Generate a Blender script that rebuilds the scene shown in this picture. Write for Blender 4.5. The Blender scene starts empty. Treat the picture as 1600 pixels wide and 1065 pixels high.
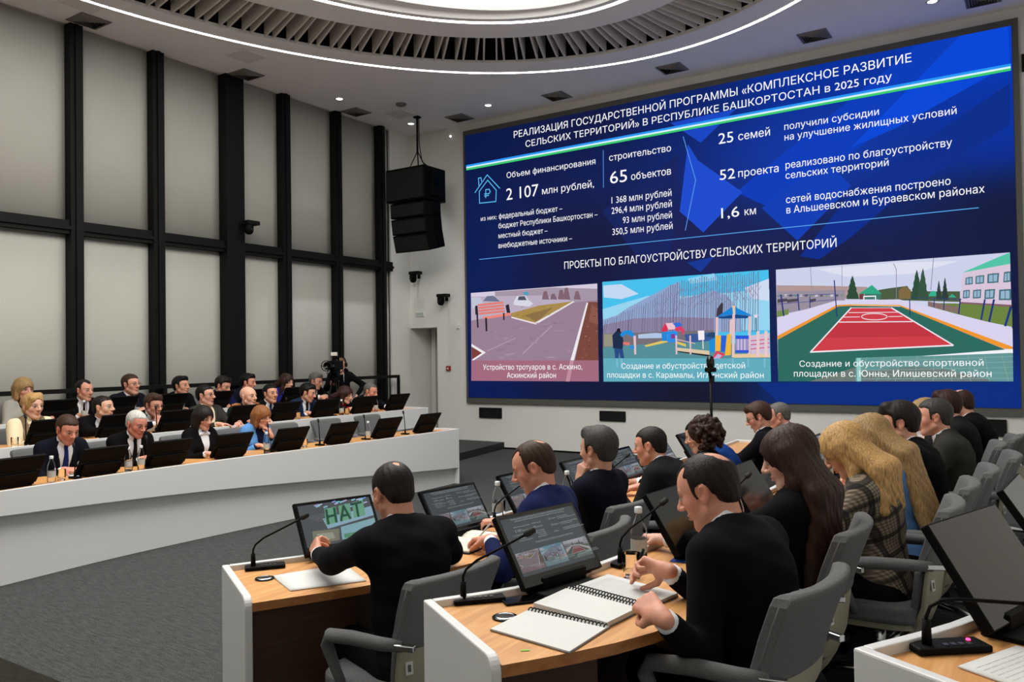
import bpy, bmesh, math, random
import numpy as np
from mathutils import Vector, Matrix

SC = bpy.context.scene
COL = SC.collection
PI = math.pi
rnd = random.Random(7)

# ------------------------------------------------------------------ camera
cam_d = bpy.data.cameras.new('camera')
cam = bpy.data.objects.new('camera', cam_d)
COL.objects.link(cam)
SC.camera = cam
cam_d.sensor_fit = 'HORIZONTAL'
cam_d.sensor_width = 36.0
cam_d.lens = 1265.0 / 1600.0 * 36.0
cam_d.clip_start = 0.05
cam_d.clip_end = 100
_yaw, _pit, _rol = math.radians(33.42), 0.01785, 0.01505
_f = Vector((-math.sin(_yaw) * math.cos(_pit), math.cos(_yaw) * math.cos(_pit), math.sin(_pit)))
_r = Vector((math.cos(_yaw), math.sin(_yaw), 0))
_u = _r.cross(_f)
_R = _r * math.cos(_rol) - _u * math.sin(_rol)
_U = _u * math.cos(_rol) + _r * math.sin(_rol)
cam.matrix_world = Matrix(((_R.x, _U.x, -_f.x, 0), (_R.y, _U.y, -_f.y, 0), (_R.z, _U.z, -_f.z, 1.65), (0, 0, 0, 1)))

# ------------------------------------------------------------------ view and world
SC.view_settings.view_transform = 'Standard'
SC.view_settings.look = 'None'
SC.view_settings.exposure = 0.0
SC.view_settings.gamma = 1.0
SC.view_settings.use_curve_mapping = False
w = bpy.data.worlds.new('world')
SC.world = w
w.use_nodes = True
w.node_tree.nodes['Background'].inputs[0].default_value = (0.5, 0.52, 0.55, 1)
w.node_tree.nodes['Background'].inputs[1].default_value = 0.03

# lamp strengths (the lamps themselves are built with the ceiling)
L_DISC = 6.7
L_RING = 13.0
L_SPOT = 22.0
SCREEN_GAIN = 1.0

# ------------------------------------------------------------------ helpers
def lin(c):
    c = c / 255.0
    return c / 12.92 if c <= 0.04045 else ((c + 0.055) / 1.055) ** 2.4

def rgb(r, g, b):
    return (lin(r), lin(g), lin(b), 1.0)

MATS = {}

def mat(name, col, rough=0.6, metal=0.0, noise=0.0, nscale=60.0, bump=0.0, bscale=300.0, emit=0.0, spec=0.5, trans=0.0, ior=1.45, attr=None, stretch=None, sheen=0.0):
    """A procedural principled material: base colour, optional colour noise, optional bump."""
    if name in MATS:
        return MATS[name]
    m = bpy.data.materials.new(name)
    MATS[name] = m
    m.use_nodes = True
    nt = m.node_tree
    N, Lk = nt.nodes, nt.links
    b = N['Principled BSDF']
    b.inputs['Base Color'].default_value = col
    b.inputs['Roughness'].default_value = rough
    b.inputs['Metallic'].default_value = metal
    b.inputs['Specular IOR Level'].default_value = spec
    b.inputs['IOR'].default_value = ior
    if sheen:
        b.inputs['Sheen Weight'].default_value = sheen
    if trans:
        b.inputs['Transmission Weight'].default_value = trans
    tc = N.new('ShaderNodeTexCoord')
    src = tc.outputs['Object']
    if stretch:
        mp = N.new('ShaderNodeMapping')
        mp.inputs['Scale'].default_value = stretch
        Lk.new(src, mp.inputs['Vector'])
        src = mp.outputs['Vector']
    if attr:
        at = N.new('ShaderNodeAttribute')
        at.attribute_name = attr
        Lk.new(at.outputs['Color'], b.inputs['Base Color'])
    if noise:
        nz = N.new('ShaderNodeTexNoise')
        nz.inputs['Scale'].default_value = nscale
        nz.inputs['Detail'].default_value = 5
        Lk.new(src, nz.inputs['Vector'])
        rp = N.new('ShaderNodeValToRGB')
        rp.color_ramp.elements[0].position = 0.3
        rp.color_ramp.elements[1].position = 0.7
        rp.color_ramp.elements[0].color = tuple(c * (1 - noise) for c in col[:3]) + (1,)
        rp.color_ramp.elements[1].color = tuple(min(1, c * (1 + noise)) for c in col[:3]) + (1,)
        Lk.new(nz.outputs['Fac'], rp.inputs['Fac'])
        Lk.new(rp.outputs['Color'], b.inputs['Base Color'])
    if bump:
        nb = N.new('ShaderNodeTexNoise')
        nb.inputs['Scale'].default_value = bscale
        nb.inputs['Detail'].default_value = 3
        Lk.new(src, nb.inputs['Vector'])
        bp = N.new('ShaderNodeBump')
        bp.inputs['Strength'].default_value = bump
        bp.inputs['Distance'].default_value = 0.004
        Lk.new(nb.outputs['Fac'], bp.inputs['Height'])
        Lk.new(bp.outputs['Normal'], b.inputs['Normal'])
    if emit:
        b.inputs['Emission Color'].default_value = col
        b.inputs['Emission Strength'].default_value = emit
    return m

def emat(name, col, strength):
    """A lamp or screen surface."""
    if name in MATS:
        return MATS[name]
    m = bpy.data.materials.new(name)
    MATS[name] = m
    m.use_nodes = True
    nt = m.node_tree
    nt.nodes.clear()
    o = nt.nodes.new('ShaderNodeOutputMaterial')
    e = nt.nodes.new('ShaderNodeEmission')
    e.inputs[0].default_value = col
    e.inputs[1].default_value = strength
    nt.links.new(e.outputs[0], o.inputs[0])
    return m

def emat_attr(name, strength, gloss=None):
    """A lit display: the picture is the colour attribute of its mesh; GLOSS adds the glass in front."""
    m = bpy.data.materials.new(name)
    MATS[name] = m
    m.use_nodes = True
    nt = m.node_tree
    b = nt.nodes['Principled BSDF']
    b.inputs['Base Color'].default_value = (0.004, 0.004, 0.005, 1)
    b.inputs['Roughness'].default_value = 0.5 if gloss is None else gloss
    if gloss is None:
        b.inputs['Specular IOR Level'].default_value = 0.0
    a = nt.nodes.new('ShaderNodeAttribute')
    a.attribute_name = 'Col'
    nt.links.new(a.outputs['Color'], b.inputs['Emission Color'])
    b.inputs['Emission Strength'].default_value = strength
    return m

def link(name, me, parent=None):
    o = bpy.data.objects.new(name, me)
    COL.objects.link(o)
    if parent is not None:
        o.parent = parent
    return o

def props(o, label=None, cat=None, group=None, kind=None):
    if label:
        o['label'] = label
    if cat:
        o['category'] = cat
    if group:
        o['group'] = group
    if kind:
        o['kind'] = kind
    return o

def thing(name, label, cat, loc=(0, 0, 0), rz=0.0, group=None):
    o = bpy.data.objects.new(name, None)
    COL.objects.link(o)
    o.empty_display_size = 0.1
    o.location = loc
    o.rotation_euler = (0, 0, rz)
    return props(o, label, cat, group)

def children_of(o):
    return [c for c in bpy.data.objects if c.parent == o]

def dup(root, loc, rz, label, group=None):
    """A copy of a thing with copies of its parts and sub-parts."""
    r = root.copy()
    COL.objects.link(r)
    r.location = loc
    r.rotation_euler = (0, 0, rz)
    r['label'] = label
    if group:
        r['group'] = group
    for ch in KIDS[root.name]:
        c = ch.copy()
        COL.objects.link(c)
        c.parent = r
        for g in KIDS.get(ch.name, []):
            d = g.copy()
            COL.objects.link(d)
            d.parent = c
    return r

KIDS = {}

def remember(root):
    KIDS[root.name] = [o for o in COL.objects if o.parent == root]
    for c in KIDS[root.name]:
        KIDS[c.name] = [o for o in COL.objects if o.parent == c]

class MB:
    """Collects shapes and links them as ONE mesh object."""
    def __init__(s):
        s.bm = bmesh.new()

    def box(s, x0, x1, y0, y1, z0, z1, mi=0, M=None):
        vs = [s.bm.verts.new((x, y, z)) for x in (x0, x1) for y in (y0, y1) for z in (z0, z1)]
        for f in ((0, 1, 3, 2), (4, 6, 7, 5), (0, 4, 5, 1), (2, 3, 7, 6), (0, 2, 6, 4), (1, 5, 7, 3)):
            fc = s.bm.faces.new([vs[i] for i in f])
            fc.material_index = mi
        if M is not None:
            bmesh.ops.transform(s.bm, matrix=M, verts=vs)
        return s

    def cyl(s, a, b, ra, rb=None, n=16, mi=0, caps=True):
        a, b = Vector(a), Vector(b)
        rb = ra if rb is None else rb
        d = (b - a).normalized()
        u = d.orthogonal().normalized()
        v = d.cross(u)
        A, B = [], []
        for i in range(n):
            t = 2 * PI * i / n
            e = u * math.cos(t) + v * math.sin(t)
            A.append(s.bm.verts.new(a + e * ra))
            B.append(s.bm.verts.new(b + e * rb))
        for i in range(n):
            f = s.bm.faces.new((A[i], A[(i + 1) % n], B[(i + 1) % n], B[i]))
            f.material_index = mi
            f.smooth = True
        if caps:
            s.bm.faces.new(A[::-1]).material_index = mi
            s.bm.faces.new(B).material_index = mi
        return s

    def tube(s, pts, r, n=10, mi=0):
        pts = [Vector(p) for p in pts]
        rs = r if isinstance(r, (list, tuple)) else [r] * len(pts)
        rings = []
        u = None
        for i, p in enumerate(pts):
            d = (pts[min(i + 1, len(pts) - 1)] - pts[max(i - 1, 0)]).normalized()
            if u is None:
                u = d.orthogonal().normalized()
            else:
                u = (u - d * u.dot(d)).normalized()
            v = d.cross(u)
            rings.append([s.bm.verts.new(p + (u * math.cos(2 * PI * k / n) + v * math.sin(2 * PI * k / n)) * rs[i]) for k in range(n)])
        for a, b in zip(rings, rings[1:]):
            for k in range(n):
                f = s.bm.faces.new((a[k], a[(k + 1) % n], b[(k + 1) % n], b[k]))
                f.smooth = True
                f.material_index = mi
        s.bm.faces.new(rings[0][::-1]).material_index = mi
        s.bm.faces.new(rings[-1]).material_index = mi
        return s

    def lathe(s, prof, c=(0, 0, 0), n=24, mi=0):
        c = Vector(c)
        rings = []
        for r, z in prof:
            if r <= 1e-6:
                rings.append([s.bm.verts.new(c + Vector((0, 0, z)))])
            else:
                rings.append([s.bm.verts.new(c + Vector((r * math.cos(2 * PI * k / n), r * math.sin(2 * PI * k / n), z))) for k in range(n)])
        for a, b in zip(rings, rings[1:]):
            for k in range(n):
                k2 = (k + 1) % n
                if len(a) == 1 and len(b) == 1:
                    continue
                if len(a) == 1:
                    q = (a[0], b[k2], b[k])
                elif len(b) == 1:
                    q = (a[k], a[k2], b[0])
                else:
                    q = (a[k], a[k2], b[k2], b[k])
                f = s.bm.faces.new(q)
                f.smooth = True
                f.material_index = mi
        return s

    def prism(s, poly, z0, z1, mi=0, M=None):
        """Extrude an (x, y) outline between two heights."""
        A = [s.bm.verts.new((x, y, z0)) for x, y in poly]
        B = [s.bm.verts.new((x, y, z1)) for x, y in poly]
        n = len(poly)
        s.bm.faces.new(A[::-1]).material_index = mi
        s.bm.faces.new(B).material_index = mi
        for i in range(n):
            s.bm.faces.new((A[i], A[(i + 1) % n], B[(i + 1) % n], B[i])).material_index = mi
        if M is not None:
            bmesh.ops.transform(s.bm, matrix=M, verts=A + B)
        return s

    def grid(s, P, thick=None, mi=0, smooth=True):
        """A surface through a grid of points P[i][j]; THICK: a second grid, closed into a solid."""
        def lay(G):
            return [[s.bm.verts.new(p) for p in row] for row in G]
        a = lay(P)
        n, m = len(P), len(P[0])
        def q(V, flip):
            for i in range(n - 1):
                for j in range(m - 1):
                    l = [V[i][j], V[i + 1][j], V[i + 1][j + 1], V[i][j + 1]]
                    f = s.bm.faces.new(l[::-1] if flip else l)
                    f.smooth = smooth
                    f.material_index = mi
        q(a, False)
        if thick is not None:
            b = lay(thick)
            q(b, True)
            bd = [(0, j) for j in range(m)] + [(i, m - 1) for i in range(1, n)] + [(n - 1, j) for j in range(m - 2, -1, -1)] + [(i, 0) for i in range(n - 2, 0, -1)]
            for k in range(len(bd)):
                i, j = bd[k]
                i2, j2 = bd[(k + 1) % len(bd)]
                f = s.bm.faces.new((a[i][j], a[i2][j2], b[i2][j2], b[i][j]))
                f.material_index = mi
        return s

    def build(s, name, mats, parent=None, bevel=0.0, seg=2, loc=None, subsurf=0, normals=True):
        if normals:
            bmesh.ops.recalc_face_normals(s.bm, faces=s.bm.faces)
        me = bpy.data.meshes.new(name)
        s.bm.to_mesh(me)
        s.bm.free()
        for m in (mats if isinstance(mats, (list, tuple)) else [mats]):
            me.materials.append(m)
        o = link(name, me, parent)
        if loc is not None:
            o.location = loc
        if bevel:
            md = o.modifiers.new('bevel', 'BEVEL')
            md.width = bevel
            md.segments = seg
            md.limit_method = 'ANGLE'
            md.angle_limit = math.radians(40)
        if subsurf:
            md = o.modifiers.new('sub', 'SUBSURF')
            md.levels = md.render_levels = subsurf
        return o

def sweep(mb, pts, d0, d1, z0, z1, mi=0):
    """A rectangular section [d0,d1] x [z0,z1] carried along a plan polyline; d is measured to the right of travel."""
    n = len(pts)
    def val(v, i):
        return v[i] if isinstance(v, (list, tuple)) else v
    G = []
    for i in range(n):
        a, b = Vector(pts[max(i - 1, 0)]), Vector(pts[min(i + 1, n - 1)])
        t = (b - a).normalized()
        nn = Vector((t.y, -t.x))
        p = Vector(pts[i])
        q0, q1 = p + nn * d0, p + nn * d1
        G.append([mb.bm.verts.new((q.x, q.y, z)) for q, z in ((q0, val(z0, i)), (q1, val(z0, i)), (q1, val(z1, i)), (q0, val(z1, i)))])
    for a, b in zip(G, G[1:]):
        for k in range(4):
            f = mb.bm.faces.new((a[k], a[(k + 1) % 4], b[(k + 1) % 4], b[k]))
            f.material_index = mi
    mb.bm.faces.new(G[0]).material_index = mi
    mb.bm.faces.new(G[-1][::-1]).material_index = mi

def spline(pts, n):
    """Catmull-Rom through plan points."""
    P = [Vector(p) for p in pts]
    out = []
    for i in range(len(P) - 1):
        p0, p1, p2, p3 = P[max(i - 1, 0)], P[i], P[i + 1], P[min(i + 2, len(P) - 1)]
        for k in range(n):
            t = k / n
            out.append(0.5 * ((2 * p1) + (p2 - p0) * t + (2 * p0 - 5 * p1 + 4 * p2 - p3) * t * t + (3 * p1 - p0 - 3 * p2 + p3) * t ** 3))
    out.append(P[-1])
    return out

def frame_at(poly, s):
    """Point and tangent at arc length s along a plan polyline."""
    for a, b in zip(poly, poly[1:]):
        L = (b - a).length
        if s <= L:
            return a + (b - a) * (s / L), (b - a).normalized()
        s -= L
    return poly[-1], (poly[-1] - poly[-2]).normalized()

# ------------------------------------------------------------------ palette
M_white = mat('white_laminate', rgb(212, 212, 211), 0.38)
M_wall = mat('painted_wall', rgb(220, 219, 213), 0.75, noise=0.02, nscale=3, bump=0.05, bscale=150)
M_ceil = mat('painted_ceiling', rgb(243, 242, 243), 0.8, noise=0.015, nscale=2)
M_black = mat('black_metal', rgb(9, 9, 8), 0.6, spec=.25)
M_void = mat('black_void', rgb(4, 4, 4), 0.9)
M_blind = mat('roller_blind_cloth', rgb(178, 177, 167), 0.8, noise=0.03, nscale=1.2, bump=0.1, bscale=500)
M_blk_plastic = mat('black_plastic', rgb(6, 6, 6), 0.6, spec=.12, bump=0.04, bscale=900)
M_blk_gloss = mat('black_gloss', rgb(5, 5, 6), 0.12)
M_chrome = mat('chrome', rgb(210, 210, 212), 0.18, 1.0)
M_grey_metal = mat('grey_metal', rgb(90, 90, 92), 0.35, 0.8)
M_darkwood = mat('dark_brown_board', rgb(62, 36, 20), 0.5, noise=0.25, nscale=6, stretch=(1, 1, 12))
M_paper = mat('paper', rgb(205, 205, 202), 0.8)
M_ink = mat('ink', rgb(90, 90, 96), 0.9)
M_shoe = mat('shoe_leather', rgb(10, 9, 9), 0.3)

# ------------------------------------------------------------------ room shell
WX, EX, NY, SY, H = -10.2, 1.3, 11.9, -3.4, 5.9

def carpet(name, c0, c1, ang):
    m = bpy.data.materials.new(name)
    m.use_nodes = True
    nt = m.node_tree
    N, Lk = nt.nodes, nt.links
    b = N['Principled BSDF']
    b.inputs['Roughness'].default_value = 0.95
    b.inputs['Specular IOR Level'].default_value = 0.1
    tc = N.new('ShaderNodeTexCoord')
    mp = N.new('ShaderNodeMapping')
    mp.inputs['Rotation'].default_value = (0, 0, ang)
    mp.inputs['Scale'].default_value = (9, 70, 30)
    Lk.new(tc.outputs['Object'], mp.inputs['Vector'])
    n1 = N.new('ShaderNodeTexNoise')
    n1.inputs['Scale'].default_value = 1.0
    n1.inputs['Detail'].default_value = 6
    n1.inputs['Roughness'].default_value = 0.7
    Lk.new(mp.outputs['Vector'], n1.inputs['Vector'])
    n2 = N.new('ShaderNodeTexNoise')
    n2.inputs['Scale'].default_value = 130
    n2.inputs['Detail'].default_value = 2
    Lk.new(tc.outputs['Object'], n2.inputs['Vector'])
    ad = N.new('ShaderNodeMath')
    ad.operation = 'ADD'
    Lk.new(n1.outputs['Fac'], ad.inputs[0])
    Lk.new(n2.outputs['Fac'], ad.inputs[1])
    rp = N.new('ShaderNodeValToRGB')
    rp.color_ramp.elements[0].position = 0.36
    rp.color_ramp.elements[1].position = 0.62
    rp.color_ramp.elements[0].color = c0
    rp.color_ramp.elements[1].color = c1
    hf = N.new('ShaderNodeMath')
    hf.operation = 'MULTIPLY'
    hf.inputs[1].default_value = 0.5
    Lk.new(ad.outputs[0], hf.inputs[0])
    Lk.new(hf.outputs[0], rp.inputs['Fac'])
    Lk.new(rp.outputs['Color'], b.inputs['Base Color'])
    bp = N.new('ShaderNodeBump')
    bp.inputs['Strength'].default_value = 0.5
    bp.inputs['Distance'].default_value = 0.004
    Lk.new(n2.outputs['Fac'], bp.inputs['Height'])
    Lk.new(bp.outputs['Normal'], b.inputs['Normal'])
    return m

M_carpet = carpet('grey_carpet', rgb(38, 39, 39), rgb(80, 81, 81), 0.5)
M_carpet_dark = carpet('dark_carpet', rgb(26, 25, 21), rgb(46, 44, 38), 0.5)

def wood(name, c0, c1, c2):
    m = bpy.data.materials.new(name)
    m.use_nodes = True
    nt = m.node_tree
    N, Lk = nt.nodes, nt.links
    b = N['Principled BSDF']
    b.inputs['Roughness'].default_value = 0.42
    tc = N.new('ShaderNodeTexCoord')
    mp = N.new('ShaderNodeMapping')
    mp.inputs['Scale'].default_value = (14, 1.2, 14)
    Lk.new(tc.outputs['Object'], mp.inputs['Vector'])
    n1 = N.new('ShaderNodeTexNoise')
    n1.inputs['Scale'].default_value = 3.0
    n1.inputs['Detail'].default_value = 8
    n1.inputs['Distortion'].default_value = 0.6
    Lk.new(mp.outputs['Vector'], n1.inputs['Vector'])
    rp = N.new('ShaderNodeValToRGB')
    e = rp.color_ramp.elements
    e[0].position, e[0].color = 0.3, c0
    e[1].position, e[1].color = 0.7, c2
    x = e.new(0.5)
    x.color = c1
    Lk.new(n1.outputs['Fac'], rp.inputs['Fac'])
    Lk.new(rp.outputs['Color'], b.inputs['Base Color'])
    return m

M_oak = wood('oak_veneer', rgb(186, 128, 72), rgb(202, 145, 86), rgb(214, 160, 100))
M_oak_edge = wood('oak_edge', rgb(150, 92, 44), rgb(166, 106, 54), rgb(178, 118, 64))

def struct(name, mb, m, parent=None, **k):
    o = mb.build(name, m, parent, **k)
    if parent is None:
        o['kind'] = 'structure'
    return o

mb = MB().box(WX - .3, EX, 2.22, NY + .9, -.1, 0)
struct('floor', mb, M_carpet)
mb = MB().box(WX - .3, EX, SY, 2.22, -.1, 0)
struct('floor_aisle', mb, M_carpet_dark)

# seating tiers, each one carpeted with a dark riser
def tier(name, poly, z0, z1):
    mb = MB()
    mb.prism(poly, z0, z1)
    o = struct(name, mb, [M_carpet, M_blk_riser])
    for p in o.data.polygons:
        p.material_index = 0 if abs(p.normal.z) > .5 else 1
    return o

M_blk_riser = mat('dark_riser', rgb(24, 23, 21), 0.7)
tier('floor_tier_west', [(WX, 2.3), (-7.74, 2.3), (-7.74, 9.96), (-8.05, NY), (WX, NY)], 0.001, 0.12)
tier('floor_tier_west_upper', [(WX, 2.6), (-8.88, 2.6), (-8.88, 9.1), (WX, 9.1)], 0.12, 0.25)
rB = [(-1.63, 1.98), (-1.45, 2.36), (-1.37, 2.8), (-1.33, 3.4), (-1.31, 4.0), (-1.3, 5.0), (-1.31, 6.2), (-1.36, 8.3)]
rC = [(-.31, 1.84), (-.13, 2.25), (-.03, 2.7), (.02, 3.3), (.04, 4.0), (.05, 5.0), (.03, 6.5)]
tier('floor_tier_east', rB + [(EX, 8.3), (EX, SY), (-1.9, SY)], 0.001, 0.12)
tier('floor_tier_east_upper', rC + [(EX, 6.5), (EX, SY), (-.7, SY)], 0.12, 0.25)

# north wall with the door recess
mb = MB()
mb.box(-9.53, EX, NY, NY + .15, 0, H)
mb.box(WX, -9.53, NY, NY + .15, 2.2, H)
mb.box(WX - .3, WX, NY, NY + .9, 0, H)
mb.box(WX, EX, NY + .7, NY + .8, 0, H)
mb.box(-9.53, -9.45, NY + .15, NY + .7, 0, H)
mb.box(WX, -9.53, NY + .15, NY + .7, 2.2, 2.3)
struct('wall_north', mb, M_wall)
mb = MB().box(WX + .02, -9.53, NY + .62, NY + .7, 0, 2.2)
struct('trim_1', mb, M_wall)
dr = struct('door_1', MB().box(-10.02, -9.56, NY + .585, NY + .62, 0.02, 2.14), mat('door_leaf', rgb(186, 185, 178), 0.5), bevel=.004)
mb = MB().box(-10.12, -10.04, NY + .57, NY + .62, 0, 2.18)
mb.box(-10.04, -9.54, NY + .57, NY + .62, 2.15, 2.2)
mb.build('door_frame', mat('door_frame', rgb(205, 204, 198), 0.5), dr)
MB().tube([(-9.62, NY + .585, 1.05), (-9.62, NY + .54, 1.05), (-9.73, NY + .54, 1.05)], .009).build('door_handle', M_chrome, dr)
mb = MB().box(-9.64, -9.57, NY + .56, NY + .585, 2.02, 2.12).tube([(-9.6, NY + .55, 2.07), (-9.75, NY + .52, 2.11), (-9.85, NY + .56, 2.14)], .008)
mb.build('door_closer', M_grey_metal, dr)
mb = MB().box(-9.45, EX, NY - .012, NY, 0.0, 0.03)
struct('baseboard_north', mb, M_black)

# east and south walls
struct('wall_east', MB().box(EX, EX + .15, SY, NY + .15, 0, H), M_wall)
struct('wall_south', MB().box(WX, EX, SY - .15, SY, 0, H), M_wall)

# west wall: a curtain wall of tall bays with roller blinds behind black mullions
mull = [(-.35, .15), (.8, .15), (1.95, .15), (3.1, .15), (4.28, .16), (5.46, .16), (6.585, .17), (7.81, .32), (8.825, .17), (9.975, .15), (11.08, .14)]
mb = MB().box(WX - .3, WX + .02, SY, -.35, 0, H).box(WX - .3, WX, SY, 11.36, H, H + .1)
mb.box(WX - .3, WX - .02, 11.36, NY, 0, H)
mb.box(WX - .06, WX + .02, 11.36, NY, 0, H)
struct('wall_west', mb, M_wall)
for i in range(len(mull)):
    y, wd = mull[i]
    y1 = mull[i + 1][0] if i + 1 < len(mull) else 11.36
    w1 = mull[i + 1][1] if i + 1 < len(mull) else 0.0
    mb = MB().box(WX - .1, WX + (.10 if wd < .3 else .14), y - wd / 2, y + wd / 2, 0, H)
    if wd < .3:
        mb.box(WX + .10, WX + .125, y - .025, y + .02, 0, H)
    mb.box(WX - .1, WX + .07, y + wd / 2, y1 - w1 / 2, 3.25, 3.42)
    mb.box(WX - .1, WX + .10, y + wd / 2, y1 - w1 / 2, 3.30, 3.34)
    mb.box(WX - .1, WX + .04, y + wd / 2, y1 - w1 / 2, 0.0, 0.32)
    o = mb.build('window_%d' % (i + 1), M_black)
    o['kind'] = 'structure'
    for (za, zb) in ((0.32, 3.25), (3.42, H)):
        def strip(dx):
            n = 8
            return [[(WX - .04 + dx, y + wd / 2 + (y1 - w1 / 2 - y - wd / 2) * k / n, z) for k in range(n + 1)] for z in (za, (za + zb) / 2, zb)]
        MB().grid(strip(0), strip(-.01)).build('roller_blind', M_blind, o)

rl = thing('guard_rail', 'long black guard rail in front of the window blinds', 'railing', (WX + .2, 2.5, 0.25))
MB().box(-.02, .02, 0, 8.85, 1.02, 1.075).build('handrail', M_black, rl, bevel=.004)
for y in (.6, 1.78, 2.96, 4.085, 5.31, 6.325, 7.475, 8.5, 8.83):
    z0 = .001 if y < 6.6 else -.129
    MB().box(-.02, .02, y - .025, y + .02, z0, 1.02).build('post', M_black, rl)

# ------------------------------------------------------------------ ceiling with the oval light
CX, CY = -4.57, 4.25
E_LED, E_OUT, E_IN, E_LED2, E_DISC = (4.81, 6.50), (4.52, 6.08), (3.55, 5.15), (3.01, 4.64), (2.60, 4.35)

def el(e, t, z, k=0.0):
    return (CX + (e[0] + k) * math.cos(t), CY + (e[1] + k) * math.sin(t), z)

def ring(mb, rows, n=160, mi=0, a0=0.0, a1=2 * PI):
    """Bridges (ellipse, offset, z) loops into one surface."""
    R = [[mb.bm.verts.new(el(e, a0 + (a1 - a0) * i / n, z, k)) for i in range(n)] for e, k, z in rows]
    for a, b in zip(R, R[1:]):
        for i in range(n):
            f = mb.bm.faces.new((a[i], a[(i + 1) % n], b[(i + 1) % n], b[i]))
            f.smooth = False
            f.material_index = mi

mb = MB()
n = 160
inner = [mb.bm.verts.new(el(E_OUT, 2 * PI * i / n, H)) for i in range(n)]
lip = [mb.bm.verts.new(el(E_OUT, 2 * PI * i / n, H + .05)) for i in range(n)]
outer = []
for i in range(n):
    t = 2 * PI * i / n
    c, s = math.cos(t), math.sin(t)
    x0, x1, y0, y1 = WX - .02 - CX, EX - CX, SY - CY, NY + .02 - CY
    k = min((x1 / c if c > 1e-9 else x0 / c if c < -1e-9 else 1e9), (y1 / s if s > 1e-9 else y0 / s if s < -1e-9 else 1e9))
    outer.append(mb.bm.verts.new((CX + k * c, CY + k * s, H)))
corners = {}
for sx in (WX - .02, EX):
    for sy in (SY, NY + .02):
        t = math.atan2(sy - CY, sx - CX) % (2 * PI)
        corners[int(t / (2 * PI) * n)] = mb.bm.verts.new((sx, sy, H))
for i in range(n):
    j = (i + 1) % n
    if i in corners:
        mb.bm.faces.new((inner[i], inner[j], outer[j], corners[i], outer[i]))
    else:
        mb.bm.faces.new((inner[i], inner[j], outer[j], outer[i]))
    mb.bm.faces.new((inner[i], inner[j], lip[j], lip[i]))
o = mb.build('ceiling', M_ceil)
o['kind'] = 'structure'
for p in o.data.polygons:
    pass
mb = MB().box(WX - .3, EX + .1, SY, NY + .8, H + .75, H + .85)
ring(mb, [(E_OUT, 0.05, H + .05), (E_OUT, 0.05, H + .75)])
struct('ceiling_void', mb, M_void)

# the inner island of the ceiling
isl = thing('oval_ceiling_island', 'grey oval ceiling island with a glowing oval panel at its centre', 'ceiling light', (0, 0, 0))
mb = MB()
ring(mb, [(E_IN, 0, H + .75), (E_IN, 0, H + .02), (E_IN, -.02, H), (E_LED2, .035, H), (E_LED2, .035, H + .02), (E_LED2, -.035, H + .02), (E_LED2, -.035, H), (E_LED2, -.12, H), (E_LED2, -.17, H + .05), (E_DISC, .05, H + .05), (E_DISC, 0, H + .1)])
mb.build('fascia', M_ceil, isl)
mb = MB()
nn = 96
vs = [mb.bm.verts.new(el(E_DISC, 2 * PI * i / nn, H + .09, .02)) for i in range(nn)]
mb.bm.faces.new(vs[::-1])
M_disc = emat('luminous_panel', (1.0, .985, .93, 1), L_DISC)
mb.build('luminous_panel', M_disc, isl, normals=False)
M_led = emat('led_strip', (1.0, .99, .97, 1), L_RING)
mb = MB()
ring(mb, [(E_LED2, .034, H + .012), (E_LED2, -.034, H + .012)])
mb.build('led_strip', M_led, isl)
led = thing('oval_light_strip', 'thin white light strip tracing the outer oval of the ceiling', 'light strip', (0, 0, 0))
mb = MB()
ring(mb, [(E_LED, .028, H - .004), (E_LED, -.028, H - .004)])
mb.build('diffuser', M_led, led)
mb = MB()
ring(mb, [(E_LED, .04, H - .001), (E_LED, .04, H - .007), (E_LED, .029, H - .007), (E_LED, .029, H - .001)])
ring(mb, [(E_LED, -.04, H - .001), (E_LED, -.04, H - .007), (E_LED, -.029, H - .007), (E_LED, -.029, H - .001)])
mb.build('channel', M_ceil, led)

# paired baffles standing between island and ceiling
baf = thing('baffle_ring', 'ring of paired grey baffles around the oval ceiling island', 'ceiling baffles', (0, 0, 0))
M_baf = mat('grey_baffle', rgb(212, 207, 198), 0.7)
# equal steps along the oval
ts = np.linspace(0, 2 * PI, 4001)
px, py = E_OUT[0] * np.cos(ts), E_OUT[1] * np.sin(ts)
arc = np.concatenate([[0], np.cumsum(np.hypot(np.diff(px), np.diff(py)))])
npair = 112
for k in range(npair):
    t = float(np.interp(arc[-1] * k / npair, arc, ts))
    if not (math.radians(2) < t < math.radians(196)):
        continue
    P = Vector((CX + (E_OUT[0] - .01) * math.cos(t), CY + (E_OUT[1] - .01) * math.sin(t)))
    nrm = Vector((math.cos(t) / E_OUT[0], math.sin(t) / E_OUT[1])).normalized()
    tg = Vector((-nrm.y, nrm.x))
    mb = MB()
    for sgn in (-1, 1):
        a = P + tg * (.055 * sgn) - nrm * .02
        b = P + tg * (.035 * sgn) - nrm * 1.0
        e = tg * .012
        q = [a - e, a + e, b + e, b - e]
        mb.prism([(v.x, v.y) for v in q], H + .01, H + .33)
    q = [P + tg * .05 - nrm * .3, P - tg * .05 - nrm * .3, P - tg * .03 - nrm * 1.0, P + tg * .03 - nrm * 1.0]
    mb.prism([(v.x, v.y) for v in q], H + .28, H + .32)
    mb.build('baffle', M_baf, baf)

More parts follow.
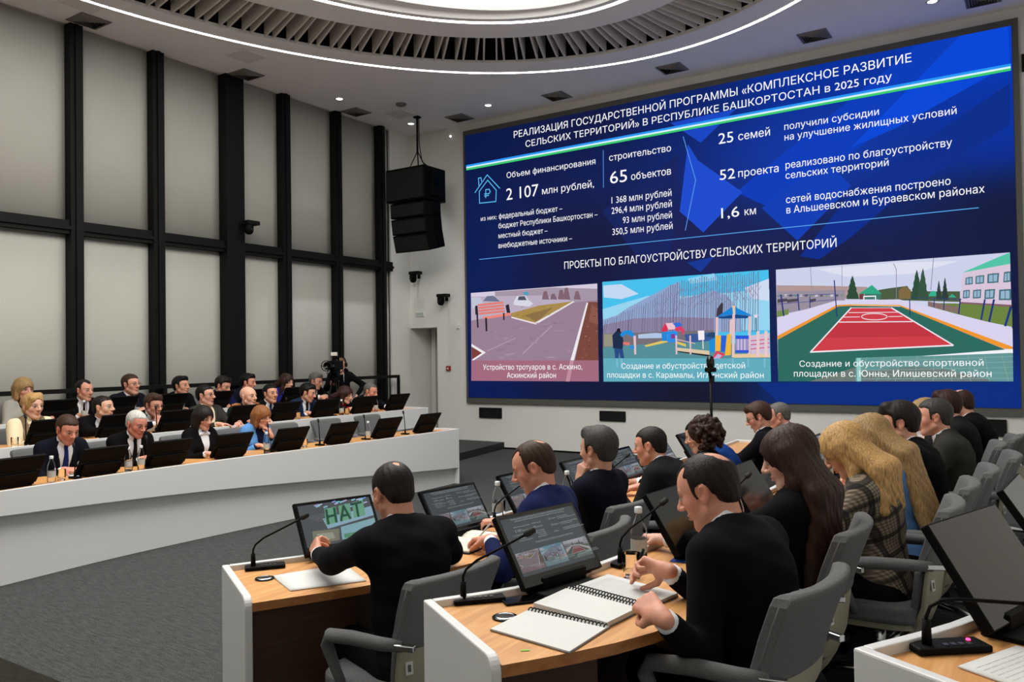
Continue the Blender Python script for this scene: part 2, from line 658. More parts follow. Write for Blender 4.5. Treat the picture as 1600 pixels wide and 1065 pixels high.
# four-way ceiling diffusers
M_vent = mat('vent_metal', rgb(126, 122, 118), 0.5, 0.2)
M_ventd = mat('vent_dark', rgb(20, 19, 18), 0.8)
def vent(x, y, label):
    t = thing('ceiling_vent', label, 'air vent', (x, y, H), 0, 'square four-way ceiling vents')
    if 'vent' in PROTO:
        t2 = dup(PROTO['vent'], (x, y, H), 0, label)
        bpy.data.objects.remove(t)
        return t2
    MB().box(-.17, .17, -.17, .17, -.002, -.0005).build('duct_opening', M_ventd, t)
    mb = MB()
    for a, b in ((.19, .17),):
        for k in range(4):
            M = Matrix.Rotation(k * PI / 2, 4, 'Z')
            mb.box(-a, a, b, a, -.012, -.0005, M=M)
    mb.build('rim', M_vent, t)
    for k in range(4):
        mb = MB()
        M = Matrix.Rotation(k * PI / 2, 4, 'Z')
        for j in range(5):
            r0 = .165 - .03 * j
            vs = [mb.bm.verts.new(M @ Vector(p)) for p in ((-r0, r0, -.003), (r0, r0, -.003), (r0 - .024, r0 - .024, -.026), (-r0 + .024, r0 - .024, -.026))]
            mb.bm.faces.new(vs)
            vs2 = [mb.bm.verts.new(M @ Vector(p)) for p in ((-r0, r0, -.005), (r0, r0, -.005), (r0 - .024, r0 - .024, -.028), (-r0 + .024, r0 - .024, -.028))]
            mb.bm.faces.new(vs2[::-1])
            for q in range(4):
                mb.bm.faces.new((vs[q], vs2[q], vs2[(q + 1) % 4], vs[(q + 1) % 4]))
        mb.build('louvre', M_vent, t)
    remember(t)
    PROTO['vent'] = t
    return t
PROTO = {}
vent(-9.87, 5.49, 'square ceiling vent over the blinds nearest the camera')
vent(-9.87, 7.87, 'square ceiling vent above the widest black mullion')
vent(-9.87, 10.17, 'square ceiling vent above the cameraman and last blinds')
vent(-8.64, 11.5, 'square ceiling vent above the top left corner of the big screen')
vent(-6.62, 11.48, 'square ceiling vent second along the top of the big screen')
vent(-4.57, 11.38, 'square ceiling vent over the middle of the big screen')
vent(-2.52, 11.34, 'square ceiling vent over the heading on the big screen')
vent(-.55, 11.36, 'square ceiling vent above the top right corner of the big screen')

def downlight(x, y, label):
    t = thing('downlight', label, 'downlight', (x, y, H), 0, 'round recessed downlights')
    mb = MB().lathe([(.075, -.001), (.078, -.008), (.055, -.01), (.052, -.004)])
    mb.build('trim_ring', mat('downlight_ring', rgb(200, 198, 194), 0.4), t)
    MB().lathe([(.052, -.006), (.03, -.008), (0, -.0085)]).build('lens', emat('downlight_lens', (1, .98, .95, 1), 14), t)
    l = bpy.data.lights.new('downlight_beam', 'SPOT')
    l.energy = L_SPOT * 2.4 * PI
    l.spot_size = math.radians(52)
    l.spot_blend = .8
    l.shadow_soft_size = .05
    l.color = (.93, .95, 1.0)
    lo = link('beam', l, t)
    lo.location = (0, 0, -.03)
downlight(-9.58, 9.49, 'small round downlight beside the last window bays')
downlight(-9.57, 11.27, 'small round downlight in the corner beside the speaker hanger')
downlight(-7.81, 11.21, 'small round downlight over the left part of the screen')
downlight(-1.07, 11.06, 'small round downlight over the right part of the screen')

t = thing('smoke_detector', 'flat grey round smoke detector on the ceiling near the corner', 'smoke detector', (-8.95, 10.29, H))
MB().lathe([(.09, -.001), (.09, -.02), (.07, -.035), (0, -.038)]).build('housing', M_vent, t)
MB().lathe([(.03, -.036), (.028, -.05), (0, -.052)]).build('sensing_chamber', M_vent, t)
for x, y, lb in ((-9.45, 5.2, 'square flush access hatch in the ceiling nearest the camera'), (-9.28, 7.4, 'square flush access hatch in the ceiling above the wide mullion'), (-9.35, 10.72, 'square flush access hatch in the ceiling beside the smoke detector')):
    t = thing('ceiling_hatch', lb, 'hatch', (x, y, H), 0, 'flush ceiling hatches')
    MB().box(-.2, .2, -.2, .2, -.004, -.0005).build('panel', mat('hatch_grey', rgb(222, 219, 218), 0.8), t, bevel=.001)
    mb = MB()
    for k in range(4):
        mb.box(-.215, .215, .2, .215, -.006, -.0005, M=Matrix.Rotation(k * PI / 2, 4, 'Z'))
    mb.build('frame', M_ceil, t)

# ------------------------------------------------------------------ fixtures on the north wall
sp = thing('line_array_speaker', 'black line array loudspeaker hanging in the corner beside the screen', 'loudspeaker', (-9.2, 11.0, 3.5))
M_grille = mat('speaker_grille', rgb(10, 10, 10), 0.7, bump=.5, bscale=400)
def cab(z0, z1, y0, tilt, name):
    M = Matrix.Translation((0, 0, z1)) @ Matrix.Rotation(tilt, 4, 'X')
    h = z1 - z0
    mb = MB()
    mb.prism([(-.42, -.27), (.36, -.27), (.40, -.1), (.40, .12), (.3, .25), (-.36, .25), (-.42, .1)], -h - .004, 0.0, M=M @ Matrix.Translation((0, y0, 0)))
    o = mb.build(name, M_blk_plastic, sp, bevel=.012)
    mb = MB().box(-.40, .34, -.283, -.27, -h + .02, -.03, M=M @ Matrix.Translation((0, y0, 0)))
    mb.build('grille', M_grille, o)
    mb = MB().box(.40, .43, -.06, .06, -h * .8, -.2 * h, M=M @ Matrix.Translation((0, y0, 0)))
    mb.build('rigging_plate', M_blk_plastic, o)
    return o
sub = MB()
sub.prism([(-.47, -.32), (.40, -.32), (.40, .28), (-.47, .28)], .86, 1.44)
o = sub.build('bass_cabinet', M_blk_plastic, sp, bevel=.015)
MB().box(-.45, .38, -.334, -.32, .89, 1.40).build('grille', M_grille, o)
MB().box(.40, .47, -.18, .12, .93, 1.36).build('side_rigging', M_blk_plastic, o, bevel=.008)
MB().box(.47, .48, -.1, .04, 1.1, 1.22).build('label_plate', M_blk_gloss, o)
cab(.60, .85, .0, math.radians(3), 'cabinet')
cab(.33, .60, .015, math.radians(8), 'cabinet')
cab(.04, .34, .05, math.radians(15), 'cabinet')
mb = MB().tube([(0, 0, 2.395), (0, 0, 1.75)], .018)
mb.tube([(0, 0, 1.75), (.02, 0, 1.46)], .012).tube([(0, 0, 1.78), (-.1, -.12, 1.45)], .008).tube([(0, 0, 1.78), (.14, .08, 1.45)], .01)
mb.box(-.05, .05, -.05, .05, 2.37, 2.399)
mb.build('hanger', M_black, sp)
MB().box(-.3, .3, -.03, .03, 1.44, 1.47).build('rigging_bar', M_black, sp)
MB().tube([(.03, .01, 2.39), (.035, .01, 1.9), (.06, .05, 1.6), (.2, .2, 1.44)], .008).build('cable', M_black, sp)

def ptz(x, z, label, y=NY, rz=0.0):
    t = thing('security_camera', label, 'camera', (x, y, z), rz)
    MB().box(-.03, .03, -.02, 0, -.03, .09).build('wall_plate', M_black, t)
    MB().tube([(0, -.01, .05), (.02, -.1, .06), (.0, -.18, .05)], .022).box(-.06, .16, -.24, -.10, .03, .09).build('bracket', M_black, t, bevel=.006)
    MB().lathe([(0, .03), (.06, .03), (.068, .01), (.068, -.06), (.05, -.105), (.02, -.12), (0, -.122)], (0, -.18, 0)).build('dome', M_blk_plastic, t)
    MB().cyl((0, -.235, -.045), (0, -.262, -.05), .025, .02).build('lens', M_blk_gloss, t)
ptz(-9.95, 3.17, 'black dome camera on the wall below the hanging loudspeaker')
ptz(-9.29, 2.71, 'black dome camera on the wall next to the left edge of the screen')
ptz(-10.06, 3.63, 'black camera on the widest mullion of the window wall', y=7.9, rz=PI / 2)

t = thing('exit_sign', 'small white exit sign above the door recess', 'exit sign', (-9.93, NY, 2.46))
MB().box(-.10, .10, -.025, 0, -.045, .045).build('box', mat('sign_white', rgb(215, 220, 215), 0.5), t, bevel=.004)
EXIT_SIGN = t
t = thing('fire_call_point', 'small red fire alarm call point between door and screen', 'fire alarm', (-9.26, NY, 1.43))
MB().box(-.045, .045, -.04, 0, -.045, .045).build('case', mat('alarm_red', rgb(150, 24, 20), 0.4), t, bevel=.006)
MB().box(-.018, .018, -.044, -.04, -.02, .016).build('push_plate', M_paper, t)
t = thing('motion_sensor', 'little white sensor on the wall left of the screen', 'sensor', (-9.03, NY, 2.2))
MB().box(-.03, .03, -.03, 0, -.045, .045).build('case', mat('sensor_white', rgb(222, 221, 216), 0.4), t, bevel=.012, seg=3)
MB().lathe([(.022, 0), (.018, -.016), (0, -.02)]).build('lens', M_blk_gloss, t).matrix_local = Matrix.Translation((.01, -.03, .01)) @ Matrix.Rotation(-PI / 2, 4, 'X') @ Matrix.Scale(-1, 4, (0, 0, 1))
t = thing('indicator_lamp', 'tiny white lamp high on the wall beside the screen', 'lamp', (-9.14, NY, 5.73))
MB().lathe([(.02, 0), (.02, .02), (.012, .035), (0, .038)]).build('lens', emat('indicator', (1, 1, 1, 1), 3), t).rotation_euler = (PI / 2, 0, 0)
MB().lathe([(.03, 0), (.03, .008), (.02, .01)]).build('base', M_paper, t).rotation_euler = (PI / 2, 0, 0)
for x0, x1, z0, z1, lb in ((-8.56, -8.1, .55, .71, 'black floor-wall socket box under the left end of the screen'), (-6.13, -5.69, .57, .71, 'black wall socket box under the screen behind the dark grey haired man'), (-1.06, -.45, .55, .74, 'long black wall opening under the right end of the screen')):
    t = thing('wall_box', lb, 'wall box', (.5 * (x0 + x1), NY, .5 * (z0 + z1)))
    a, b = (x1 - x0) / 2, (z1 - z0) / 2
    MB().box(-a, a, -.02, 0, -b, b).build('recess', M_void, t)
    mb = MB().box(-a - .01, a + .01, -.025, 0, b, b + .012).box(-a - .01, a + .01, -.025, 0, -b - .012, -b).box(-a - .012, -a, -.025, 0, -b, b).box(a, a + .012, -.025, 0, -b, b)
    mb.build('frame', M_black, t)
t = thing('wall_letter_stand_in', 'small black stand-in for cut-off wall lettering right of the screen', 'bracket', (-.13, NY, 5.18))  # made-up plate and arm in place of the cut-off black wall letters
MB().box(-.05, .05, -.03, 0, -.1, .12).build('plate', M_black, t, bevel=.004)
MB().tube([(0, -.02, .08), (0, -.09, .05), (0, -.09, -.02)], .014).build('arm', M_black, t)

# slide contents in 1600 x 900 slide units
SLIDE_W = (-8.780, -0.278, 0.901, 5.670)
SLIDE_POLY = {
'bg': [
((10,60,185),[1396.6,895.6,1574.3,898.5,1597.1,877.9,1177.9,609.9,1051.8,522.4,938.7,588.9]),
((8,72,215),[1494.6,900.2,1593.7,900,1595.6,809.9,1348.8,699.9,1242.4,667.8]),
((25,70,195),[749.7,815.9,943.4,822.3,839.7,743.2]),
((30,75,205),[801.3,745.5,829.2,694.9,956.7,586.6,842.1,485,772.2,553.5]),
((16,62,180),[1008.8,536,1178.6,643.7,1240.3,568,1102.4,437.4]),
((12,45,140),[1255.7,566,1594.6,764.6,1592.4,666.4,1345,522.1,1237.5,435.1,1157.1,383.2,1108.1,395.6]),
((20,55,150),[792.6,402.5,872.7,412.8,832.3,371.9]),
((22,34,94),[519.4,581.6,648.9,644.2,771.6,722.1,746,424.8,644.6,423.3]),
((10,45,125),[986.8,56.4,1594.3,59.2,1594.3,5.3,1046.2,0.3]),
],
'p1': [
((152,128,148),[17.7,356.9,500.8,359.7,500.6,57.1,15.2,56.9]),
((212,202,222),[17.7,356.9,500.8,359.7,500.8,337.2,17.3,337.4]),
((165,148,165),[117.5,355.8,343.2,356.7,501,343.3,500.3,308.5,190.6,295.7,117,327.9]),
((186,172,192),[17.5,344.2,293.4,334,414.7,310.8,190.3,280.4,17.1,262.7]),
((128,100,112),[300.6,320.8,307.5,346,318.5,347.5,327.8,318.5]),
((128,100,112),[359.6,317.8,366.4,346.9,377.1,348.4,386.1,315.6]),
((128,100,112),[378.9,316.8,385.8,352.1,396.4,353.6,405.2,314.6]),
((128,100,112),[417.1,314.8,423.7,339.5,434.1,341,443,312.7]),
((128,100,112),[330.3,319.2,337,335.9,347.8,337.4,357.1,317]),
((214,214,228),[191,317.6,204.3,336.6,237.8,337,250.3,321.2,267.8,308.6,252.4,299.4,193.4,307.8]),
((80,82,100),[207.7,322.9,212,334.8,234.7,334.9,242.6,321.1]),
((110,115,140),[68.1,326.7,84.8,342.9,111.9,342.4,138.3,321.5]),
((190,196,214),[18.5,341.9,57.4,339.9,68,319.1,23.4,303.2]),
((70,160,185),[227.7,347,245.7,348.6,253.1,338.3,235.2,337.1]),
((168,138,76),[179.8,280.9,292.8,301.9,414.6,308.7,276.7,243.8,184.9,268.8]),
((140,112,70),[231.5,272.2,342.1,293.2,292,257,276.8,248.9]),
((122,72,62),[466.1,304.1,501.1,302.4,500.9,122.4,418.3,123.2]),
((140,88,76),[479.9,295.2,500.7,281.9,501.6,232.8,469.6,242.1]),
((236,231,236),[462.9,302.2,468.4,301.9,414.5,123.2,402.1,123.4]),
((232,226,232),[182.3,269.8,272.7,246.5,414.6,309.5,420.3,307.2,276.6,240.4,182.2,265.4]),
((226,122,112),[44.8,317.5,150,321.4,152,315.1,46.9,310.7]),
((226,122,112),[46.3,307.6,151.4,311.6,153.4,305.3,48.4,300.7]),
((226,122,112),[47.8,297.6,152.8,301.8,154.8,295.6,49.9,290.7]),
((226,122,112),[49.3,287.6,154.2,292.1,156.2,285.8,51.4,280.8]),
((236,134,118),[61.7,272.3,177.3,283.2,180.8,274.3,75.2,265]),
((42,36,44),[38.9,298,45.6,297.7,48.4,238.1,41.7,237]),
((42,36,44),[75.3,269.5,83.5,269.2,84.3,224.5,77.2,223.8]),
((42,36,44),[149.3,283.4,155.1,283.2,154.7,259.4,148.9,259.7]),
((42,36,44),[159.3,308.1,172.5,311.9,177.8,282.3,164.1,282.8]),
((42,36,44),[34.7,311.7,44.7,313.5,48,279.6,35.3,282.3]),
((124,62,58),[17.2,172.2,65,151.1,18.1,126.9]),
((236,230,236),[17.4,183.5,77.1,152.3,19.2,123.3,18.7,129.6,60.6,151.2,17.3,174]),
((176,152,170),[225.7,145.3,337.6,232.7,334.6,235.5,222.5,148.1]),
((174,150,168),[82.3,156.2,200,197.9,198.5,200.8,80.8,159]),
((150,126,146),[349.3,129.7,369.6,132.3,389.7,130.2,370.5,126.7]),
((154,130,150),[213.9,175.3,233.7,177.5,253.3,175.4,234.6,172.3]),
((156,132,152),[369.4,228.1,387,230,404.4,227.8,387.9,225]),
((149,125,145),[283.2,196.7,294.9,200.2,306.4,196.9,295.8,192.6]),
((156,132,152),[104,221.2,116.7,224.1,129.1,221.4,117.6,217.5]),
((162,138,158),[141.7,198.4,158.1,201.8,174.4,198.4,159.1,194.1]),
((142,118,138),[299.6,233.3,311.9,235.2,324,233.4,312.8,230.6]),
((166,142,162),[325.3,133.6,337.3,136.1,349.1,134.2,338.2,130.8]),
((160,136,156),[294.9,240.5,309.5,243.1,324,240.4,310.4,236.9]),
((142,118,138),[334.6,243,348.7,245.9,362.5,242.9,349.5,239.1]),
((161,137,157),[270.6,244.4,284.9,246,299,244.3,285.8,241.7]),
((165,141,161),[157.3,147.5,179,150.5,200.3,147.8,179.9,143.8]),
((166,142,162),[305.5,133.7,327.4,136,349,134.1,328.3,131]),
((153,129,149),[226.3,174.5,244.4,176.8,262.2,174.7,245.3,171.4]),
((161,137,157),[105.9,199.9,120.9,201.7,135.7,200.1,121.9,197.3]),
((145,121,141),[112,160.4,136.3,163.5,160.2,160.5,137.2,156.6]),
((148,124,144),[128.2,155.5,136.3,157.4,144.2,156.1,137.3,153.4]),
((154,130,150),[314.3,142.5,324.4,144.7,334.5,143.1,325.3,140]),
((158,134,154),[337.2,217.6,353.9,219.9,370.3,217.5,354.7,214.3]),
((157,133,153),[379.9,158.7,389.4,161.5,398.8,159.2,390.3,155.6]),
((144,120,140),[176.3,137.5,190.5,139.5,204.6,138,191.5,135.1]),
((152,128,148),[224.2,233.5,233.1,237,241.8,233.8,234,229.5]),
((148,124,144),[383.9,218,403.6,220.8,423.1,217.6,404.4,214]),
((146,122,142),[293.7,153.6,311.8,157,329.6,153.9,312.6,149.6]),
((145,121,141),[251.2,193,258.3,196.7,265.4,193.5,259.2,188.9]),
((148,124,144),[254,195.6,274.2,198,294.1,195.5,275.1,192.2]),
((164,140,160),[246.3,180.5,266.9,181.9,287.3,180.5,267.9,178.2]),
((144,120,140),[243.9,198.6,256.8,201.5,269.5,198.9,257.7,195.1]),
((149,125,145),[361,242,374.5,245.1,387.8,241.9,375.3,238]),
((166,142,162),[276.3,196.4,284.1,199.1,291.9,196.9,285,193.3]),
((159,135,155),[259.6,184.5,275.4,186.5,291.1,184.6,276.4,181.8]),
((143,119,139),[161.5,151.3,171.2,153.1,180.9,151.9,172.2,149.2]),
((161,137,157),[206.2,229.4,217.7,231.3,229,229.6,218.6,226.8]),
((148,124,144),[84.4,220,101.3,222.3,118.1,219.9,102.3,216.8]),
((160,136,156),[383.4,152.9,398.7,155.8,413.8,153.2,399.5,149.5]),
((155,131,151),[284.9,225.8,292.3,227.7,299.7,226.2,293.3,223.4]),
((148,124,144),[225.9,172.8,238,176.4,250,173.1,238.9,168.7]),
((161,137,157),[124.9,134.4,139.7,136.8,154.3,134.9,140.7,131.6]),
((145,121,141),[285.6,245.3,303.6,246.5,321.4,244.9,304.5,242.8]),
((162,138,158),[146.6,143.8,165.6,147.2,184.3,144.2,166.5,139.8]),
((147,123,143),[186.1,230.9,199.7,233.3,213.1,230.9,200.6,227.6]),
((143,119,139),[148.2,179,170.5,182,192.4,179,171.4,175.1]),
((160,136,156),[228.7,228.1,240.2,229.5,251.5,228.2,241.1,225.9]),
((145,121,141),[268.8,134.4,280.9,136.1,292.9,134.9,281.9,132.4]),
((163,139,159),[362,217.5,372.2,218.9,382.3,217.8,373.1,215.5]),
((146,122,142),[171.3,181,187.4,184.2,203.3,181.2,188.3,177.1]),
((124,74,64),[479.9,152.9,482.4,153.9,484.9,152.8,482.4,151.5]),
((141,91,81),[447.7,156.7,451.9,158.4,456,156.5,451.8,154.4]),
((165,115,105),[469.8,191.9,472.2,192.9,474.6,191.8,472.2,190.5]),
((147,97,87),[465.3,184.3,469.5,186,473.7,184.1,469.4,181.9]),
((98,48,38),[469.5,179.5,472.7,180.8,475.8,179.3,472.6,177.7]),
((132,82,72),[480,222.5,482.8,223.7,485.5,222.4,482.7,221]),
((102,52,42),[466.8,166.1,471.1,167.9,475.2,166,471,163.8]),
((135,85,75),[491.1,155.6,495.8,157.6,500.4,155.5,495.7,153.1]),
((117,67,57),[482.6,170,484.6,170.8,486.6,169.9,484.6,168.8]),
((109,59,49),[469.6,181.1,474.7,183.3,479.6,180.9,474.6,178.4]),
((142,92,82),[473.3,179.3,475.8,180.4,478.3,179.2,475.8,177.9]),
((146,96,86),[443.9,131.2,447.5,132.7,451.1,131.1,447.5,129.2]),
((134,84,74),[494.2,228.3,496.5,229.3,498.9,228.1,496.5,226.9]),
((121,71,61),[456.2,205.8,461.3,207.9,466.3,205.5,461.2,202.9]),
((163,113,103),[456,137.8,458.9,139,461.8,137.7,458.9,136.2]),
((106,56,46),[486,260,490.6,261.8,495.1,259.6,490.5,257.3]),
((122,72,62),[469.5,178.5,473.4,180.1,477.3,178.3,473.3,176.3]),
((133,83,73),[450.6,163,453.6,164.3,456.6,162.9,453.6,161.4]),
((157,107,97),[491.9,211.7,495.8,213.4,499.6,211.5,495.7,209.6]),
((111,61,51),[494.5,173.9,497.5,175.1,500.5,173.7,497.4,172.2]),
((148,98,88),[445.4,132.8,447.8,133.8,450.1,132.8,447.8,131.6]),
((111,61,51),[487.9,220.9,491.4,222.3,494.8,220.7,491.4,218.9]),
((161,111,101),[496,281.6,498.9,282.7,501.8,281.3,498.9,279.9]),
((132,82,72),[475.1,242.3,479.6,244.1,484.1,242,479.6,239.7]),
((109,59,49),[457.5,214.4,462.6,216.5,467.6,214.1,462.5,211.6]),
((132,82,72),[452.1,143.7,456.2,145.5,460.3,143.6,456.1,141.5]),
((131,81,71),[492.9,234.3,496.4,235.7,499.9,234,496.4,232.3]),
((163,113,103),[488.9,262.9,491.2,263.9,493.6,262.7,491.2,261.6]),
((118,68,58),[475.4,230.6,478.2,231.8,481,230.4,478.2,229]),
((155,105,95),[447,143.3,448.9,144.2,450.9,143.3,448.9,142.2]),
((158,108,98),[453.3,197.6,458,199.5,462.6,197.3,457.9,195]),
((147,97,87),[461.4,228.4,465.8,230.2,470.1,228.2,465.7,226]),
((153,103,93),[461.6,210.3,463.7,211.1,465.7,210.2,463.6,209.1]),
((132,82,72),[489.1,209.3,491.1,210.1,493,209.1,491,208.2]),
((111,61,51),[495.8,274.3,498.8,275.5,501.8,274.1,498.8,272.6]),
((148,98,88),[484.7,168.6,486.9,169.5,488.9,168.5,486.8,167.4]),
((129,79,69),[463.9,234.2,468.4,236,472.9,233.9,468.3,231.6]),
((126,76,66),[442.8,158.1,447.9,160.2,452.9,157.9,447.8,155.3]),
((130,80,70),[481.3,146.3,485.4,148.1,489.4,146.2,485.3,144.1]),
((108,58,48),[484.5,219.2,486.4,220,488.2,219.1,486.4,218.1]),
((172,142,80),[364.3,285.5,366.7,286.1,369.2,285.3,366.7,284.8]),
((173,143,81),[327.3,277.3,332.7,278.5,338.1,276.9,332.7,275.7]),
((156,126,64),[303.4,296.5,307.6,297.4,311.7,296.1,307.5,295.2]),
((168,138,76),[276.4,294.7,281.9,295.8,287.3,294.2,281.9,293]),
((184,154,92),[287.1,285.1,292.5,286.3,297.9,284.6,292.4,283.5]),
((170,140,78),[291.5,286.2,295.8,287.1,300,285.8,295.7,284.9]),
((154,124,62),[249.3,282.5,253.3,283.4,257.3,282.2,253.3,281.3]),
((148,118,56),[320.6,270.7,326.8,272.1,333,270.2,326.8,268.9]),
((149,119,57),[305,296.9,310.5,298.1,316,296.4,310.5,295.3]),
((157,127,65),[384.9,287.7,388.7,288.5,392.4,287.3,388.6,286.5]),
((162,132,70),[293.8,293.9,298.9,294.9,303.9,293.4,298.8,292.3]),
((147,117,55),[199.7,274.9,206.7,276.4,213.7,274.4,206.7,272.9]),
((139,109,47),[222,269.2,228.3,270.6,234.5,268.7,228.2,267.4]),
((160,130,68),[343.6,292.4,348.8,293.5,353.9,292,348.8,290.9]),
((188,158,96),[260.5,288,264.7,288.9,268.8,287.6,264.6,286.7]),
((176,146,84),[328.3,277.6,330.8,278.1,333.4,277.4,330.8,276.8]),
((143,113,51),[220.6,299.6,225.5,300.6,230.4,299.2,225.5,298.1]),
((144,114,52),[268.4,281.3,273.1,282.3,277.8,280.9,273,279.9]),
((175,145,83),[248.4,263,253.8,264.1,259.1,262.5,253.7,261.4]),
((149,119,57),[286.3,274.9,293.3,276.4,300.2,274.3,293.2,272.8]),
((185,155,93),[314.9,295.8,321.3,297.2,327.6,295.3,321.2,293.9]),
((162,106,127),[16.4,127,500.9,122.4,500.6,57.1,15.2,56.9]),
((192,142,157),[401.7,123.4,415,123.2,398.5,56.6,384.2,56.5]),
],
'p2': [
((72,192,236),[518.3,363.5,1024.5,365,1024.6,59.5,518.3,56.9]),
((150,212,240),[518,279.9,668.5,312.6,791.8,306.1,1025.5,311.7,1024.7,199.6,518.6,214.7]),
((196,216,242),[521.2,352.3,582.9,352.6,638.8,320.2,582,307.2,522.3,315.5]),
((206,220,242),[957.4,319.3,1025,340.7,1024.5,279.2,975.2,289]),
((140,208,240),[792.8,355.8,871.6,365.8,882.7,346.2,800.5,340]),
((142,164,204),[519.2,247.2,563.4,257.7,603.4,280.1,668.2,298.9,702.1,312.8,735.7,338.2,768.6,349.7,765.6,199.6,518.4,204.5]),
((146,170,208),[767.5,295.8,815.7,304.8,870.6,316.9,908.4,299.9,945,253.6,947.5,198.2,765.6,199.6]),
((140,130,160),[518.9,231,624.5,247.3,766.5,245.8,869,238,868.2,196.8,518.4,202.5]),
((106,96,128),[521.1,208.4,528.2,242.3,526.4,242.6,519.3,208.7]),
((108,98,130),[527.1,208.2,535.9,244.6,534.1,245,525.4,208.5]),
((119,109,141),[542.4,207.9,543.7,252.6,541.9,252.6,540.6,208]),
((127,117,149),[546.5,207.7,551.3,253.9,549.5,254.1,544.7,207.9]),
((115,105,137),[552.2,207.5,558.8,250.8,557,251,550.4,207.8]),
((99,89,121),[561.1,207.3,566.4,254.6,564.6,254.8,559.4,207.5]),
((131,121,153),[570.7,207.1,574,256.4,572.2,256.6,569,207.2]),
((105,95,127),[574.4,206.9,581.6,263.9,579.9,264.2,572.7,207.1]),
((113,103,135),[583.2,206.7,589.2,269.7,587.4,269.9,581.5,206.8]),
((119,109,141),[593.2,206.4,596.6,266,594.8,266.2,591.4,206.5]),
((98,88,120),[602.7,206.2,604.1,271.5,602.4,271.5,600.9,206.2]),
((105,95,127),[602.9,206.1,611.5,271.3,609.8,271.6,601.2,206.3]),
((99,89,121),[611.4,205.9,618.9,274.9,617.2,275.1,609.7,206.1]),
((133,123,155),[620.1,205.6,626.4,282.7,624.7,282.9,618.4,205.8]),
((130,120,152),[626.6,205.5,633.8,286.2,632.1,286.4,624.9,205.6]),
((130,120,152),[637.1,205.2,641.1,283.8,639.4,283.9,635.4,205.3]),
((131,121,153),[645.1,205,648.4,287.5,646.7,287.6,643.4,205]),
((100,90,122),[648.2,204.8,655.6,285,653.9,285.2,646.5,205]),
((108,98,130),[655.3,204.6,663,292.8,661.3,292.9,653.6,204.8]),
((119,109,141),[665.4,204.4,670.2,291.3,668.5,291.5,663.7,204.5]),
((127,117,149),[670.9,204.2,677.5,299.3,675.9,299.4,669.2,204.3]),
((122,112,144),[681.6,203.9,684.7,301,683,301.1,680,204]),
((114,104,136),[689.8,203.7,692,307.1,690.3,307.2,688.1,203.8]),
((128,120,152),[690.2,277.8,682.2,291.9,681,291.4,689.1,277.3]),
((128,120,152),[689.9,250.4,700,263.7,699,264.4,688.9,251.1]),
((128,120,152),[689.8,232.6,681.3,246.6,680.2,246.1,688.7,232]),
((99,89,121),[695.4,203.5,699.2,313.8,697.6,313.9,693.7,203.6]),
((128,120,152),[697.3,283.3,689.4,297.4,688.3,296.9,696.2,282.8]),
((128,120,152),[697.2,262,689,276,687.9,275.5,696.1,261.4]),
((128,120,152),[696.9,230.7,688.4,244.7,687.3,244.1,695.8,230.1]),
((131,121,153),[701.1,203.4,706.3,315.3,704.7,315.5,699.5,203.5]),
((128,120,152),[704.4,283.3,696.5,297.4,695.4,296.9,703.3,282.8]),
((128,120,152),[704.2,255.3,696,269.4,694.9,268.8,703.1,254.8]),
((128,120,152),[704,234.3,713.8,247.6,712.8,248.3,702.9,235]),
((112,102,134),[708.5,203.2,713.6,315.2,711.5,315.4,706.4,203.3]),
((128,120,152),[711.5,278.7,703.5,292.7,702.4,292.2,710.4,278.1]),
((128,120,152),[711.3,255.8,703.1,269.8,702,269.2,710.2,255.2]),
((128,120,152),[711.1,239.2,702.8,253.2,701.7,252.7,710,238.7]),
((115,105,137),[711.6,203,720.8,323.6,718.8,323.8,709.5,203.2]),
((128,120,152),[718.5,285.7,728.9,298.8,727.9,299.6,717.5,286.4]),
((128,120,152),[718.3,261.6,728.4,274.8,727.4,275.5,717.3,262.3]),
((128,120,152),[718.1,241.4,728,254.7,727,255.4,717.1,242.1]),
((122,112,144),[721.3,202.8,728,329.9,725.9,330.1,719.3,202.9]),
((128,120,152),[725.6,290.3,717.9,304.3,716.8,303.8,724.5,289.8]),
((128,120,152),[725.5,276.6,717.6,290.6,716.5,290.1,724.4,276.1]),
((128,120,152),[725.3,253.1,717.1,267,716.1,266.5,724.2,252.5]),
((121,111,143),[729.6,202.6,735,334.1,733,334.2,727.6,202.7]),
((128,120,152),[732.7,295,725,309,723.9,308.5,731.6,294.5]),
((128,120,152),[732.6,283.6,724.8,297.5,723.7,297,731.5,283]),
((128,120,152),[732.3,257.2,742.3,270.4,741.3,271.1,731.3,257.9]),
((105,95,127),[737.2,202.3,742.1,340.6,740.1,340.7,735.1,202.4]),
((128,120,152),[739.7,301.5,732.1,315.4,731,315,738.6,301]),
((128,120,152),[739.5,286.8,749.8,299.8,748.8,300.5,738.5,287.5]),
((128,120,152),[739.3,257.1,749.2,270.2,748.2,270.9,738.3,257.8]),
((119,109,141),[745.8,202.1,749.1,340.5,747.1,340.7,743.8,202.2]),
((128,120,152),[746.7,309.4,739.3,323.4,738.2,322.9,745.6,308.9]),
((128,120,152),[746.4,280.3,756.6,293.4,755.6,294.1,745.4,281]),
((128,120,152),[746.2,257.3,756.2,270.4,755.2,271.1,745.2,258]),
((106,96,128),[746,202.1,756,339.6,754,339.8,744,202.2]),
((128,120,152),[753.6,306.5,764,319.4,763,320.2,752.6,307.2]),
((128,120,152),[753.3,279.2,763.5,292.2,762.5,292.9,752.3,279.9]),
((128,120,152),[753.2,258.5,763.1,271.6,762.1,272.3,752.2,259.2]),
((105,95,127),[754.6,201.8,763.1,347.8,761,348,752.5,202]),
((128,120,152),[760.5,310.3,771,323.2,770,323.9,759.5,311]),
((128,120,152),[760.4,297,752.9,310.9,751.8,310.4,759.4,296.5]),
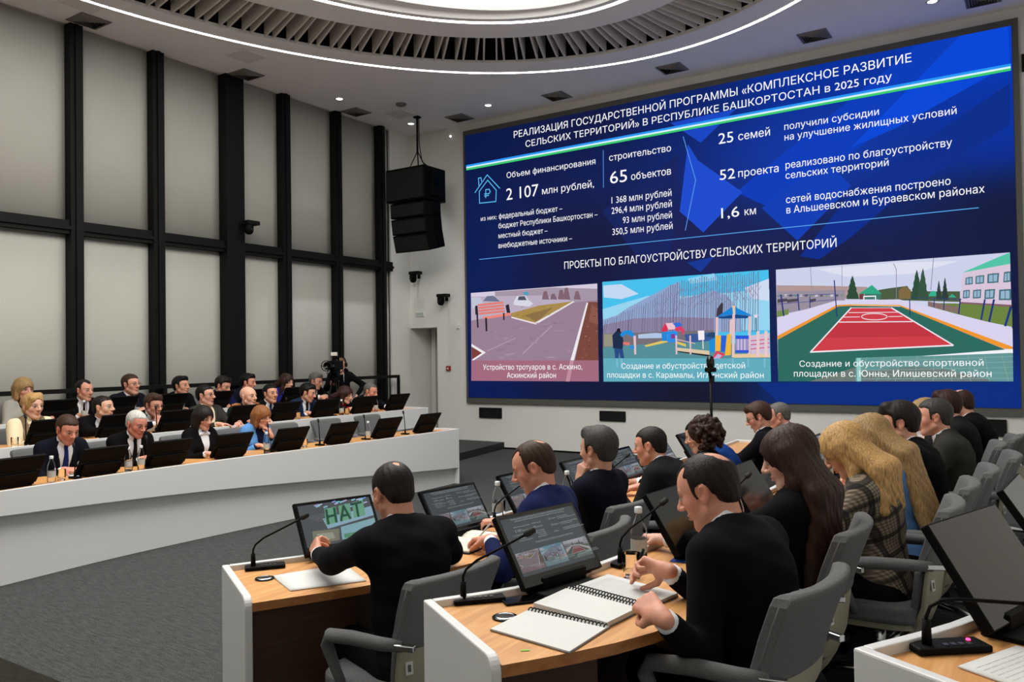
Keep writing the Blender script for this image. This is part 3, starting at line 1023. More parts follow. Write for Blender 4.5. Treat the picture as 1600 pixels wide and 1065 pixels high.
((128,120,152),[760.2,274.7,770.3,287.7,769.3,288.4,759.2,275.4]),
((119,109,141),[764.6,201.6,769.9,344.2,767.9,344.3,762.5,201.7]),
((128,120,152),[767.4,310.8,777.8,323.7,776.9,324.5,766.4,311.6]),
((128,120,152),[767.2,292.1,777.5,305,776.5,305.7,766.3,292.8]),
((128,120,152),[767,263.8,759.2,277.6,758.1,277.1,766,263.3]),
((117,107,139),[771.6,201.4,776.9,352.5,774.9,352.6,769.6,201.5]),
((128,120,152),[774.4,320.7,767.2,334.6,766.1,334.1,773.3,320.2]),
((128,120,152),[774.1,294.2,784.3,307.2,783.4,307.9,773.2,295]),
((128,120,152),[774,280.7,766.4,294.5,765.3,294,773,280.2]),
((116,106,138),[774.3,201.3,783.7,351.5,781.7,351.7,772.3,201.4]),
((128,120,152),[781.2,319.5,774,333.4,773,332.9,780.2,319]),
((128,120,152),[781.1,299.4,773.6,313.2,772.6,312.7,780,298.9]),
((128,120,152),[780.8,274.7,773.1,288.5,772.1,288,779.8,274.2]),
((121,111,143),[781.2,201.1,790.5,347.7,788.5,347.9,779.2,201.2]),
((128,120,152),[788,316.7,780.8,330.6,779.8,330.1,787,316.3]),
((128,120,152),[787.8,293.3,780.4,307.1,779.3,306.6,786.8,292.8]),
((128,120,152),[787.6,273.3,780,287.1,778.9,286.6,786.6,272.8]),
((98,88,120),[791.1,200.8,797.3,349.1,795.3,349.3,789.1,200.9]),
((128,120,152),[794.9,320.2,787.7,334,786.7,333.5,793.8,319.7]),
((128,120,152),[794.6,295.7,787.2,309.5,786.2,309,793.6,295.2]),
((128,120,152),[794.4,272.2,804.3,285.1,803.3,285.8,793.4,272.9]),
((98,88,120),[797,200.6,804.1,352.5,802.2,352.7,795,200.7]),
((128,120,152),[801.5,314.2,811.9,327,810.9,327.7,800.6,314.9]),
((128,120,152),[801.3,293.5,811.4,306.3,810.5,307,800.4,294.2]),
((128,120,152),[801.2,281,811.2,293.8,810.2,294.5,800.3,281.7]),
((130,120,152),[805.4,200.4,810.8,348.5,808.8,348.7,803.5,200.5]),
((128,120,152),[808.3,317.3,818.6,330,817.7,330.8,807.4,318]),
((128,120,152),[808.1,297.9,818.3,310.7,817.3,311.4,807.2,298.6]),
((128,120,152),[807.9,266.4,817.6,279.3,816.7,280,806.9,267.1]),
((110,100,132),[810,200.3,817.6,353.6,815.7,353.8,808,200.4]),
((128,120,152),[815.1,321.5,825.4,334.2,824.5,334.9,814.1,322.2]),
((128,120,152),[814.9,296.8,824.9,309.6,824,310.3,813.9,297.5]),
((128,120,152),[814.7,274,824.5,286.8,823.5,287.5,813.7,274.7]),
((120,110,142),[820.1,200,824.3,350.8,822.3,350.9,818.1,200.1]),
((128,120,152),[821.9,322.3,814.9,336.1,813.8,335.6,820.8,321.9]),
((128,120,152),[821.6,295.7,831.6,308.5,830.7,309.2,820.6,296.4]),
((128,120,152),[821.4,277.2,831.2,290,830.3,290.7,820.4,277.8]),
((124,114,146),[826.7,199.8,831.1,355.3,829.1,355.4,824.7,199.9]),
((128,120,152),[828.5,323.5,838.8,336.2,837.9,336.9,827.6,324.2]),
((128,120,152),[828.3,299.2,838.3,311.9,837.4,312.6,827.3,299.9]),
((128,120,152),[828.1,276.6,837.9,289.4,836.9,290.1,827.1,277.3]),
((99,89,121),[831.2,199.7,837.8,360.5,835.9,360.7,829.2,199.8]),
((128,120,152),[835.3,328.3,828.4,342,827.3,341.6,834.2,327.9]),
((128,120,152),[835.1,310.1,828,323.8,827,323.3,834.1,309.6]),
((128,120,152),[834.8,283.6,827.5,297.2,826.4,296.7,833.8,283.1]),
((102,92,124),[838.1,199.5,844.5,358.4,842.5,358.6,836.1,199.6]),
((128,120,152),[841.9,327.8,852.2,340.5,851.2,341.2,840.9,328.6]),
((128,120,152),[841.7,303.2,834.6,316.9,833.5,316.4,840.6,302.7]),
((128,120,152),[841.5,287.5,851.4,300.2,850.4,300.9,840.5,288.2]),
((108,98,130),[847.9,199.2,851.1,357.1,849.1,357.3,845.9,199.3]),
((128,120,152),[848.5,322.9,858.7,335.5,857.7,336.2,847.5,323.6]),
((128,120,152),[848.4,307.7,841.3,321.4,840.3,320.9,847.3,307.2]),
((128,120,152),[848.1,278.1,840.7,291.7,839.7,291.2,847,277.6]),
((129,119,151),[850.8,199.1,857.5,351.3,855.6,351.4,848.8,199.2]),
((128,120,152),[855,313.8,848.1,327.5,847,327,854,313.4]),
((128,120,152),[854.8,296.8,864.7,309.4,863.8,310.2,853.9,297.5]),
((128,120,152),[854.7,278.1,847.3,291.7,846.3,291.2,853.6,277.6]),
((118,108,140),[860.7,198.8,864.2,353.3,862.2,353.5,858.8,198.9]),
((128,120,152),[861.6,316.5,854.7,330.1,853.7,329.6,860.6,316]),
((128,120,152),[861.4,299.1,871.3,311.8,870.4,312.5,860.5,299.8]),
((128,120,152),[861.2,274.7,853.9,288.2,852.9,287.7,860.2,274.2]),
((124,114,146),[866.8,198.7,870.7,354.3,868.8,354.4,864.8,198.7]),
((128,120,152),[868.2,316.7,861.3,330.2,860.3,329.8,867.2,316.2]),
((128,120,152),[868.1,305.2,861.1,318.8,860,318.3,867.1,304.7]),
((128,120,152),[867.9,282.3,860.6,295.8,859.6,295.3,866.8,281.8]),
((126,116,148),[872.7,198.5,877.5,363.2,875.5,363.4,870.8,198.6]),
((128,120,152),[874.8,326.8,884.9,339.4,884,340.1,873.9,327.6]),
((128,120,152),[874.6,306.8,867.7,320.3,866.7,319.8,873.6,306.3]),
((128,120,152),[874.5,288.8,867.3,302.3,866.3,301.9,873.4,288.3]),
((109,99,131),[873.7,198.4,883.9,359,882,359.2,871.8,198.6]),
((128,120,152),[881.3,321.2,874.5,334.7,873.5,334.3,880.3,320.7]),
((128,120,152),[881.1,307.5,891,320.1,890.1,320.8,880.2,308.2]),
((128,120,152),[880.9,279.4,890.5,292.1,889.6,292.8,879.9,280.1]),
((109,99,131),[879.7,198.3,890.4,359.6,888.5,359.8,877.8,198.4]),
((128,120,152),[887.9,331.3,881.3,344.8,880.2,344.4,886.9,330.8]),
((128,120,152),[887.6,309.5,897.6,322,896.6,322.7,886.7,310.2]),
((128,120,152),[887.4,284.1,880.3,297.6,879.3,297.1,886.4,283.6]),
((101,91,123),[892.7,197.9,896.9,358.4,895,358.5,890.8,198]),
((128,120,152),[894.3,323.1,904.3,335.6,903.4,336.3,893.4,323.8]),
((128,120,152),[894.1,304.1,903.9,316.6,903,317.3,893.2,304.8]),
((128,120,152),[893.9,286.6,886.9,300.1,885.8,299.6,892.9,286.1]),
((105,95,127),[899.5,197.7,903.2,353.4,901.3,353.5,897.6,197.8]),
((128,120,152),[900.7,319.3,894,332.8,893,332.4,899.7,318.9]),
((128,120,152),[900.5,296.7,910.2,309.3,909.3,310,899.6,297.4]),
((128,120,152),[900.3,277.9,909.8,290.5,908.9,291.2,899.4,278.6]),
((112,102,134),[905.2,197.6,909.8,358,907.9,358.1,903.3,197.6]),
((128,120,152),[907.2,325.4,900.6,338.9,899.6,338.4,906.2,325]),
((128,120,152),[907,304.6,916.8,317,915.9,317.7,906.1,305.3]),
((128,120,152),[906.8,288.3,916.4,300.8,915.5,301.5,905.9,289]),
((122,112,144),[911.4,197.4,916.3,364.4,914.4,364.5,909.5,197.5]),
((128,120,152),[913.7,330.5,907.2,344,906.1,343.5,912.7,330.1]),
((128,120,152),[913.5,309.6,906.7,323.1,905.7,322.6,912.5,309.2]),
((128,120,152),[913.3,286,906.2,299.4,905.2,298.9,912.3,285.5]),
((110,100,132),[914.3,197.3,922.6,357.4,920.7,357.6,912.4,197.4]),
((128,120,152),[920,322.4,929.9,334.8,929,335.5,919.1,323.1]),
((128,120,152),[919.8,304.1,913,317.5,912,317,918.8,303.6]),
((128,120,152),[919.6,280.6,912.6,293.9,911.6,293.4,918.6,280.1]),
((131,121,153),[925.1,197,929.1,364.3,927.2,364.4,923.2,197.1]),
((128,120,152),[926.5,331.4,920,344.8,919,344.4,925.5,330.9]),
((128,120,152),[926.2,307.7,936,320.1,935.1,320.8,925.3,308.4]),
((128,120,152),[926.1,294.7,935.7,307.1,934.8,307.8,925.2,295.4]),
((120,110,142),[926.6,196.9,935.3,358,933.5,358.2,924.7,197.1]),
((128,120,152),[932.7,324.2,942.6,336.5,941.7,337.2,931.9,324.9]),
((128,120,152),[932.6,303.9,925.8,317.3,924.8,316.8,931.6,303.5]),
((128,120,152),[932.4,284.8,941.8,297.3,940.9,298,931.5,285.5]),
((118,108,140),[931.1,196.8,941.7,359.7,939.8,359.9,929.2,196.9]),
((128,120,152),[939.1,330.3,949.1,342.6,948.2,343.3,938.3,331]),
((128,120,152),[938.9,302,948.5,314.4,947.6,315.1,938,302.7]),
((128,120,152),[938.8,289.6,931.9,303,930.9,302.5,937.8,289.2]),
((130,120,152),[944.7,196.5,948,360.6,946.2,360.7,942.8,196.5]),
((128,120,152),[945.4,327.6,955.3,339.9,954.4,340.6,944.6,328.3]),
((128,120,152),[945.3,304.4,938.6,317.7,937.6,317.2,944.3,303.9]),
((128,120,152),[945,281.7,938.1,295,937.1,294.5,944,281.2]),
((111,101,133),[950.4,196.3,954.2,354.6,952.4,354.7,948.6,196.3]),
((128,120,152),[951.7,317.2,945.1,330.5,944.1,330,950.7,316.7]),
((128,120,152),[951.5,297.3,944.7,310.6,943.7,310.1,950.5,296.8]),
((128,120,152),[951.3,284,960.7,296.4,959.8,297.1,950.4,284.7]),
((119,109,141),[956.8,196.1,960.5,355.8,958.7,356,955,196.2]),
((128,120,152),[958,322,951.6,335.3,950.6,334.8,957,321.5]),
((128,120,152),[957.8,303.1,967.3,315.5,966.5,316.2,956.9,303.8]),
((128,120,152),[957.6,285,950.8,298.2,949.8,297.7,956.7,284.5]),
((130,120,152),[957.5,196.1,966.8,356,965,356.2,955.6,196.2]),
((128,120,152),[964.3,327.2,957.9,340.5,957,340,963.4,326.7]),
((128,120,152),[964.1,304.9,973.6,317.2,972.7,317.9,963.2,305.6]),
((128,120,152),[963.8,278.7,957,291.9,956,291.4,962.9,278.2]),
((125,115,147),[967,195.8,973.1,359,971.3,359.1,965.2,195.9]),
((128,120,152),[970.5,326.5,980.3,338.7,979.4,339.4,969.7,327.2]),
((128,120,152),[970.3,303.4,979.8,315.7,978.9,316.4,969.4,304.1]),
((128,120,152),[970.1,281.5,963.3,294.7,962.3,294.2,969.1,281]),
((131,121,153),[970.8,195.7,979.4,362.6,977.6,362.8,969,195.8]),
((128,120,152),[976.9,331.5,970.6,344.8,969.6,344.3,975.9,331.1]),
((128,120,152),[976.6,305.2,970,318.4,969,317.9,975.6,304.7]),
((128,120,152),[976.4,288.8,985.7,301.1,984.8,301.8,975.5,289.5]),
((104,94,126),[978.5,195.5,985.6,363.3,983.8,363.5,976.7,195.6]),
((128,120,152),[983,328.9,976.7,342.1,975.7,341.7,982.1,328.5]),
((128,120,152),[982.9,313.4,976.4,326.6,975.4,326.1,981.9,312.9]),
((128,120,152),[982.7,291.4,976,304.6,975,304.1,981.7,291]),
((123,113,145),[984.4,195.3,991.6,353.2,989.8,353.4,982.6,195.4]),
((128,120,152),[989.1,317.5,998.6,329.7,997.8,330.4,988.2,318.2]),
((128,120,152),[989,302.7,982.4,315.8,981.4,315.4,988,302.2]),
((128,120,152),[988.7,279.5,997.9,291.8,997,292.4,987.8,280.1]),
((110,100,132),[993.9,195.1,998,362.1,996.1,362.2,992.1,195.1]),
((128,120,152),[995.3,328.8,1005,341,1004.2,341.7,994.5,329.5]),
((128,120,152),[995.1,308.5,1004.6,320.7,1003.7,321.4,994.3,309.2]),
((128,120,152),[995,294.2,988.4,307.3,987.5,306.8,994.1,293.7]),
((62,56,66),[879.1,263.9,892.1,282,897.4,278,893.9,237.1,876.7,237.8]),
((118,112,118),[518.4,204.5,868.3,204.3,867.7,174.2,517.6,161.8]),
((150,146,128),[522,202.4,553.4,202.3,552.7,165.2,521.3,163.8]),
((84,142,152),[517.6,161.8,631.6,168.5,852.2,172.7,1023.7,152.6,1024.6,59.5,518.3,56.9]),
((176,196,228),[636.4,198.5,691.6,201.7,733,197.4,732.7,185.8,636.2,186.6]),
((58,88,152),[781.6,194.6,868.2,198.6,867.7,174.2,785.2,170.4]),
((40,70,110),[842.8,188,856.6,197.8,872.1,198.5,871.7,181.6]),
((30,45,76),[550.2,197.6,564.7,212.1,580.1,208.8,587.9,180.6,583.5,153.8,552.6,158.3]),
((42,74,134),[556.2,159.1,584.8,154.6,589.1,127.7,576.8,126.6,572.3,146.7,569.7,125.5,558.6,124.8]),
((24,24,30),[566.1,216.5,571.5,219.5,577.6,216.9,577.5,208.9,566.9,208.4]),
((30,140,216),[575.5,200.1,592.5,212.5,615.1,210.6,629.4,190.7,626.6,178.9,618.2,191,597.5,201.1,582,191.9]),
((228,194,198),[620.4,194.9,628.6,194.7,628.4,139.1,622.4,138.4]),
((216,122,112),[586.1,177.4,609.2,175.3,606.4,165.8,586,169.4]),
((40,140,215),[606.4,166.2,622.9,163.9,621.8,153.5,608,156.2]),
((226,196,96),[655,165.2,726.5,181.3,729.2,173.5,661.3,160.8]),
((40,132,216),[710.4,202.3,728.2,204.6,728.5,176.6,711.9,177]),
((40,142,226),[728.2,204.6,759.7,206.3,761,172.8,729.2,172.3]),
((130,60,140),[739.1,196.5,751.4,196.9,753.1,183.8,740.1,183.3]),
((216,50,86),[711,212.1,723.7,230.3,733.4,220.7,727.4,204.6,712.5,203.8]),
((236,192,206),[723.7,229.2,750,229.4,754.5,210.7,732.4,209.9]),
((222,60,100),[749.6,209.3,766.1,225,781.9,206.8,778.3,190.8,769.8,207.2,760,202.9]),
((50,110,215),[745,228.1,766.2,230.4,775.7,221.6,758.6,215.2]),
((226,196,96),[753,176.8,785.1,166.5,784.9,158.9,754.9,169.1]),
((242,237,242),[821.6,204.1,840.4,204.3,840.7,177.9,823,176.8]),
((230,215,215),[834.4,176.8,834.7,151.5,837.8,151.5,837.5,176.9]),
((218,198,164),[753.4,157.5,854.8,145.9,854.6,134.6,753.3,148.3]),
((40,42,48),[753.3,148.3,854.6,134.6,854.5,129.3,764.5,143.5]),
((228,190,196),[753.3,192.2,753.4,137.4,758.3,137.5,758.2,192.2]),
((228,190,196),[796,191.1,796.1,136.9,800.9,136.9,800.7,191.1]),
((228,190,196),[753.6,180.3,812.7,166.8,813.2,169,754.2,182.6]),
((22,132,216),[876,240.8,925.9,270,978.6,241.2,926.9,247]),
((20,72,132),[877.5,240,927.7,246.9,977.8,240.5,963,234.5,891.9,236.4]),
((226,198,164),[922.9,271.6,931.1,271.2,931.4,246,924.7,246.3]),
((228,194,198),[874.8,240.9,871.3,143.5,879,143.2,882.5,240.5]),
((228,194,198),[922.8,247.2,918.9,126.8,926.4,126.6,930.3,246.8]),
((228,194,198),[967.6,240.2,964,134.7,971.3,134.5,974.9,239.8]),
((228,194,198),[915.4,232.7,913,188.2,920.5,187.7,922.9,232.2]),
((242,182,58),[873.8,188.3,889.1,189.4,886.3,145.4,871.8,145.6]),
((40,96,216),[889.1,188.7,905.4,188.3,899.6,143,888.2,143.1]),
((242,182,58),[906.2,191.2,918.3,192.4,916.4,133.8,899.3,131.8]),
((156,146,196),[930.4,178.4,967.4,177.5,966.8,145.6,929.7,146.2]),
((215,205,225),[936.4,178.2,935.7,146.1,938.7,146.1,939.3,178.2]),
((215,205,225),[945.7,178,945,146,948,145.9,948.6,177.9]),
((215,205,225),[954.9,177.8,954.2,145.8,957.2,145.8,957.8,177.7]),
((46,86,212),[930.6,187.6,967.6,186.6,967.4,177.1,930.4,178]),
((46,86,212),[929.8,146.9,966.8,146.3,966.6,139,929.6,139.6]),
((30,140,216),[854.6,174.5,872.5,183.5,871.7,143.4,854.7,141.4]),
((228,198,160),[923.9,135.9,1024.4,136.4,1024.6,125.5,923.7,125.6]),
((205,190,214),[973.1,186.5,1024.5,192.4,1024,134.6,972.1,136]),
((226,190,196),[973.2,182.8,1024.9,186.6,1024.7,189.5,972.9,185.8]),
((214,92,122),[972.9,170.4,1024.6,174.3,1024.4,177.2,972.7,173.3]),
((214,92,122),[972.7,159.4,1024.4,163.5,1024.2,166.4,972.5,162.3]),
((214,92,122),[972.4,147.7,1024.2,151.9,1024,154.8,972.2,150.6]),
((230,200,204),[989.4,198.8,987.9,127.8,995.9,127.7,997.3,198.6]),
((230,200,204),[1011,198.2,1009.6,127.5,1017.5,127.4,1018.9,198]),
((46,44,56),[987.6,239,987.5,196.3,989.7,196.3,989.8,239]),
((226,216,226),[983,243.2,994.7,244.2,992.3,235.6,985,235.1]),
((216,66,92),[874.8,146.3,899.8,136.3,868.2,102.9,846.7,89.5,837.5,95.5,858.9,118]),
((192,174,218),[879.3,138,891.4,131.9,866.4,109.7,855.7,112]),
((98,172,190),[518.8,128.4,846.6,124.9,827.2,91.8,846.7,88.7,878.2,124.6,1024.9,123,1024.6,59.5,518.3,56.9]),
((120,186,206),[562.2,128,561.7,100.6,567.9,100.5,568.4,127.9]),
((120,186,206),[577.7,127.8,577.2,100.5,583.3,100.5,583.8,127.7]),
((120,186,206),[919.2,124.1,918.7,98.9,923.9,98.9,924.4,124.1]),
((120,186,206),[961.9,123.7,961.4,98.8,966.5,98.7,967,123.6]),
((120,186,206),[1007.3,123.2,1006.8,98.5,1011.9,98.5,1012.4,123.1]),
],
'p3': [
((204,209,234),[1044.2,363.7,1585.8,365.9,1585.8,62.9,1044.4,60.2]),
((222,224,240),[1148.4,358.4,1341.6,360.7,1482.6,353.9,1377.3,330,1227.5,331.9]),
((176,150,148),[1045.1,321.3,1167.7,312.6,1273.1,303.4,1272.4,271.4,1045.2,285.1]),
((152,142,158),[1045.2,304.7,1219,298.3,1218.4,269.1,1044.7,239.4]),
((120,150,130),[1051.4,295.7,1059,296.1,1058.9,290,1051.3,289.6]),
((205,200,210),[1065,294.9,1072.6,295.4,1072.5,289.3,1064.8,288.9]),
((96,88,98),[1078.5,294.2,1086,294.7,1085.9,288.6,1078.3,288.2]),
((120,150,130),[1091.9,293.5,1099.4,293.9,1099.3,287.9,1091.7,287.4]),
((205,200,210),[1105.2,292.8,1112.6,293.2,1112.5,287.2,1105.1,286.7]),
((96,88,98),[1118.4,292,1125.8,292.5,1125.7,286.5,1118.3,286.1]),
((120,150,130),[1131.5,291.3,1138.9,291.8,1138.8,285.8,1131.4,285.4]),
((205,200,210),[1144.6,290.6,1151.9,291.1,1151.8,285.1,1144.5,284.7]),
((96,88,98),[1157.5,289.9,1164.8,290.4,1164.7,284.5,1157.4,284]),
((120,150,130),[1170.4,289.2,1177.6,289.7,1177.5,283.8,1170.3,283.3]),
((205,200,210),[1183.2,288.5,1190.4,289,1190.3,283.1,1183.1,282.6]),
((96,88,98),[1195.9,287.8,1203,288.3,1202.9,282.4,1195.8,282]),
((120,150,130),[1208.5,287.2,1215.6,287.6,1215.5,281.8,1208.4,281.3]),
((78,70,80),[1046.8,282.8,1072.4,284.1,1072.2,276.4,1046.6,273.3]),
((78,70,80),[1072.3,281.5,1101.6,282.6,1101.5,274.9,1072.1,272]),
((78,70,80),[1130.5,278.6,1146.8,280.3,1146.7,272.7,1130.3,269.2]),
((112,138,74),[1044.9,250.3,1076,255.4,1075.7,240.3,1044.6,234.2]),
((76,92,66),[1299.3,293.7,1325.5,297,1365.8,300.3,1374.5,286.2,1481,280.2,1480.5,254.6,1298.8,269.2]),
((128,106,66),[1346.7,291,1360.7,300.6,1373.5,290.2,1373.1,267.8,1346.2,269.2]),
((46,76,56),[1224.1,274.7,1222.4,281.6,1226.8,288.2,1225.8,295.1,1229.6,301.7,1229.4,308.6,1232.6,315.2,1233.3,322,1236.1,328.7,1238.4,335.3,1238.4,335.3,1241.1,328.3,1242.2,321.4,1244.8,314.5,1244.8,307.6,1247.9,300.7,1247.2,293.9,1250.7,286.9,1249.4,280.2,1253.3,273.2]),
((46,78,58),[1374.9,266.1,1373.4,274.5,1377.4,282.5,1376.6,290.8,1380,298.9,1379.9,307.2,1382.8,315.2,1383.5,323.4,1386,331.5,1388.2,339.6,1388.2,339.6,1390.6,331.2,1391.5,322.9,1393.8,314.5,1393.8,306.3,1396.5,297.9,1395.8,289.7,1398.9,281.3,1397.7,273.2,1401.2,264.8]),
((56,84,64),[1389.3,264.6,1388,273.4,1391.7,282,1390.9,290.8,1394.2,299.4,1394,308.1,1396.8,316.7,1397.4,325.4,1399.8,334,1401.8,342.6,1401.8,342.6,1404,333.7,1404.8,324.9,1406.9,316.1,1406.9,307.3,1409.3,298.5,1408.7,289.8,1411.5,280.9,1410.4,272.3,1413.6,263.4]),
((46,66,62),[1429.7,262.6,1429,267.9,1430.9,273.2,1430.6,278.5,1432.2,283.8,1432.2,289.1,1433.6,294.4,1434,299.7,1435.2,304.9,1436.3,310.2,1436.3,310.2,1437.4,304.8,1437.8,299.5,1438.8,294.1,1438.8,288.7,1440.1,283.3,1439.7,278,1441.2,272.6,1440.6,267.3,1442.2,261.9]),
((42,62,58),[1442.1,261.9,1441.3,268.1,1443.5,274.1,1443.1,280.2,1445,286.2,1444.9,292.3,1446.6,298.3,1447,304.4,1448.4,310.4,1449.6,316.4,1449.6,316.4,1450.9,310.2,1451.3,304.1,1452.5,297.9,1452.5,291.9,1453.9,285.7,1453.5,279.6,1455.2,273.4,1454.5,267.4,1456.4,261.2]),
((50,166,132),[1252.9,286.4,1284.6,307.6,1307.4,283.4]),
((110,60,60),[1254.4,286.3,1265.1,285.7,1264.8,271.7,1254.1,272.3]),
((60,120,105),[1267,285.6,1304.7,283.6,1304.5,269.7,1266.7,271.7]),
((52,178,144),[1412.7,272.1,1419,284.8,1429.4,283.1,1429.9,271.2]),
((60,170,140),[1456.1,266.7,1463.9,274.9,1473.2,265.8]),
((216,197,217),[1487.1,324.4,1585.2,340.3,1586.2,240.3,1480.5,253.8]),
((84,196,166),[1486.1,324.9,1562.4,356.8,1585.8,365.5,1585.5,339.1]),
((66,110,120),[1493.6,312.3,1508.7,314,1508.3,296,1492.2,295]),
((150,180,205),[1495.6,310.1,1506.5,311.3,1506.2,298.3,1494.6,297.6]),
((70,120,120),[1500.1,314.6,1499.7,294.6,1501.3,294.5,1501.8,314.5]),
((66,110,120),[1514.7,314.8,1532.7,316.3,1531.6,296.4,1513.7,295.6]),
((150,180,205),[1517.1,312.3,1530,313.4,1529.2,299.1,1516.3,298.5]),
((70,120,120),[1522.6,317,1522.1,295.1,1523.8,295,1524.3,316.9]),
((66,110,120),[1539.3,318.1,1563.1,319.2,1561,296.5,1538.2,296]),
((150,180,205),[1542.4,315.1,1559.6,315.9,1558.1,299.6,1541.6,299.2]),
((70,120,120),[1549.9,320.1,1549.4,295.3,1551,295.2,1551.5,320]),
((66,110,120),[1572.9,320.4,1586.1,321.4,1585.8,296.9,1570.7,295.9]),
((150,180,205),[1574.6,317.1,1584.1,317.8,1583.9,300.2,1573,299.5]),
((70,120,120),[1578.4,321.9,1577.8,295.5,1579.4,295.4,1580,321.8]),
((66,110,120),[1487.8,281.7,1502,282.8,1500.9,263.6,1486.7,262.4]),
((150,180,205),[1489.7,279.2,1499.9,280,1499.1,266.1,1488.9,265.3]),
((70,120,120),[1493.8,283.3,1493.3,262.1,1495,262,1495.5,283.2]),
((66,110,120),[1508.7,281.7,1525.7,282.6,1524.2,261.6,1507.6,261.3]),
((150,180,205),[1510.9,278.9,1523.1,279.6,1522.1,264.5,1510.1,264.3]),
((70,120,120),[1516,283.2,1515.5,260.9,1517.1,260.8,1517.6,283.1]),
((66,110,120),[1532.9,281.1,1554.2,281.7,1552.1,259,1531.4,258.9]),
((150,180,205),[1535.6,278,1551,278.5,1549.4,262.2,1534.6,262.1]),
((70,120,120),[1542.1,282.4,1541.6,258.4,1543.2,258.3,1543.8,282.3]),
((66,110,120),[1562.3,279.4,1586.4,279.9,1585.8,253.5,1560.8,254.8]),
((150,180,205),[1565.5,275.9,1582.9,276.2,1582.5,257.3,1564.4,258.2]),
((70,120,120),[1573.4,280.6,1572.8,254.2,1574.4,254.1,1575,280.5]),
((130,92,102),[1480.5,254.6,1586.2,242.6,1586.4,237.3,1480.4,249.1]),
((108,132,64),[1411.3,255.6,1480.4,250.7,1587.1,237.3,1586.7,190.6,1513.1,211.1,1411.1,247.7]),
((132,110,104),[1411.4,259.5,1480.2,241.4,1479.8,225.9,1411.1,247.7]),
((217,210,237),[1044.5,232.8,1196.8,271.9,1346.9,267.6,1586.9,187.6,1586.6,142.5,1353.9,251.9,1233.7,259.2,1202.4,258.2,1044.7,177.6]),
((236,150,52),[1044.8,183.6,1198.5,260.5,1237.6,260.3,1237.6,256.5,1203.2,256.5,1045.4,173.2]),
((236,172,92),[1235.7,260.4,1350.3,253.7,1350.9,249.7,1235.6,256.6]),
((240,150,46),[1346.6,253.9,1586.3,144,1586.1,138,1567.3,140.2,1350.2,248.9]),
((46,106,96),[1045.4,173.2,1203.2,256.5,1237.6,256.5,1350.9,248.9,1566.6,140.2,1586.6,127.5,1585.8,62.9,1044.4,60.2]),
((206,62,72),[1233.6,251.7,1328.1,247.5,1461.8,150.6,1130.8,138.8]),
((192,54,66),[1201.5,215.5,1376.5,210.5,1430.5,172.8,1164.8,175.5]),
((238,232,240),[1233.2,253.3,1128.8,139.2,1131.2,136.8,1235.5,251]),
((238,232,240),[1129.2,136.5,1464.6,148,1464.5,151.5,1129.1,140.4]),
((238,232,240),[1327.7,246.1,1463.8,148.5,1465.3,151.1,1329.3,248.8]),
((238,232,240),[1203.5,214.2,1376.5,209.4,1376.5,211.7,1203.5,216.7]),
((238,232,240),[1213.6,227.2,1254.3,226.5,1254.3,228.1,1213.6,228.9]),
((238,232,240),[1321,224.3,1353.3,223.8,1353.3,225.4,1321,225.9]),
((238,232,240),[1227.5,238.3,1343.3,234.7,1343.3,236.3,1227.5,240]),
((238,232,240),[1233.6,250.7,1328.1,246.5,1328.1,247.7,1233.6,252]),
((236,226,234),[1317.6,225.6,1316.8,223.9,1318.5,223,1319.2,224.7]),
((236,226,234),[1317.1,224.3,1314.9,222.6,1315.9,220.9,1318.1,222.6]),
((236,226,234),[1315.1,222.7,1311.5,221.3,1312.1,219.4,1315.7,220.8]),
((236,226,234),[1311.6,221.4,1306.9,220.3,1307.3,218.3,1312,219.4]),
((236,226,234),[1306.9,220.3,1301.3,219.5,1301.5,217.5,1307.2,218.3]),
((236,226,234),[1301.3,219.5,1295,219.2,1295.1,217.1,1301.4,217.5]),
((236,226,234),[1295,219.2,1288.3,219.2,1288.3,217.2,1295,217.1]),
((236,226,234),[1288.4,219.2,1281.7,219.7,1281.6,217.6,1288.3,217.2]),
((236,226,234),[1281.7,219.7,1275.3,220.5,1275.1,218.5,1281.5,217.6]),
((236,226,234),[1275.4,220.5,1269.7,221.7,1269.3,219.7,1275.1,218.5]),
((236,226,234),[1269.7,221.7,1264.9,223.2,1264.4,221.2,1269.2,219.7]),
((236,226,234),[1265.1,223.1,1261.5,224.8,1260.7,222.9,1264.3,221.2]),
((236,226,234),[1261.7,224.7,1259.4,226.5,1258.3,224.9,1260.5,223]),
((236,226,234),[1259.7,226.1,1259,227.9,1257.3,227.2,1258,225.3]),
((236,226,234),[1259,227.1,1259.8,228.9,1258.1,229.8,1257.3,228]),
((236,226,234),[1259.5,228.5,1261.8,230.1,1260.7,231.9,1258.4,230.2]),
((236,226,234),[1261.6,230,1265.2,231.4,1264.6,233.4,1260.9,232]),
((236,226,234),[1265.1,231.4,1270,232.5,1269.6,234.5,1264.7,233.4]),
((236,226,234),[1269.9,232.5,1275.7,233.2,1275.4,235.3,1269.6,234.5]),
((236,226,234),[1275.6,233.2,1282,233.6,1281.9,235.6,1275.5,235.3]),
((236,226,234),[1282,233.6,1288.7,233.5,1288.7,235.6,1282,235.6]),
((236,226,234),[1288.6,233.5,1295.3,233,1295.4,235.1,1288.7,235.6]),
((236,226,234),[1295.3,233,1301.6,232.2,1301.8,234.2,1295.5,235.1]),
((236,226,234),[1301.5,232.2,1307.2,231,1307.5,233,1301.9,234.2]),
((236,226,234),[1307.1,231,1311.8,229.5,1312.3,231.5,1307.6,233]),
((236,226,234),[1311.7,229.6,1315.2,227.9,1315.9,229.8,1312.4,231.4]),
((236,226,234),[1315,228,1317.1,226.2,1318.2,227.8,1316.1,229.6]),
((236,226,234),[1316.8,226.6,1317.5,224.8,1319.3,225.6,1318.5,227.4]),
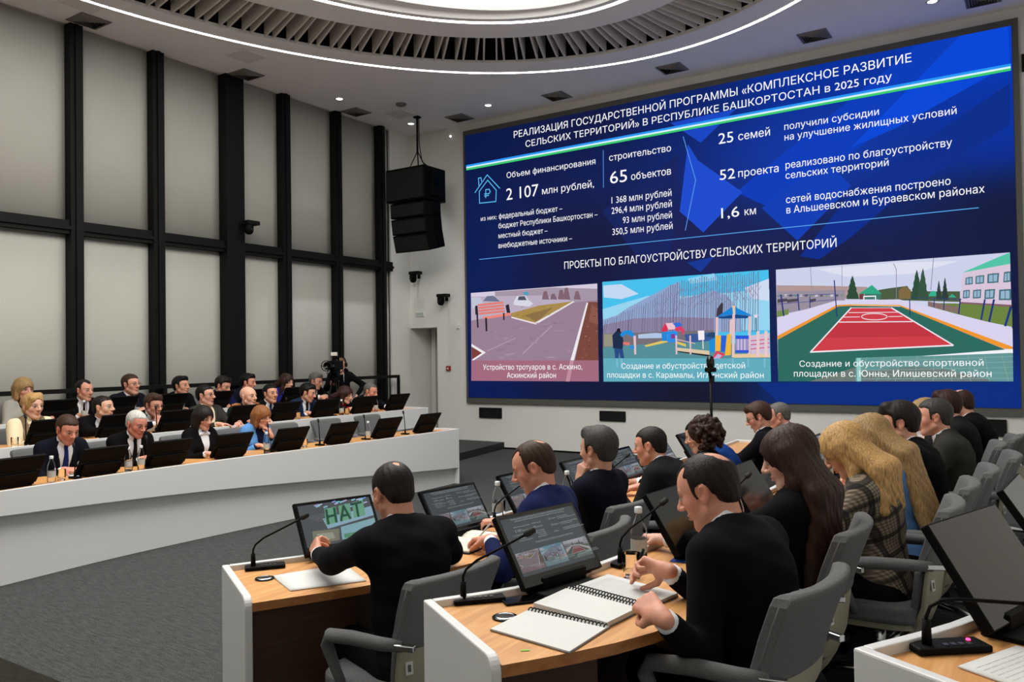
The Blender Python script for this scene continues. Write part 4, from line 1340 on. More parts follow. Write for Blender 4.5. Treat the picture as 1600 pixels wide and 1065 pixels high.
((244,244,248),[1263.5,280,1263.6,270.1,1265.9,270.1,1265.7,280]),
((244,244,248),[1291.5,279.4,1291.3,269.6,1293.6,269.5,1293.8,279.3]),
((244,244,248),[1263.8,277.8,1293.8,277,1293.8,279.9,1263.8,280.7]),
((34,52,122),[1192.5,325.7,1197.3,230.2,1200,230.3,1195.3,325.7]),
((34,52,122),[1369.8,266.4,1369.6,226.4,1371.8,226.3,1371.9,266.3]),
((34,52,122),[1480.3,262.9,1475.8,225.4,1478.5,225,1483,262.4]),
((34,52,122),[1530.9,258.6,1521.9,210,1525.5,209.1,1534.5,257.6]),
((34,52,122),[1549.3,257.8,1538,204.2,1542.1,203,1553.4,256.5]),
((34,52,122),[1582.9,239.4,1570,193.5,1574.6,191.7,1587.5,237.6]),
((34,52,122),[1054.6,295.2,1061,236.3,1064.8,236.7,1058.4,295.5]),
((34,52,122),[1099.2,295.1,1102,249.8,1104.9,250,1102.1,295.2]),
((34,52,122),[1130.4,287.1,1130.6,255.1,1132.6,255.1,1132.5,287]),
((34,52,122),[1446,262.6,1444.1,236,1446.1,235.8,1448.1,262.4]),
((34,52,122),[1424.7,265.6,1423.5,244,1425.3,243.8,1426.4,265.5]),
((50,70,140),[1045.8,291,1195.2,288.9,1195.1,290.2,1045.7,292.3]),
((50,70,140),[1045.3,269.2,1194.9,273.8,1194.8,275.1,1045.3,270.5]),
((50,70,130),[1372.4,270.5,1484,260,1484,261.2,1372.4,271.7]),
((132,132,146),[1134.5,363.6,1136.5,302.9,1137.7,302.9,1135.7,363.6]),
((132,132,146),[1213.1,362.1,1212.3,309.5,1213.5,309.4,1214.2,362]),
((132,132,146),[1335.4,358.8,1341.6,342.2,1343,342.8,1336.7,359.4]),
((132,132,146),[1341.6,342.5,1340,267.9,1341.4,267.8,1343,342.4]),
((132,132,146),[1425.3,365.5,1417.6,287,1419,286.7,1426.7,365.2]),
((110,122,116),[1125.9,60.6,1245.8,99.1,1372.3,100.5,1517,86.3,1585.9,67.4,1585.8,62.9]),
((98,150,148),[1241.7,121.9,1408.5,126,1586.3,129,1585.8,62.9,1240.4,61.2]),
((110,124,120),[1245.6,86.8,1372.3,98.5,1442.7,93.5,1549.4,62.7,1245,61.2]),
((134,172,170),[1268.8,123,1244.5,61.4,1245.6,61,1269.8,122.6]),
((134,172,170),[1308.3,123.4,1289.4,61.6,1290.4,61.2,1309.3,123]),
((134,172,170),[1347,123.7,1333.2,61.8,1334.3,61.5,1348,123.4]),
((134,172,170),[1384.8,124,1376,61.9,1377.1,61.8,1385.9,123.8]),
((134,172,170),[1422,124.3,1417.8,62.1,1418.9,62,1423,124.2]),
((134,172,170),[1458.4,124.6,1458.7,62.2,1459.7,62.3,1459.4,124.6]),
((134,172,170),[1494,124.8,1498.7,62.4,1499.7,62.5,1495,125]),
((134,172,170),[1529,125.1,1537.8,62.6,1538.8,62.8,1530,125.3]),
((134,172,170),[1563.3,125.4,1576,62.7,1577,63,1564.2,125.7]),
((134,172,170),[1242.2,110.1,1586.7,120.9,1586.7,122,1242.2,111.3]),
((134,172,170),[1242,99.4,1586.5,108.1,1586.5,109.3,1242,100.6]),
((134,172,170),[1241.8,88.6,1586.2,95.4,1586.2,96.5,1241.8,89.9]),
((134,172,170),[1241.5,77.9,1585.9,82.6,1585.9,83.7,1241.5,79.1]),
((134,172,170),[1241.3,67.2,1585.6,69.8,1585.6,71,1241.3,68.4]),
((150,205,200),[1244.4,121.4,1243.9,61.1,1253.9,61.3,1254.4,121.4]),
((242,242,247),[1394.3,124.6,1586.5,138.8,1586.6,129.7,1408.5,124.4]),
],
}
SLIDE_LINE = [
((90,170,240),[55.1,469,1524.1,478.3],2),
((90,150,235),[529.1,768.6,527.8,654.4],2),
((90,160,240),[787.6,769.2,822.7,637.5,788.6,496.1],2),
((90,190,245),[40.9,698.8,92.8,752.4,143,700.6],3),
((90,190,245),[59,700.5,94.3,734.2,128.9,695.6,126.5,658.1,59.5,660.1,59,700.5],3),
((90,190,245),[58.2,720.2,56.2,746.1,67.1,746.1,69.2,733.6],3),
((90,190,245),[85.5,675.2,86,703,99.7,702.7,104.2,694.8,99.4,687.6,80.4,689],3),
((90,190,245),[80.3,682.1,97.5,682],3),
((40,150,245),[7.6,794.2,1595.5,806.9],7),
((215,245,255),[7.5,788.7,1595.4,801.6],5),
((60,205,110),[7.4,782.5,1595.3,796.6],6),
]
SLIDE_TEXT = [
('РЕАЛИЗАЦИЯ ГОСУДАРСТВЕННОЙ ПРОГРАММЫ «КОМПЛЕКСНОЕ РАЗВИТИЕ', 204.5, 1183.7, 858.4, 22.7, 1),
('СЕЛЬСКИХ ТЕРРИТОРИЙ» В РЕСПУБЛИКЕ БАШКОРТОСТАН в 2025 году', 249.6, 1093.1, 821.2, 21.0, 1),
('Объем финансирования', 173.8, 329.6, 729.6, 19.2, 1),
('2 107', 171.3, 124.6, 656.6, 40.5, 0),
('млн рублей,', 309.7, 187.5, 658.6, 22.8, 0),
('строительство', 550.7, 200.5, 732.0, 20.3, 1),
('65', 552.6, 56.8, 661.7, 38.9, 0),
('объектов', 622.7, 127.2, 663.6, 22.3, 0),
('1 368 млн рублей', 556.3, 193.7, 600.6, 20.6, 1),
('296,4 млн рублей', 555.6, 194.8, 568.6, 20.6, 1),
('93 млн рублей', 592.8, 157.4, 536.0, 20.2, 1),
('350,5 млн рублей', 557.2, 194.3, 503.8, 20.6, 1),
('из них:', 66.2, 65.1, 598.2, 15.2, 1),
('федеральный бюджет –', 140.1, 243.2, 597.7, 17.6, 1),
('бюджет Республики Башкортостан –', 138.3, 369.6, 565.6, 17.6, 1),
('местный бюджет –', 137.7, 190.1, 532.8, 17.4, 1),
('внебюджетные источники –', 137.1, 279.6, 499.7, 17.6, 1),
('25', 893.3, 42.4, 729.8, 31.4, 0),
('семей', 949.7, 87.4, 731.4, 22.8, 0),
('52', 894.8, 43.8, 627.5, 30.1, 0),
('проекта', 947.6, 110.4, 628.6, 21.8, 0),
('1,6', 897.0, 51.1, 519.1, 30.3, 0),
('км', 963.2, 31.3, 520.4, 21.9, 0),
('получили субсидии', 1075.5, 235.3, 739.3, 18.4, 1),
('на улучшение жилищных условий', 1075.5, 408.1, 710.8, 18.7, 1),
('реализовано по благоустройству', 1076.7, 395.7, 634.4, 19.6, 1),
('сельских территорий', 1076.1, 254.5, 606.6, 19.1, 1),
('сетей водоснабжения построено', 1076.0, 391.2, 540.8, 19.8, 1),
('в Альшеевском и Бураевском районах', 1076.5, 461.4, 512.8, 19.9, 1),
('ПРОЕКТЫ ПО БЛАГОУСТРОЙСТВУ СЕЛЬСКИХ ТЕРРИТОРИЙ', 387.3, 814.8, 412.3, 23.3, 1),
('Устройство тротуаров в с. Аскино,', 66.9, 378.7, 94.6, 17.8, 1),
('Аскинский район', 163.0, 187.1, 67.8, 17.8, 1),
('Создание и обустройство детской', 580.1, 375.6, 96.1, 16.7, 1),
('площадки в с. Карамалы, Иглинский район', 531.5, 474.8, 69.4, 16.6, 1),
('Создание и обустройство спортивной', 1102.0, 424.6, 99.8, 16.2, 1),
('площадки в с. Юнны, Илишевский район', 1087.0, 455.5, 73.4, 16.8, 1),
]

# ------------------------------------------------------------------ the video wall and its slide
M_screen = emat_attr('video_wall_picture', SCREEN_GAIN)

def srgb_f(c):
    return (lin(c[0]), lin(c[1]), lin(c[2]), 1.0)

def bg_colour(u, v):
    """Blue ground of the slide, u to the right and v upward, both 0..1."""
    P = [((0, 0), (8, 26, 82)), ((0, .5), (10, 28, 84)), ((0, 1), (10, 24, 70)), ((.3, 0), (16, 24, 60)), ((.3, .5), (20, 24, 60)), ((.3, 1), (16, 24, 66)),
         ((.5, 0), (20, 22, 42)), ((.5, .5), (26, 32, 84)), ((.5, 1), (12, 34, 105)), ((.72, 0), (12, 42, 115)), ((.72, .4), (24, 30, 70)), ((.72, .75), (14, 56, 165)), ((.72, 1), (6, 48, 155)),
         ((1, 0), (10, 45, 130)), ((1, .3), (20, 26, 62)), ((1, .5), (20, 26, 60)), ((1, .75), (8, 50, 160)), ((1, 1), (4, 62, 205))]
    s = np.zeros(3)
    wt = 0
    for (a, b), c in P:
        k = 1 / ((a - u) ** 2 + (b - v) ** 2 + .004) ** 1.6
        s += k * np.array(c, float)
        wt += k
    return s / wt

def poly_mesh(name, items, map3, mats, parent, layer_step, z0=0.0):
    """Flat colour areas of a displayed picture, each one a hair in front of the one before."""
    bm = bmesh.new()
    cl = bm.loops.layers.float_color.new('Col')
    z = z0
    for c, f in items:
        z += layer_step
        vs = [bm.verts.new(map3(f[k], f[k + 1], z)) for k in range(0, len(f), 2)]
        try:
            fc = bm.faces.new(vs)
        except ValueError:
            continue
        col = c if len(c) == 4 else srgb_f(c)
        for l in fc.loops:
            l[cl] = col
    bmesh.ops.triangulate(bm, faces=bm.faces)
    me = bpy.data.meshes.new(name)
    bm.to_mesh(me)
    bm.free()
    me.materials.append(mats)
    o = link(name, me, parent)
    return o

def line_quads(pts, wd):
    P = [Vector((pts[k], pts[k + 1])) for k in range(0, len(pts), 2)]
    out = []
    for a, b in zip(P, P[1:]):
        d = (b - a).normalized()
        n = Vector((-d.y, d.x)) * wd / 2
        a2, b2 = a - d * wd * .3, b + d * wd * .3
        out.append([v for q in (a2 + n, b2 + n, b2 - n, a2 - n) for v in q])
    return out

sx0, sx1, sz0, sz1 = SLIDE_W
SW, SH = sx1 - sx0, sz1 - sz0
vw = thing('video_wall', 'huge video wall with a blue slide in white lettering', 'screen', ((sx0 + sx1) / 2, NY, sz0))
def smap(U, V, z):
    return Vector((-SW / 2 + U / 1600 * SW, -.06 - z, V / 900 * SH))
M_bezel = mat('bezel_grey', rgb(84, 83, 78), 0.6)
mb = MB()
for x0, x1, z0, z1 in ((-SW / 2 - .05, SW / 2 + .07, SH, SH + .09), (-SW / 2 - .05, SW / 2 + .07, -.10, 0), (-SW / 2 - .05, -SW / 2, 0, SH), (SW / 2, SW / 2 + .07, 0, SH)):
    mb.box(x0, x1, -.05, 0, z0, z1)
mb.box(-SW / 2, SW / 2, -.055, 0, 0, SH)
mb.build('bezel', M_bezel, vw)
# ground
bm = bmesh.new()
cl = bm.loops.layers.float_color.new('Col')
nx, ny = 48, 27
V = [[bm.verts.new(smap(1600 * i / nx, 900 * j / ny, 0)) for j in range(ny + 1)] for i in range(nx + 1)]
C = {}
for i in range(nx + 1):
    for j in range(ny + 1):
        C[V[i][j]] = srgb_f(bg_colour(i / nx, j / ny))
for i in range(nx):
    for j in range(ny):
        f = bm.faces.new((V[i][j], V[i + 1][j], V[i + 1][j + 1], V[i][j + 1]))
        for l in f.loops:
            l[cl] = C[l.vert]
me = bpy.data.meshes.new('display')
bm.to_mesh(me)
bm.free()
me.materials.append(M_screen)
link('display', me, vw)
poly_mesh('slide_pattern', [(c, f) for c, f in SLIDE_POLY['bg']], smap, M_screen, vw, .0004, .0004)
for k in ('p1', 'p2', 'p3'):
    poly_mesh('slide_photo', SLIDE_POLY[k], smap, M_screen, vw, .00006, .006)
poly_mesh('slide_rule', [(c, q) for c, f, wd in SLIDE_LINE for q in line_quads(f, wd)], smap, M_screen, vw, .0001, .006)

FONT = {}
from mathutils.geometry import delaunay_2d_cdt
def outlines(s, bold):
    """Closed outlines of a line of lettering."""
    cu = bpy.data.curves.new('lettering', 'FONT')
    cu.body = s
    cu.resolution_u = 3
    cu.fill_mode = 'NONE'
    cu.offset = bold
    ob = bpy.data.objects.new('lettering', cu)
    COL.objects.link(ob)
    bpy.context.view_layer.update()
    me = bpy.data.meshes.new_from_object(ob.evaluated_get(bpy.context.evaluated_depsgraph_get()))
    bpy.data.objects.remove(ob)
    co = [tuple(v.co[:2]) for v in me.vertices]
    nb = {}
    for e in me.edges:
        a, b = e.vertices
        nb.setdefault(a, []).append(b)
        nb.setdefault(b, []).append(a)
    bpy.data.meshes.remove(me)
    seen, loops = set(), []
    for v in range(len(co)):
        if v in seen or v not in nb:
            continue
        lp, prev, cur = [v], None, v
        seen.add(v)
        while True:
            nx_ = [q for q in nb[cur] if q != prev and q not in seen]
            if not nx_:
                break
            # keep the direction in which the outline was written
            nx_ = sorted(nx_, key=lambda q: (q != cur + 1, q))
            prev, cur = cur, nx_[0]
            seen.add(cur)
            lp.append(cur)
        if len(lp) > 2:
            loops.append([co[q] for q in lp])
    return loops

def letter_mesh(s, bold):
    """Filled lettering: filled wherever an outline winds round, so strokes may overlap."""
    k = (s, bold)
    if k in FONT:
        return FONT[k]
    loops = outlines(s, .021 if bold else -.004)
    boxes = [(min(p[0] for p in l), max(p[0] for p in l), min(p[1] for p in l), max(p[1] for p in l)) for l in loops]
    def winding(x, y):
        w_ = 0
        for l, b in zip(loops, boxes):
            if not (b[0] < x < b[1] and b[2] < y < b[3]):
                continue
            for (x0, y0), (x1, y1) in zip(l, l[1:] + l[:1]):
                if (y0 > y) != (y1 > y) and x < (x1 - x0) * (y - y0) / (y1 - y0) + x0:
                    w_ += 1 if y1 > y0 else -1
        return w_
    V, Fc = [], []
    # glyphs one by one: outlines whose boxes overlap across the line
    order = sorted(range(len(loops)), key=lambda q: boxes[q][0])
    groups = []
    for q in order:
        if groups and boxes[q][0] < groups[-1][1] + 1e-4:
            groups[-1][0].append(q)
            groups[-1][1] = max(groups[-1][1], boxes[q][1])
        else:
            groups.append([[q], boxes[q][1]])
    for g, _ in groups:
        P, E = [], []
        for q in g:
            n0 = len(P)
            P += [Vector(p) for p in loops[q]]
            E += [(n0 + a, n0 + (a + 1) % len(loops[q])) for a in range(len(loops[q]))]
        ov, oe, of, *_r = delaunay_2d_cdt(P, E, [], 0, 1e-6)
        base = len(V)
        V += [(p.x, p.y, 0.0) for p in ov]
        for f in of:
            c = sum((ov[a] for a in f), Vector((0, 0))) / len(f)
            if winding(c.x, c.y) != 0:
                Fc.append(tuple(base + a for a in f))
    FONT[k] = (np.array(V), Fc)
    return FONT[k]

M_letter = emat('slide_lettering', (1, 1, 1, 1), 0.98 * SCREEN_GAIN)
def slide_text(s, u, wd, base, cap, bold):
    co, fs = letter_mesh(s, bold)
    x0, x1 = co[:, 0].min(), co[:, 0].max()
    k = wd / (x1 - x0)
    ky = cap / .73
    return [(u + (x - x0) * k, base + y * ky) for x, y, z in co], fs
for row in SLIDE_TEXT:
    pts, fs = slide_text(*row)
    me = bpy.data.meshes.new('slide_lettering')
    me.from_pydata([smap(a, b, .026) for a, b in pts], [], fs)
    me.materials.append(M_letter)
    link('slide_lettering', me, vw)

pts, fs = slide_text('ВЫХОД', -.082, .164, -.022, .044, True)
me = bpy.data.meshes.new('lettering')
me.from_pydata([(a, -.0262, b) for a, b in pts], [], fs)
me.materials.append(mat('sign_green', rgb(40, 96, 66), .5))
link('lettering', me, EXIT_SIGN)

# the same slide as the desk monitors repeat it: pale and grey from the side
M_mon_pic = emat_attr('monitor_picture', 0.95, .22)
def mini_slide():
    items = [((58, 64, 68), [0, 0, 1600, 0, 1600, 900, 0, 900])]
    def dim(c):
        g = .3 * c[0] + .59 * c[1] + .11 * c[2]
        return tuple(.62 * (.55 * x + .45 * g) + 14 for x in c)
    for k in ('p1', 'p2', 'p3'):
        items += [(dim(c), f) for c, f in SLIDE_POLY[k]]
    for row in SLIDE_TEXT:
        s, u, wd, base, cap, bold = row
        pts, fs = slide_text(*row)
        for f in fs:
            items.append(((150, 156, 158), [v for i in f for v in pts[i]]))
    return items

# ------------------------------------------------------------------ desks
def desk(name, label, front, depth, zf, top, step=None, end_start=None, end_finish=None, rim=.022, lower=.07, pedestal=False):
    """A long curved conference desk; FRONT: plan line of its front face with the users to the right of travel."""
    o = thing(name, label, 'desk', (0, 0, 0))
    n = len(front)
    mb = MB()
    sweep(mb, front, .028, depth, top - .035, top - .002)
    wt = mb.build('worktop', [M_oak, M_oak_edge], o)
    for p in wt.data.polygons:
        p.material_index = 0 if p.normal.z > .7 else 1
    mb = MB()
    zs = step if step is not None else zf + .02
    sweep(mb, front, 0, .028, zs, top + rim)
    mb.build('front_panel', M_white, o, bevel=.004)
    if step is not None:
        mb = MB()
        sweep(mb, front, lower, lower + .03, zf + .002, [z + .0 for z in step])
        sweep(mb, front, .028, lower + .03, [z - .0 for z in step], [z + .02 for z in step])
        mb.build('plinth_panel', M_white, o)
    mb = MB()
    sweep(mb, front, .10, .125, zf + .01, top - .036)
    mb.build('modesty_board', M_darkwood, o)
    for fl, pts in ((end_start, (front[0], front[1])), (end_finish, (front[-1], front[-2]))):
        if not fl:
            continue
        a, b = Vector(pts[0]), Vector(pts[1])
        t = (b - a).normalized()
        nn = Vector((t.y, -t.x)) if fl != 'finish' else Vector((-t.y, t.x))
        mb = MB()
        pr = [(0, zf + .002), (depth, zf + .002)] + [(depth - .045 + .045 * math.cos(x), top + rim - .045 + .045 * math.sin(x)) for x in np.linspace(0, PI / 2, 7)] + [(0, top + rim)]
        M = Matrix(((nn.x, 0, t.x, a.x), (nn.y, 0, t.y, a.y), (0, 1, 0, 0), (0, 0, 0, 1)))
        mb.prism(pr, -.03, 0.0, M=M)
        mb.build('end_panel', M_white, o, bevel=.005)
    if step is None and pedestal:
        mb = MB()
        sweep(mb, front[:5], .04, depth - .05, zf + .01, top - .035)
        mb.build('pedestal', M_darkwood, o)
    return o

FR1 = spline([(-6.38, 8.36), (-6.38, 7.4), (-6.42, 6.2), (-6.48, 5.0), (-6.50, 4.0), (-6.45, 3.2), (-6.36, 2.4), (-6.2, 1.4), (-5.98, .4)], 5)
FR2 = spline([(-7.70, 9.35), (-7.72, 8.2), (-7.75, 6.8), (-7.77, 5.2), (-7.75, 3.8), (-7.66, 2.6)], 5)
FR3 = spline([(-8.92, 8.95), (-8.94, 7.4), (-8.95, 5.6), (-8.93, 4.0), (-8.88, 2.8)], 5)
def step_z(y):
    return float(np.interp(y, [.4, 2.8, 4.7, 5.6, 6.8, 8.3], [.6, .53, .44, .39, .31, .21]))
desk('conference_desk', 'long white front desk opposite, with a tapering plinth and rounded end', FR1, .62, 0, .69, step=[step_z(p.y) for p in FR1], end_start='start')
desk('conference_desk', 'white second-row desk behind the long front desk', FR2, .58, .12, .875, step=[.62 - .1 * (9.35 - p.y) / 6 for p in FR2], end_start='start')
desk('conference_desk', 'white third-row desk nearest the window blinds', FR3, .5, .25, 1.0, end_start='start')
FA = spline([(-3.02, 2.29), (-2.79, 2.74), (-2.68, 3.2), (-2.62, 3.8), (-2.6, 4.6), (-2.6, 5.6), (-2.62, 6.6), (-2.68, 8.2)], 5)
FB = spline([(-1.67, 2.04), (-1.49, 2.36), (-1.41, 2.8), (-1.37, 3.4), (-1.35, 4.0), (-1.34, 4.8), (-1.35, 6.0), (-1.4, 8.15)], 5)
FC = spline([(-.35, 1.9), (-.17, 2.25), (-.07, 2.7), (-.02, 3.3), (0.0, 4.0), (0.01, 4.8), (0, 6.0)], 5)
desk('conference_desk', 'curved oak-topped desk of the balding man with his back turned', FA, .56, 0, .73, pedestal=True, end_start='start', end_finish='finish')
desk('conference_desk', 'curved oak-topped desk carrying the open spiral-bound report', FB, .56, .12, .85, pedestal=True, end_start='start', end_finish='finish')
desk('conference_desk', 'oak-topped desk in the near right corner with a lit microphone', FC, .56, .25, .985, pedestal=True, end_start='start')

def on_desk(poly, x, y):
    """Point of a desk's front line nearest to (x, y): arc length, tangent angle of the way its users face."""
    best = None
    s = 0
    for a, b in zip(poly, poly[1:]):
        d = b - a
        t = max(0, min(1, (Vector((x, y)) - a).dot(d) / d.dot(d)))
        q = a + d * t
        e = (q - Vector((x, y))).length
        if best is None or e < best[0]:
            tt = d.normalized()
            best = (e, q, tt)
        s += d.length
    e, q, t = best
    face = Vector((-t.y, t.x))          # from the users out over the front
    return q, face

# ------------------------------------------------------------------ monitors
def bigger(c, f):
    return c
MINI = mini_slide()
def make_monitor(name, label, cat, picture, group=None):
    """Desk monitor, user on -y side, leaning back; origin on the worktop under the hinge."""
    t = thing(name, label, cat, (0, 0, 0), 0, group)
    W_, H_ = .40, .262
    M = Matrix.Translation((0, .0, .03)) @ Matrix.Rotation(math.radians(-33), 4, 'X')
    mb = MB().box(-W_ / 2, W_ / 2, 0, .022, 0, H_, M=M)
    o = mb.build('housing', M_blk_plastic, t, bevel=.004)
    mb = MB().box(-W_ / 2 + .03, W_ / 2 - .03, .022, .045, 0.0, H_ * .45, M=M)
    mb.build('rear_cover', M_blk_plastic, o, bevel=.006)
    MB().box(-W_ / 2 + .004, W_ / 2 - .004, .0225, .0245, H_ * .47, H_ * .48, M=M).build('seam', M_grey_metal, o)
    def mp(U, V, z):
        return M @ Vector((-W_ / 2 + .016 + U / 1600 * (W_ - .032), -.0006 - z, .04 + V / 900 * (H_ - .056)))
    MB().grid([[M @ Vector((-W_ / 2 + .004, -.0003, .004)), M @ Vector((W_ / 2 - .004, -.0003, .004))], [M @ Vector((-W_ / 2 + .004, -.0003, H_ - .004)), M @ Vector((W_ / 2 - .004, -.0003, H_ - .004))]]).build('glass', M_mon_glass, t)
    if picture == 'slide':
        poly_mesh('picture', MINI, mp, M_mon_pic, t, .0000012, .0002)
    elif picture == 'letters':
        it = [((70, 74, 78), [0, 0, 1600, 0, 1600, 900, 0, 900])]
        rr = random.Random(2)
        for k in range(26):
            u, v = rr.uniform(350, 1500), rr.uniform(690, 880)
            it.append(((rr.choice([90, 130, 170]), rr.choice([140, 165, 190]), 205), [u, v, u + 90, v + 20, u + 80, v + 45, u - 10, v + 28]))
        it.append(((128, 160, 178), [520, 330, 1600, 480, 1600, 690, 460, 560]))
        for k in range(5):
            u = 100 + k * 60
            it.append(((96, 100, 104), [u, 640 - k * 30, u + 420, 660 - k * 30, u + 420, 672 - k * 30, u, 652 - k * 30]))
        it.append(((112, 112, 96), [150, 60, 700, 60, 760, 300, 180, 330]))
        it.append(((140, 142, 126), [230, 120, 620, 110, 600, 250, 260, 260]))
        it.append(((120, 160, 170), [760, 60, 1580, 60, 1590, 420, 800, 330]))
        it.append(((78, 130, 96), [820, 80, 1300, 90, 1290, 180, 830, 170]))
        def stk(pts, wd=52):
            for q in line_quads([v for x, y in pts for v in (x + (y - 420) * .10, y + x * .10)], wd):
                it.append(((20, 70, 54), q))
        for u in (560, 880, 1200):
            it.append(((96, 150, 120), [u - 60, 360 + u * .1, u + 210, 385 + u * .1, u + 250, 730 + u * .1, u - 10, 705 + u * .1]))
        stk([(560, 380), (560, 680)])
        stk([(740, 380), (740, 680)])
        stk([(560, 530), (740, 530)])
        stk([(850, 380), (955, 680), (1060, 380)])
        stk([(890, 470), (1020, 470)])
        stk([(1130, 670), (1370, 670)])
        stk([(1250, 380), (1250, 670)])
        poly_mesh('picture', it, mp, M_mon_pic, t, .000004, .0002)
    mb = MB().box(-.11, .11, .0, .05, .012, .05).cyl((-.11, .02, .035), (.11, .02, .035), .018)
    mb.build('hinge', M_blk_plastic, t, bevel=.004)
    MB().box(-.15, .11, -.05, .05, .0005, .012).build('base', M_blk_plastic, t, bevel=.003)
    remember(t)
    return t
M_mon_glass = mat('monitor_glass', rgb(7, 8, 9), 0.1, spec=.6)
PM = {'slide': make_monitor('desk_monitor', 'x', 'monitor', 'slide'), 'letters': make_monitor('desk_monitor', 'x', 'monitor', 'letters'), 'off': make_monitor('desk_monitor', 'x', 'monitor', 'off')}
used = set()
def put(proto, loc, rz, label, group=None):
    if proto.name not in used:
        used.add(proto.name)
        proto.location = loc
        proto.rotation_euler = (0, 0, rz)
        proto['label'] = label
        if group:
            proto['group'] = group
        return proto
    return dup(proto, loc, rz, label, group)

def rz_of(face):
    """Rotation that turns local +y to FACE."""
    return math.atan2(-face.x, face.y)

# ------------------------------------------------------------------ small desk things
M_glass = mat('clear_glass', (1, 1, 1, 1), 0.0, trans=1.0, ior=1.12)
M_water = mat('water', (.95, .98, 1, 1), 0.0, trans=1.0, ior=1.12)
M_capw = mat('cap_pale', rgb(205, 210, 212), 0.4)
M_labelp = mat('bottle_label', rgb(170, 172, 168), 0.5)

def make_bottle():
    t = thing('water_bottle', 'x', 'bottle')
    MB().lathe([(0, .004), (.028, .001), (.031, .008), (.031, .12), (.030, .135), (.022, .165), (.013, .185), (.0125, .205), (.0105, .205), (.0105, .186), (.02, .165), (.0275, .135), (.0285, .12), (.0285, .012), (0, .009)]).build('bottle_body', M_glass, t)
    MB().lathe([(.0315, .05), (.0316, .10)]).build('bottle_label', M_labelp, t).scale = (1, 1, 1)
    MB().lathe([(0, .013), (.028, .013), (.028, .09), (0, .09)]).build('water', M_water, t)
    MB().lathe([(.0145, .196), (.0148, .198), (.0148, .216), (.012, .219), (0, .219)]).build('cap', M_capw, t)
    remember(t)
    return t
def make_glass():
    t = thing('drinking_glass', 'x', 'glass')
    MB().lathe([(0, .001), (.029, .001), (.033, .09), (.031, .09), (.0275, .008), (0, .008)]).build('tumbler', M_glass, t)
    MB().lathe([(0, .009), (.027, .009), (.028, .02), (0, .02)]).build('water', M_water, t)
    remember(t)
    return t
def make_mic(lit=False, shape=None):
    """Gooseneck microphone; base towards -y, stem rising and reaching over +y... origin on the worktop."""
    t = thing('microphone', 'x', 'microphone')
    mb = MB().box(-.035, .135, -.03, .035, .0005, .016)
    b = mb.build('base', M_blk_plastic, t, bevel=.004)
    mb = MB()
    for k in range(4):
        mb.box(.03 + k * .018, .042 + k * .018, -.018, -.006, .016, .019)
    mb.build('button', M_grey_metal, b)
    MB().cyl((0, 0, .014), (0, 0, .07), .011, .009).build('socket', M_blk_plastic, t)
    pts = shape or [(0, 0, .06), (.0, 0, .085), (.010, -.002, .108), (.045, -.008, .136), (.10, -.016, .162), (.16, -.022, .19), (.20, -.026, .21)]
    MB().tube(pts, .0042).build('gooseneck', M_blk_plastic, t)
    d = (Vector(pts[-1]) - Vector(pts[-2])).normalized()
    a = Vector(pts[-1])
    MB().tube([a, a + d * .006, a + d * .018, a + d * .036, a + d * .042], [.005, .0105, .012, .011, .006], n=14).build('capsule', M_grille, t)
    if lit:
        MB().lathe([(.005, .016), (.0045, .019), (0, .0195)], (.105, .012, 0)).build('red_light', emat('mic_red', (1, .03, .12, 1), 6), t)
    remember(t)
    return t
def make_straight_mic():
    t = thing('microphone', 'x', 'microphone')
    MB().box(-.03, .03, -.05, .05, .0005, .016).build('base', M_blk_plastic, t, bevel=.004)
    MB().cyl((0, 0, .014), (0, 0, .06), .011, .009).build('socket', M_blk_plastic, t)
    MB().tube([(0, 0, .05), (0, -.004, .12), (-.004, -.016, .2), (-.01, -.03, .25)], .005).build('gooseneck', M_blk_plastic, t)
    MB().tube([(-.01, -.03, .25), (-.011, -.033, .26), (-.014, -.042, .285), (-.0145, -.044, .292)], [.005, .0115, .0115, .006], n=12).build('capsule', M_grille, t)
    remember(t)
    return t
PB, PG, PMIC, PMIC2 = make_bottle(), make_glass(), make_mic(), make_straight_mic()
PMICL = make_mic(True, [(0, 0, .06), (.0, 0, .075), (.008, -.002, .098), (.03, -.008, .112), (.07, -.016, .116), (.13, -.026, .112), (.2, -.04, .108)])

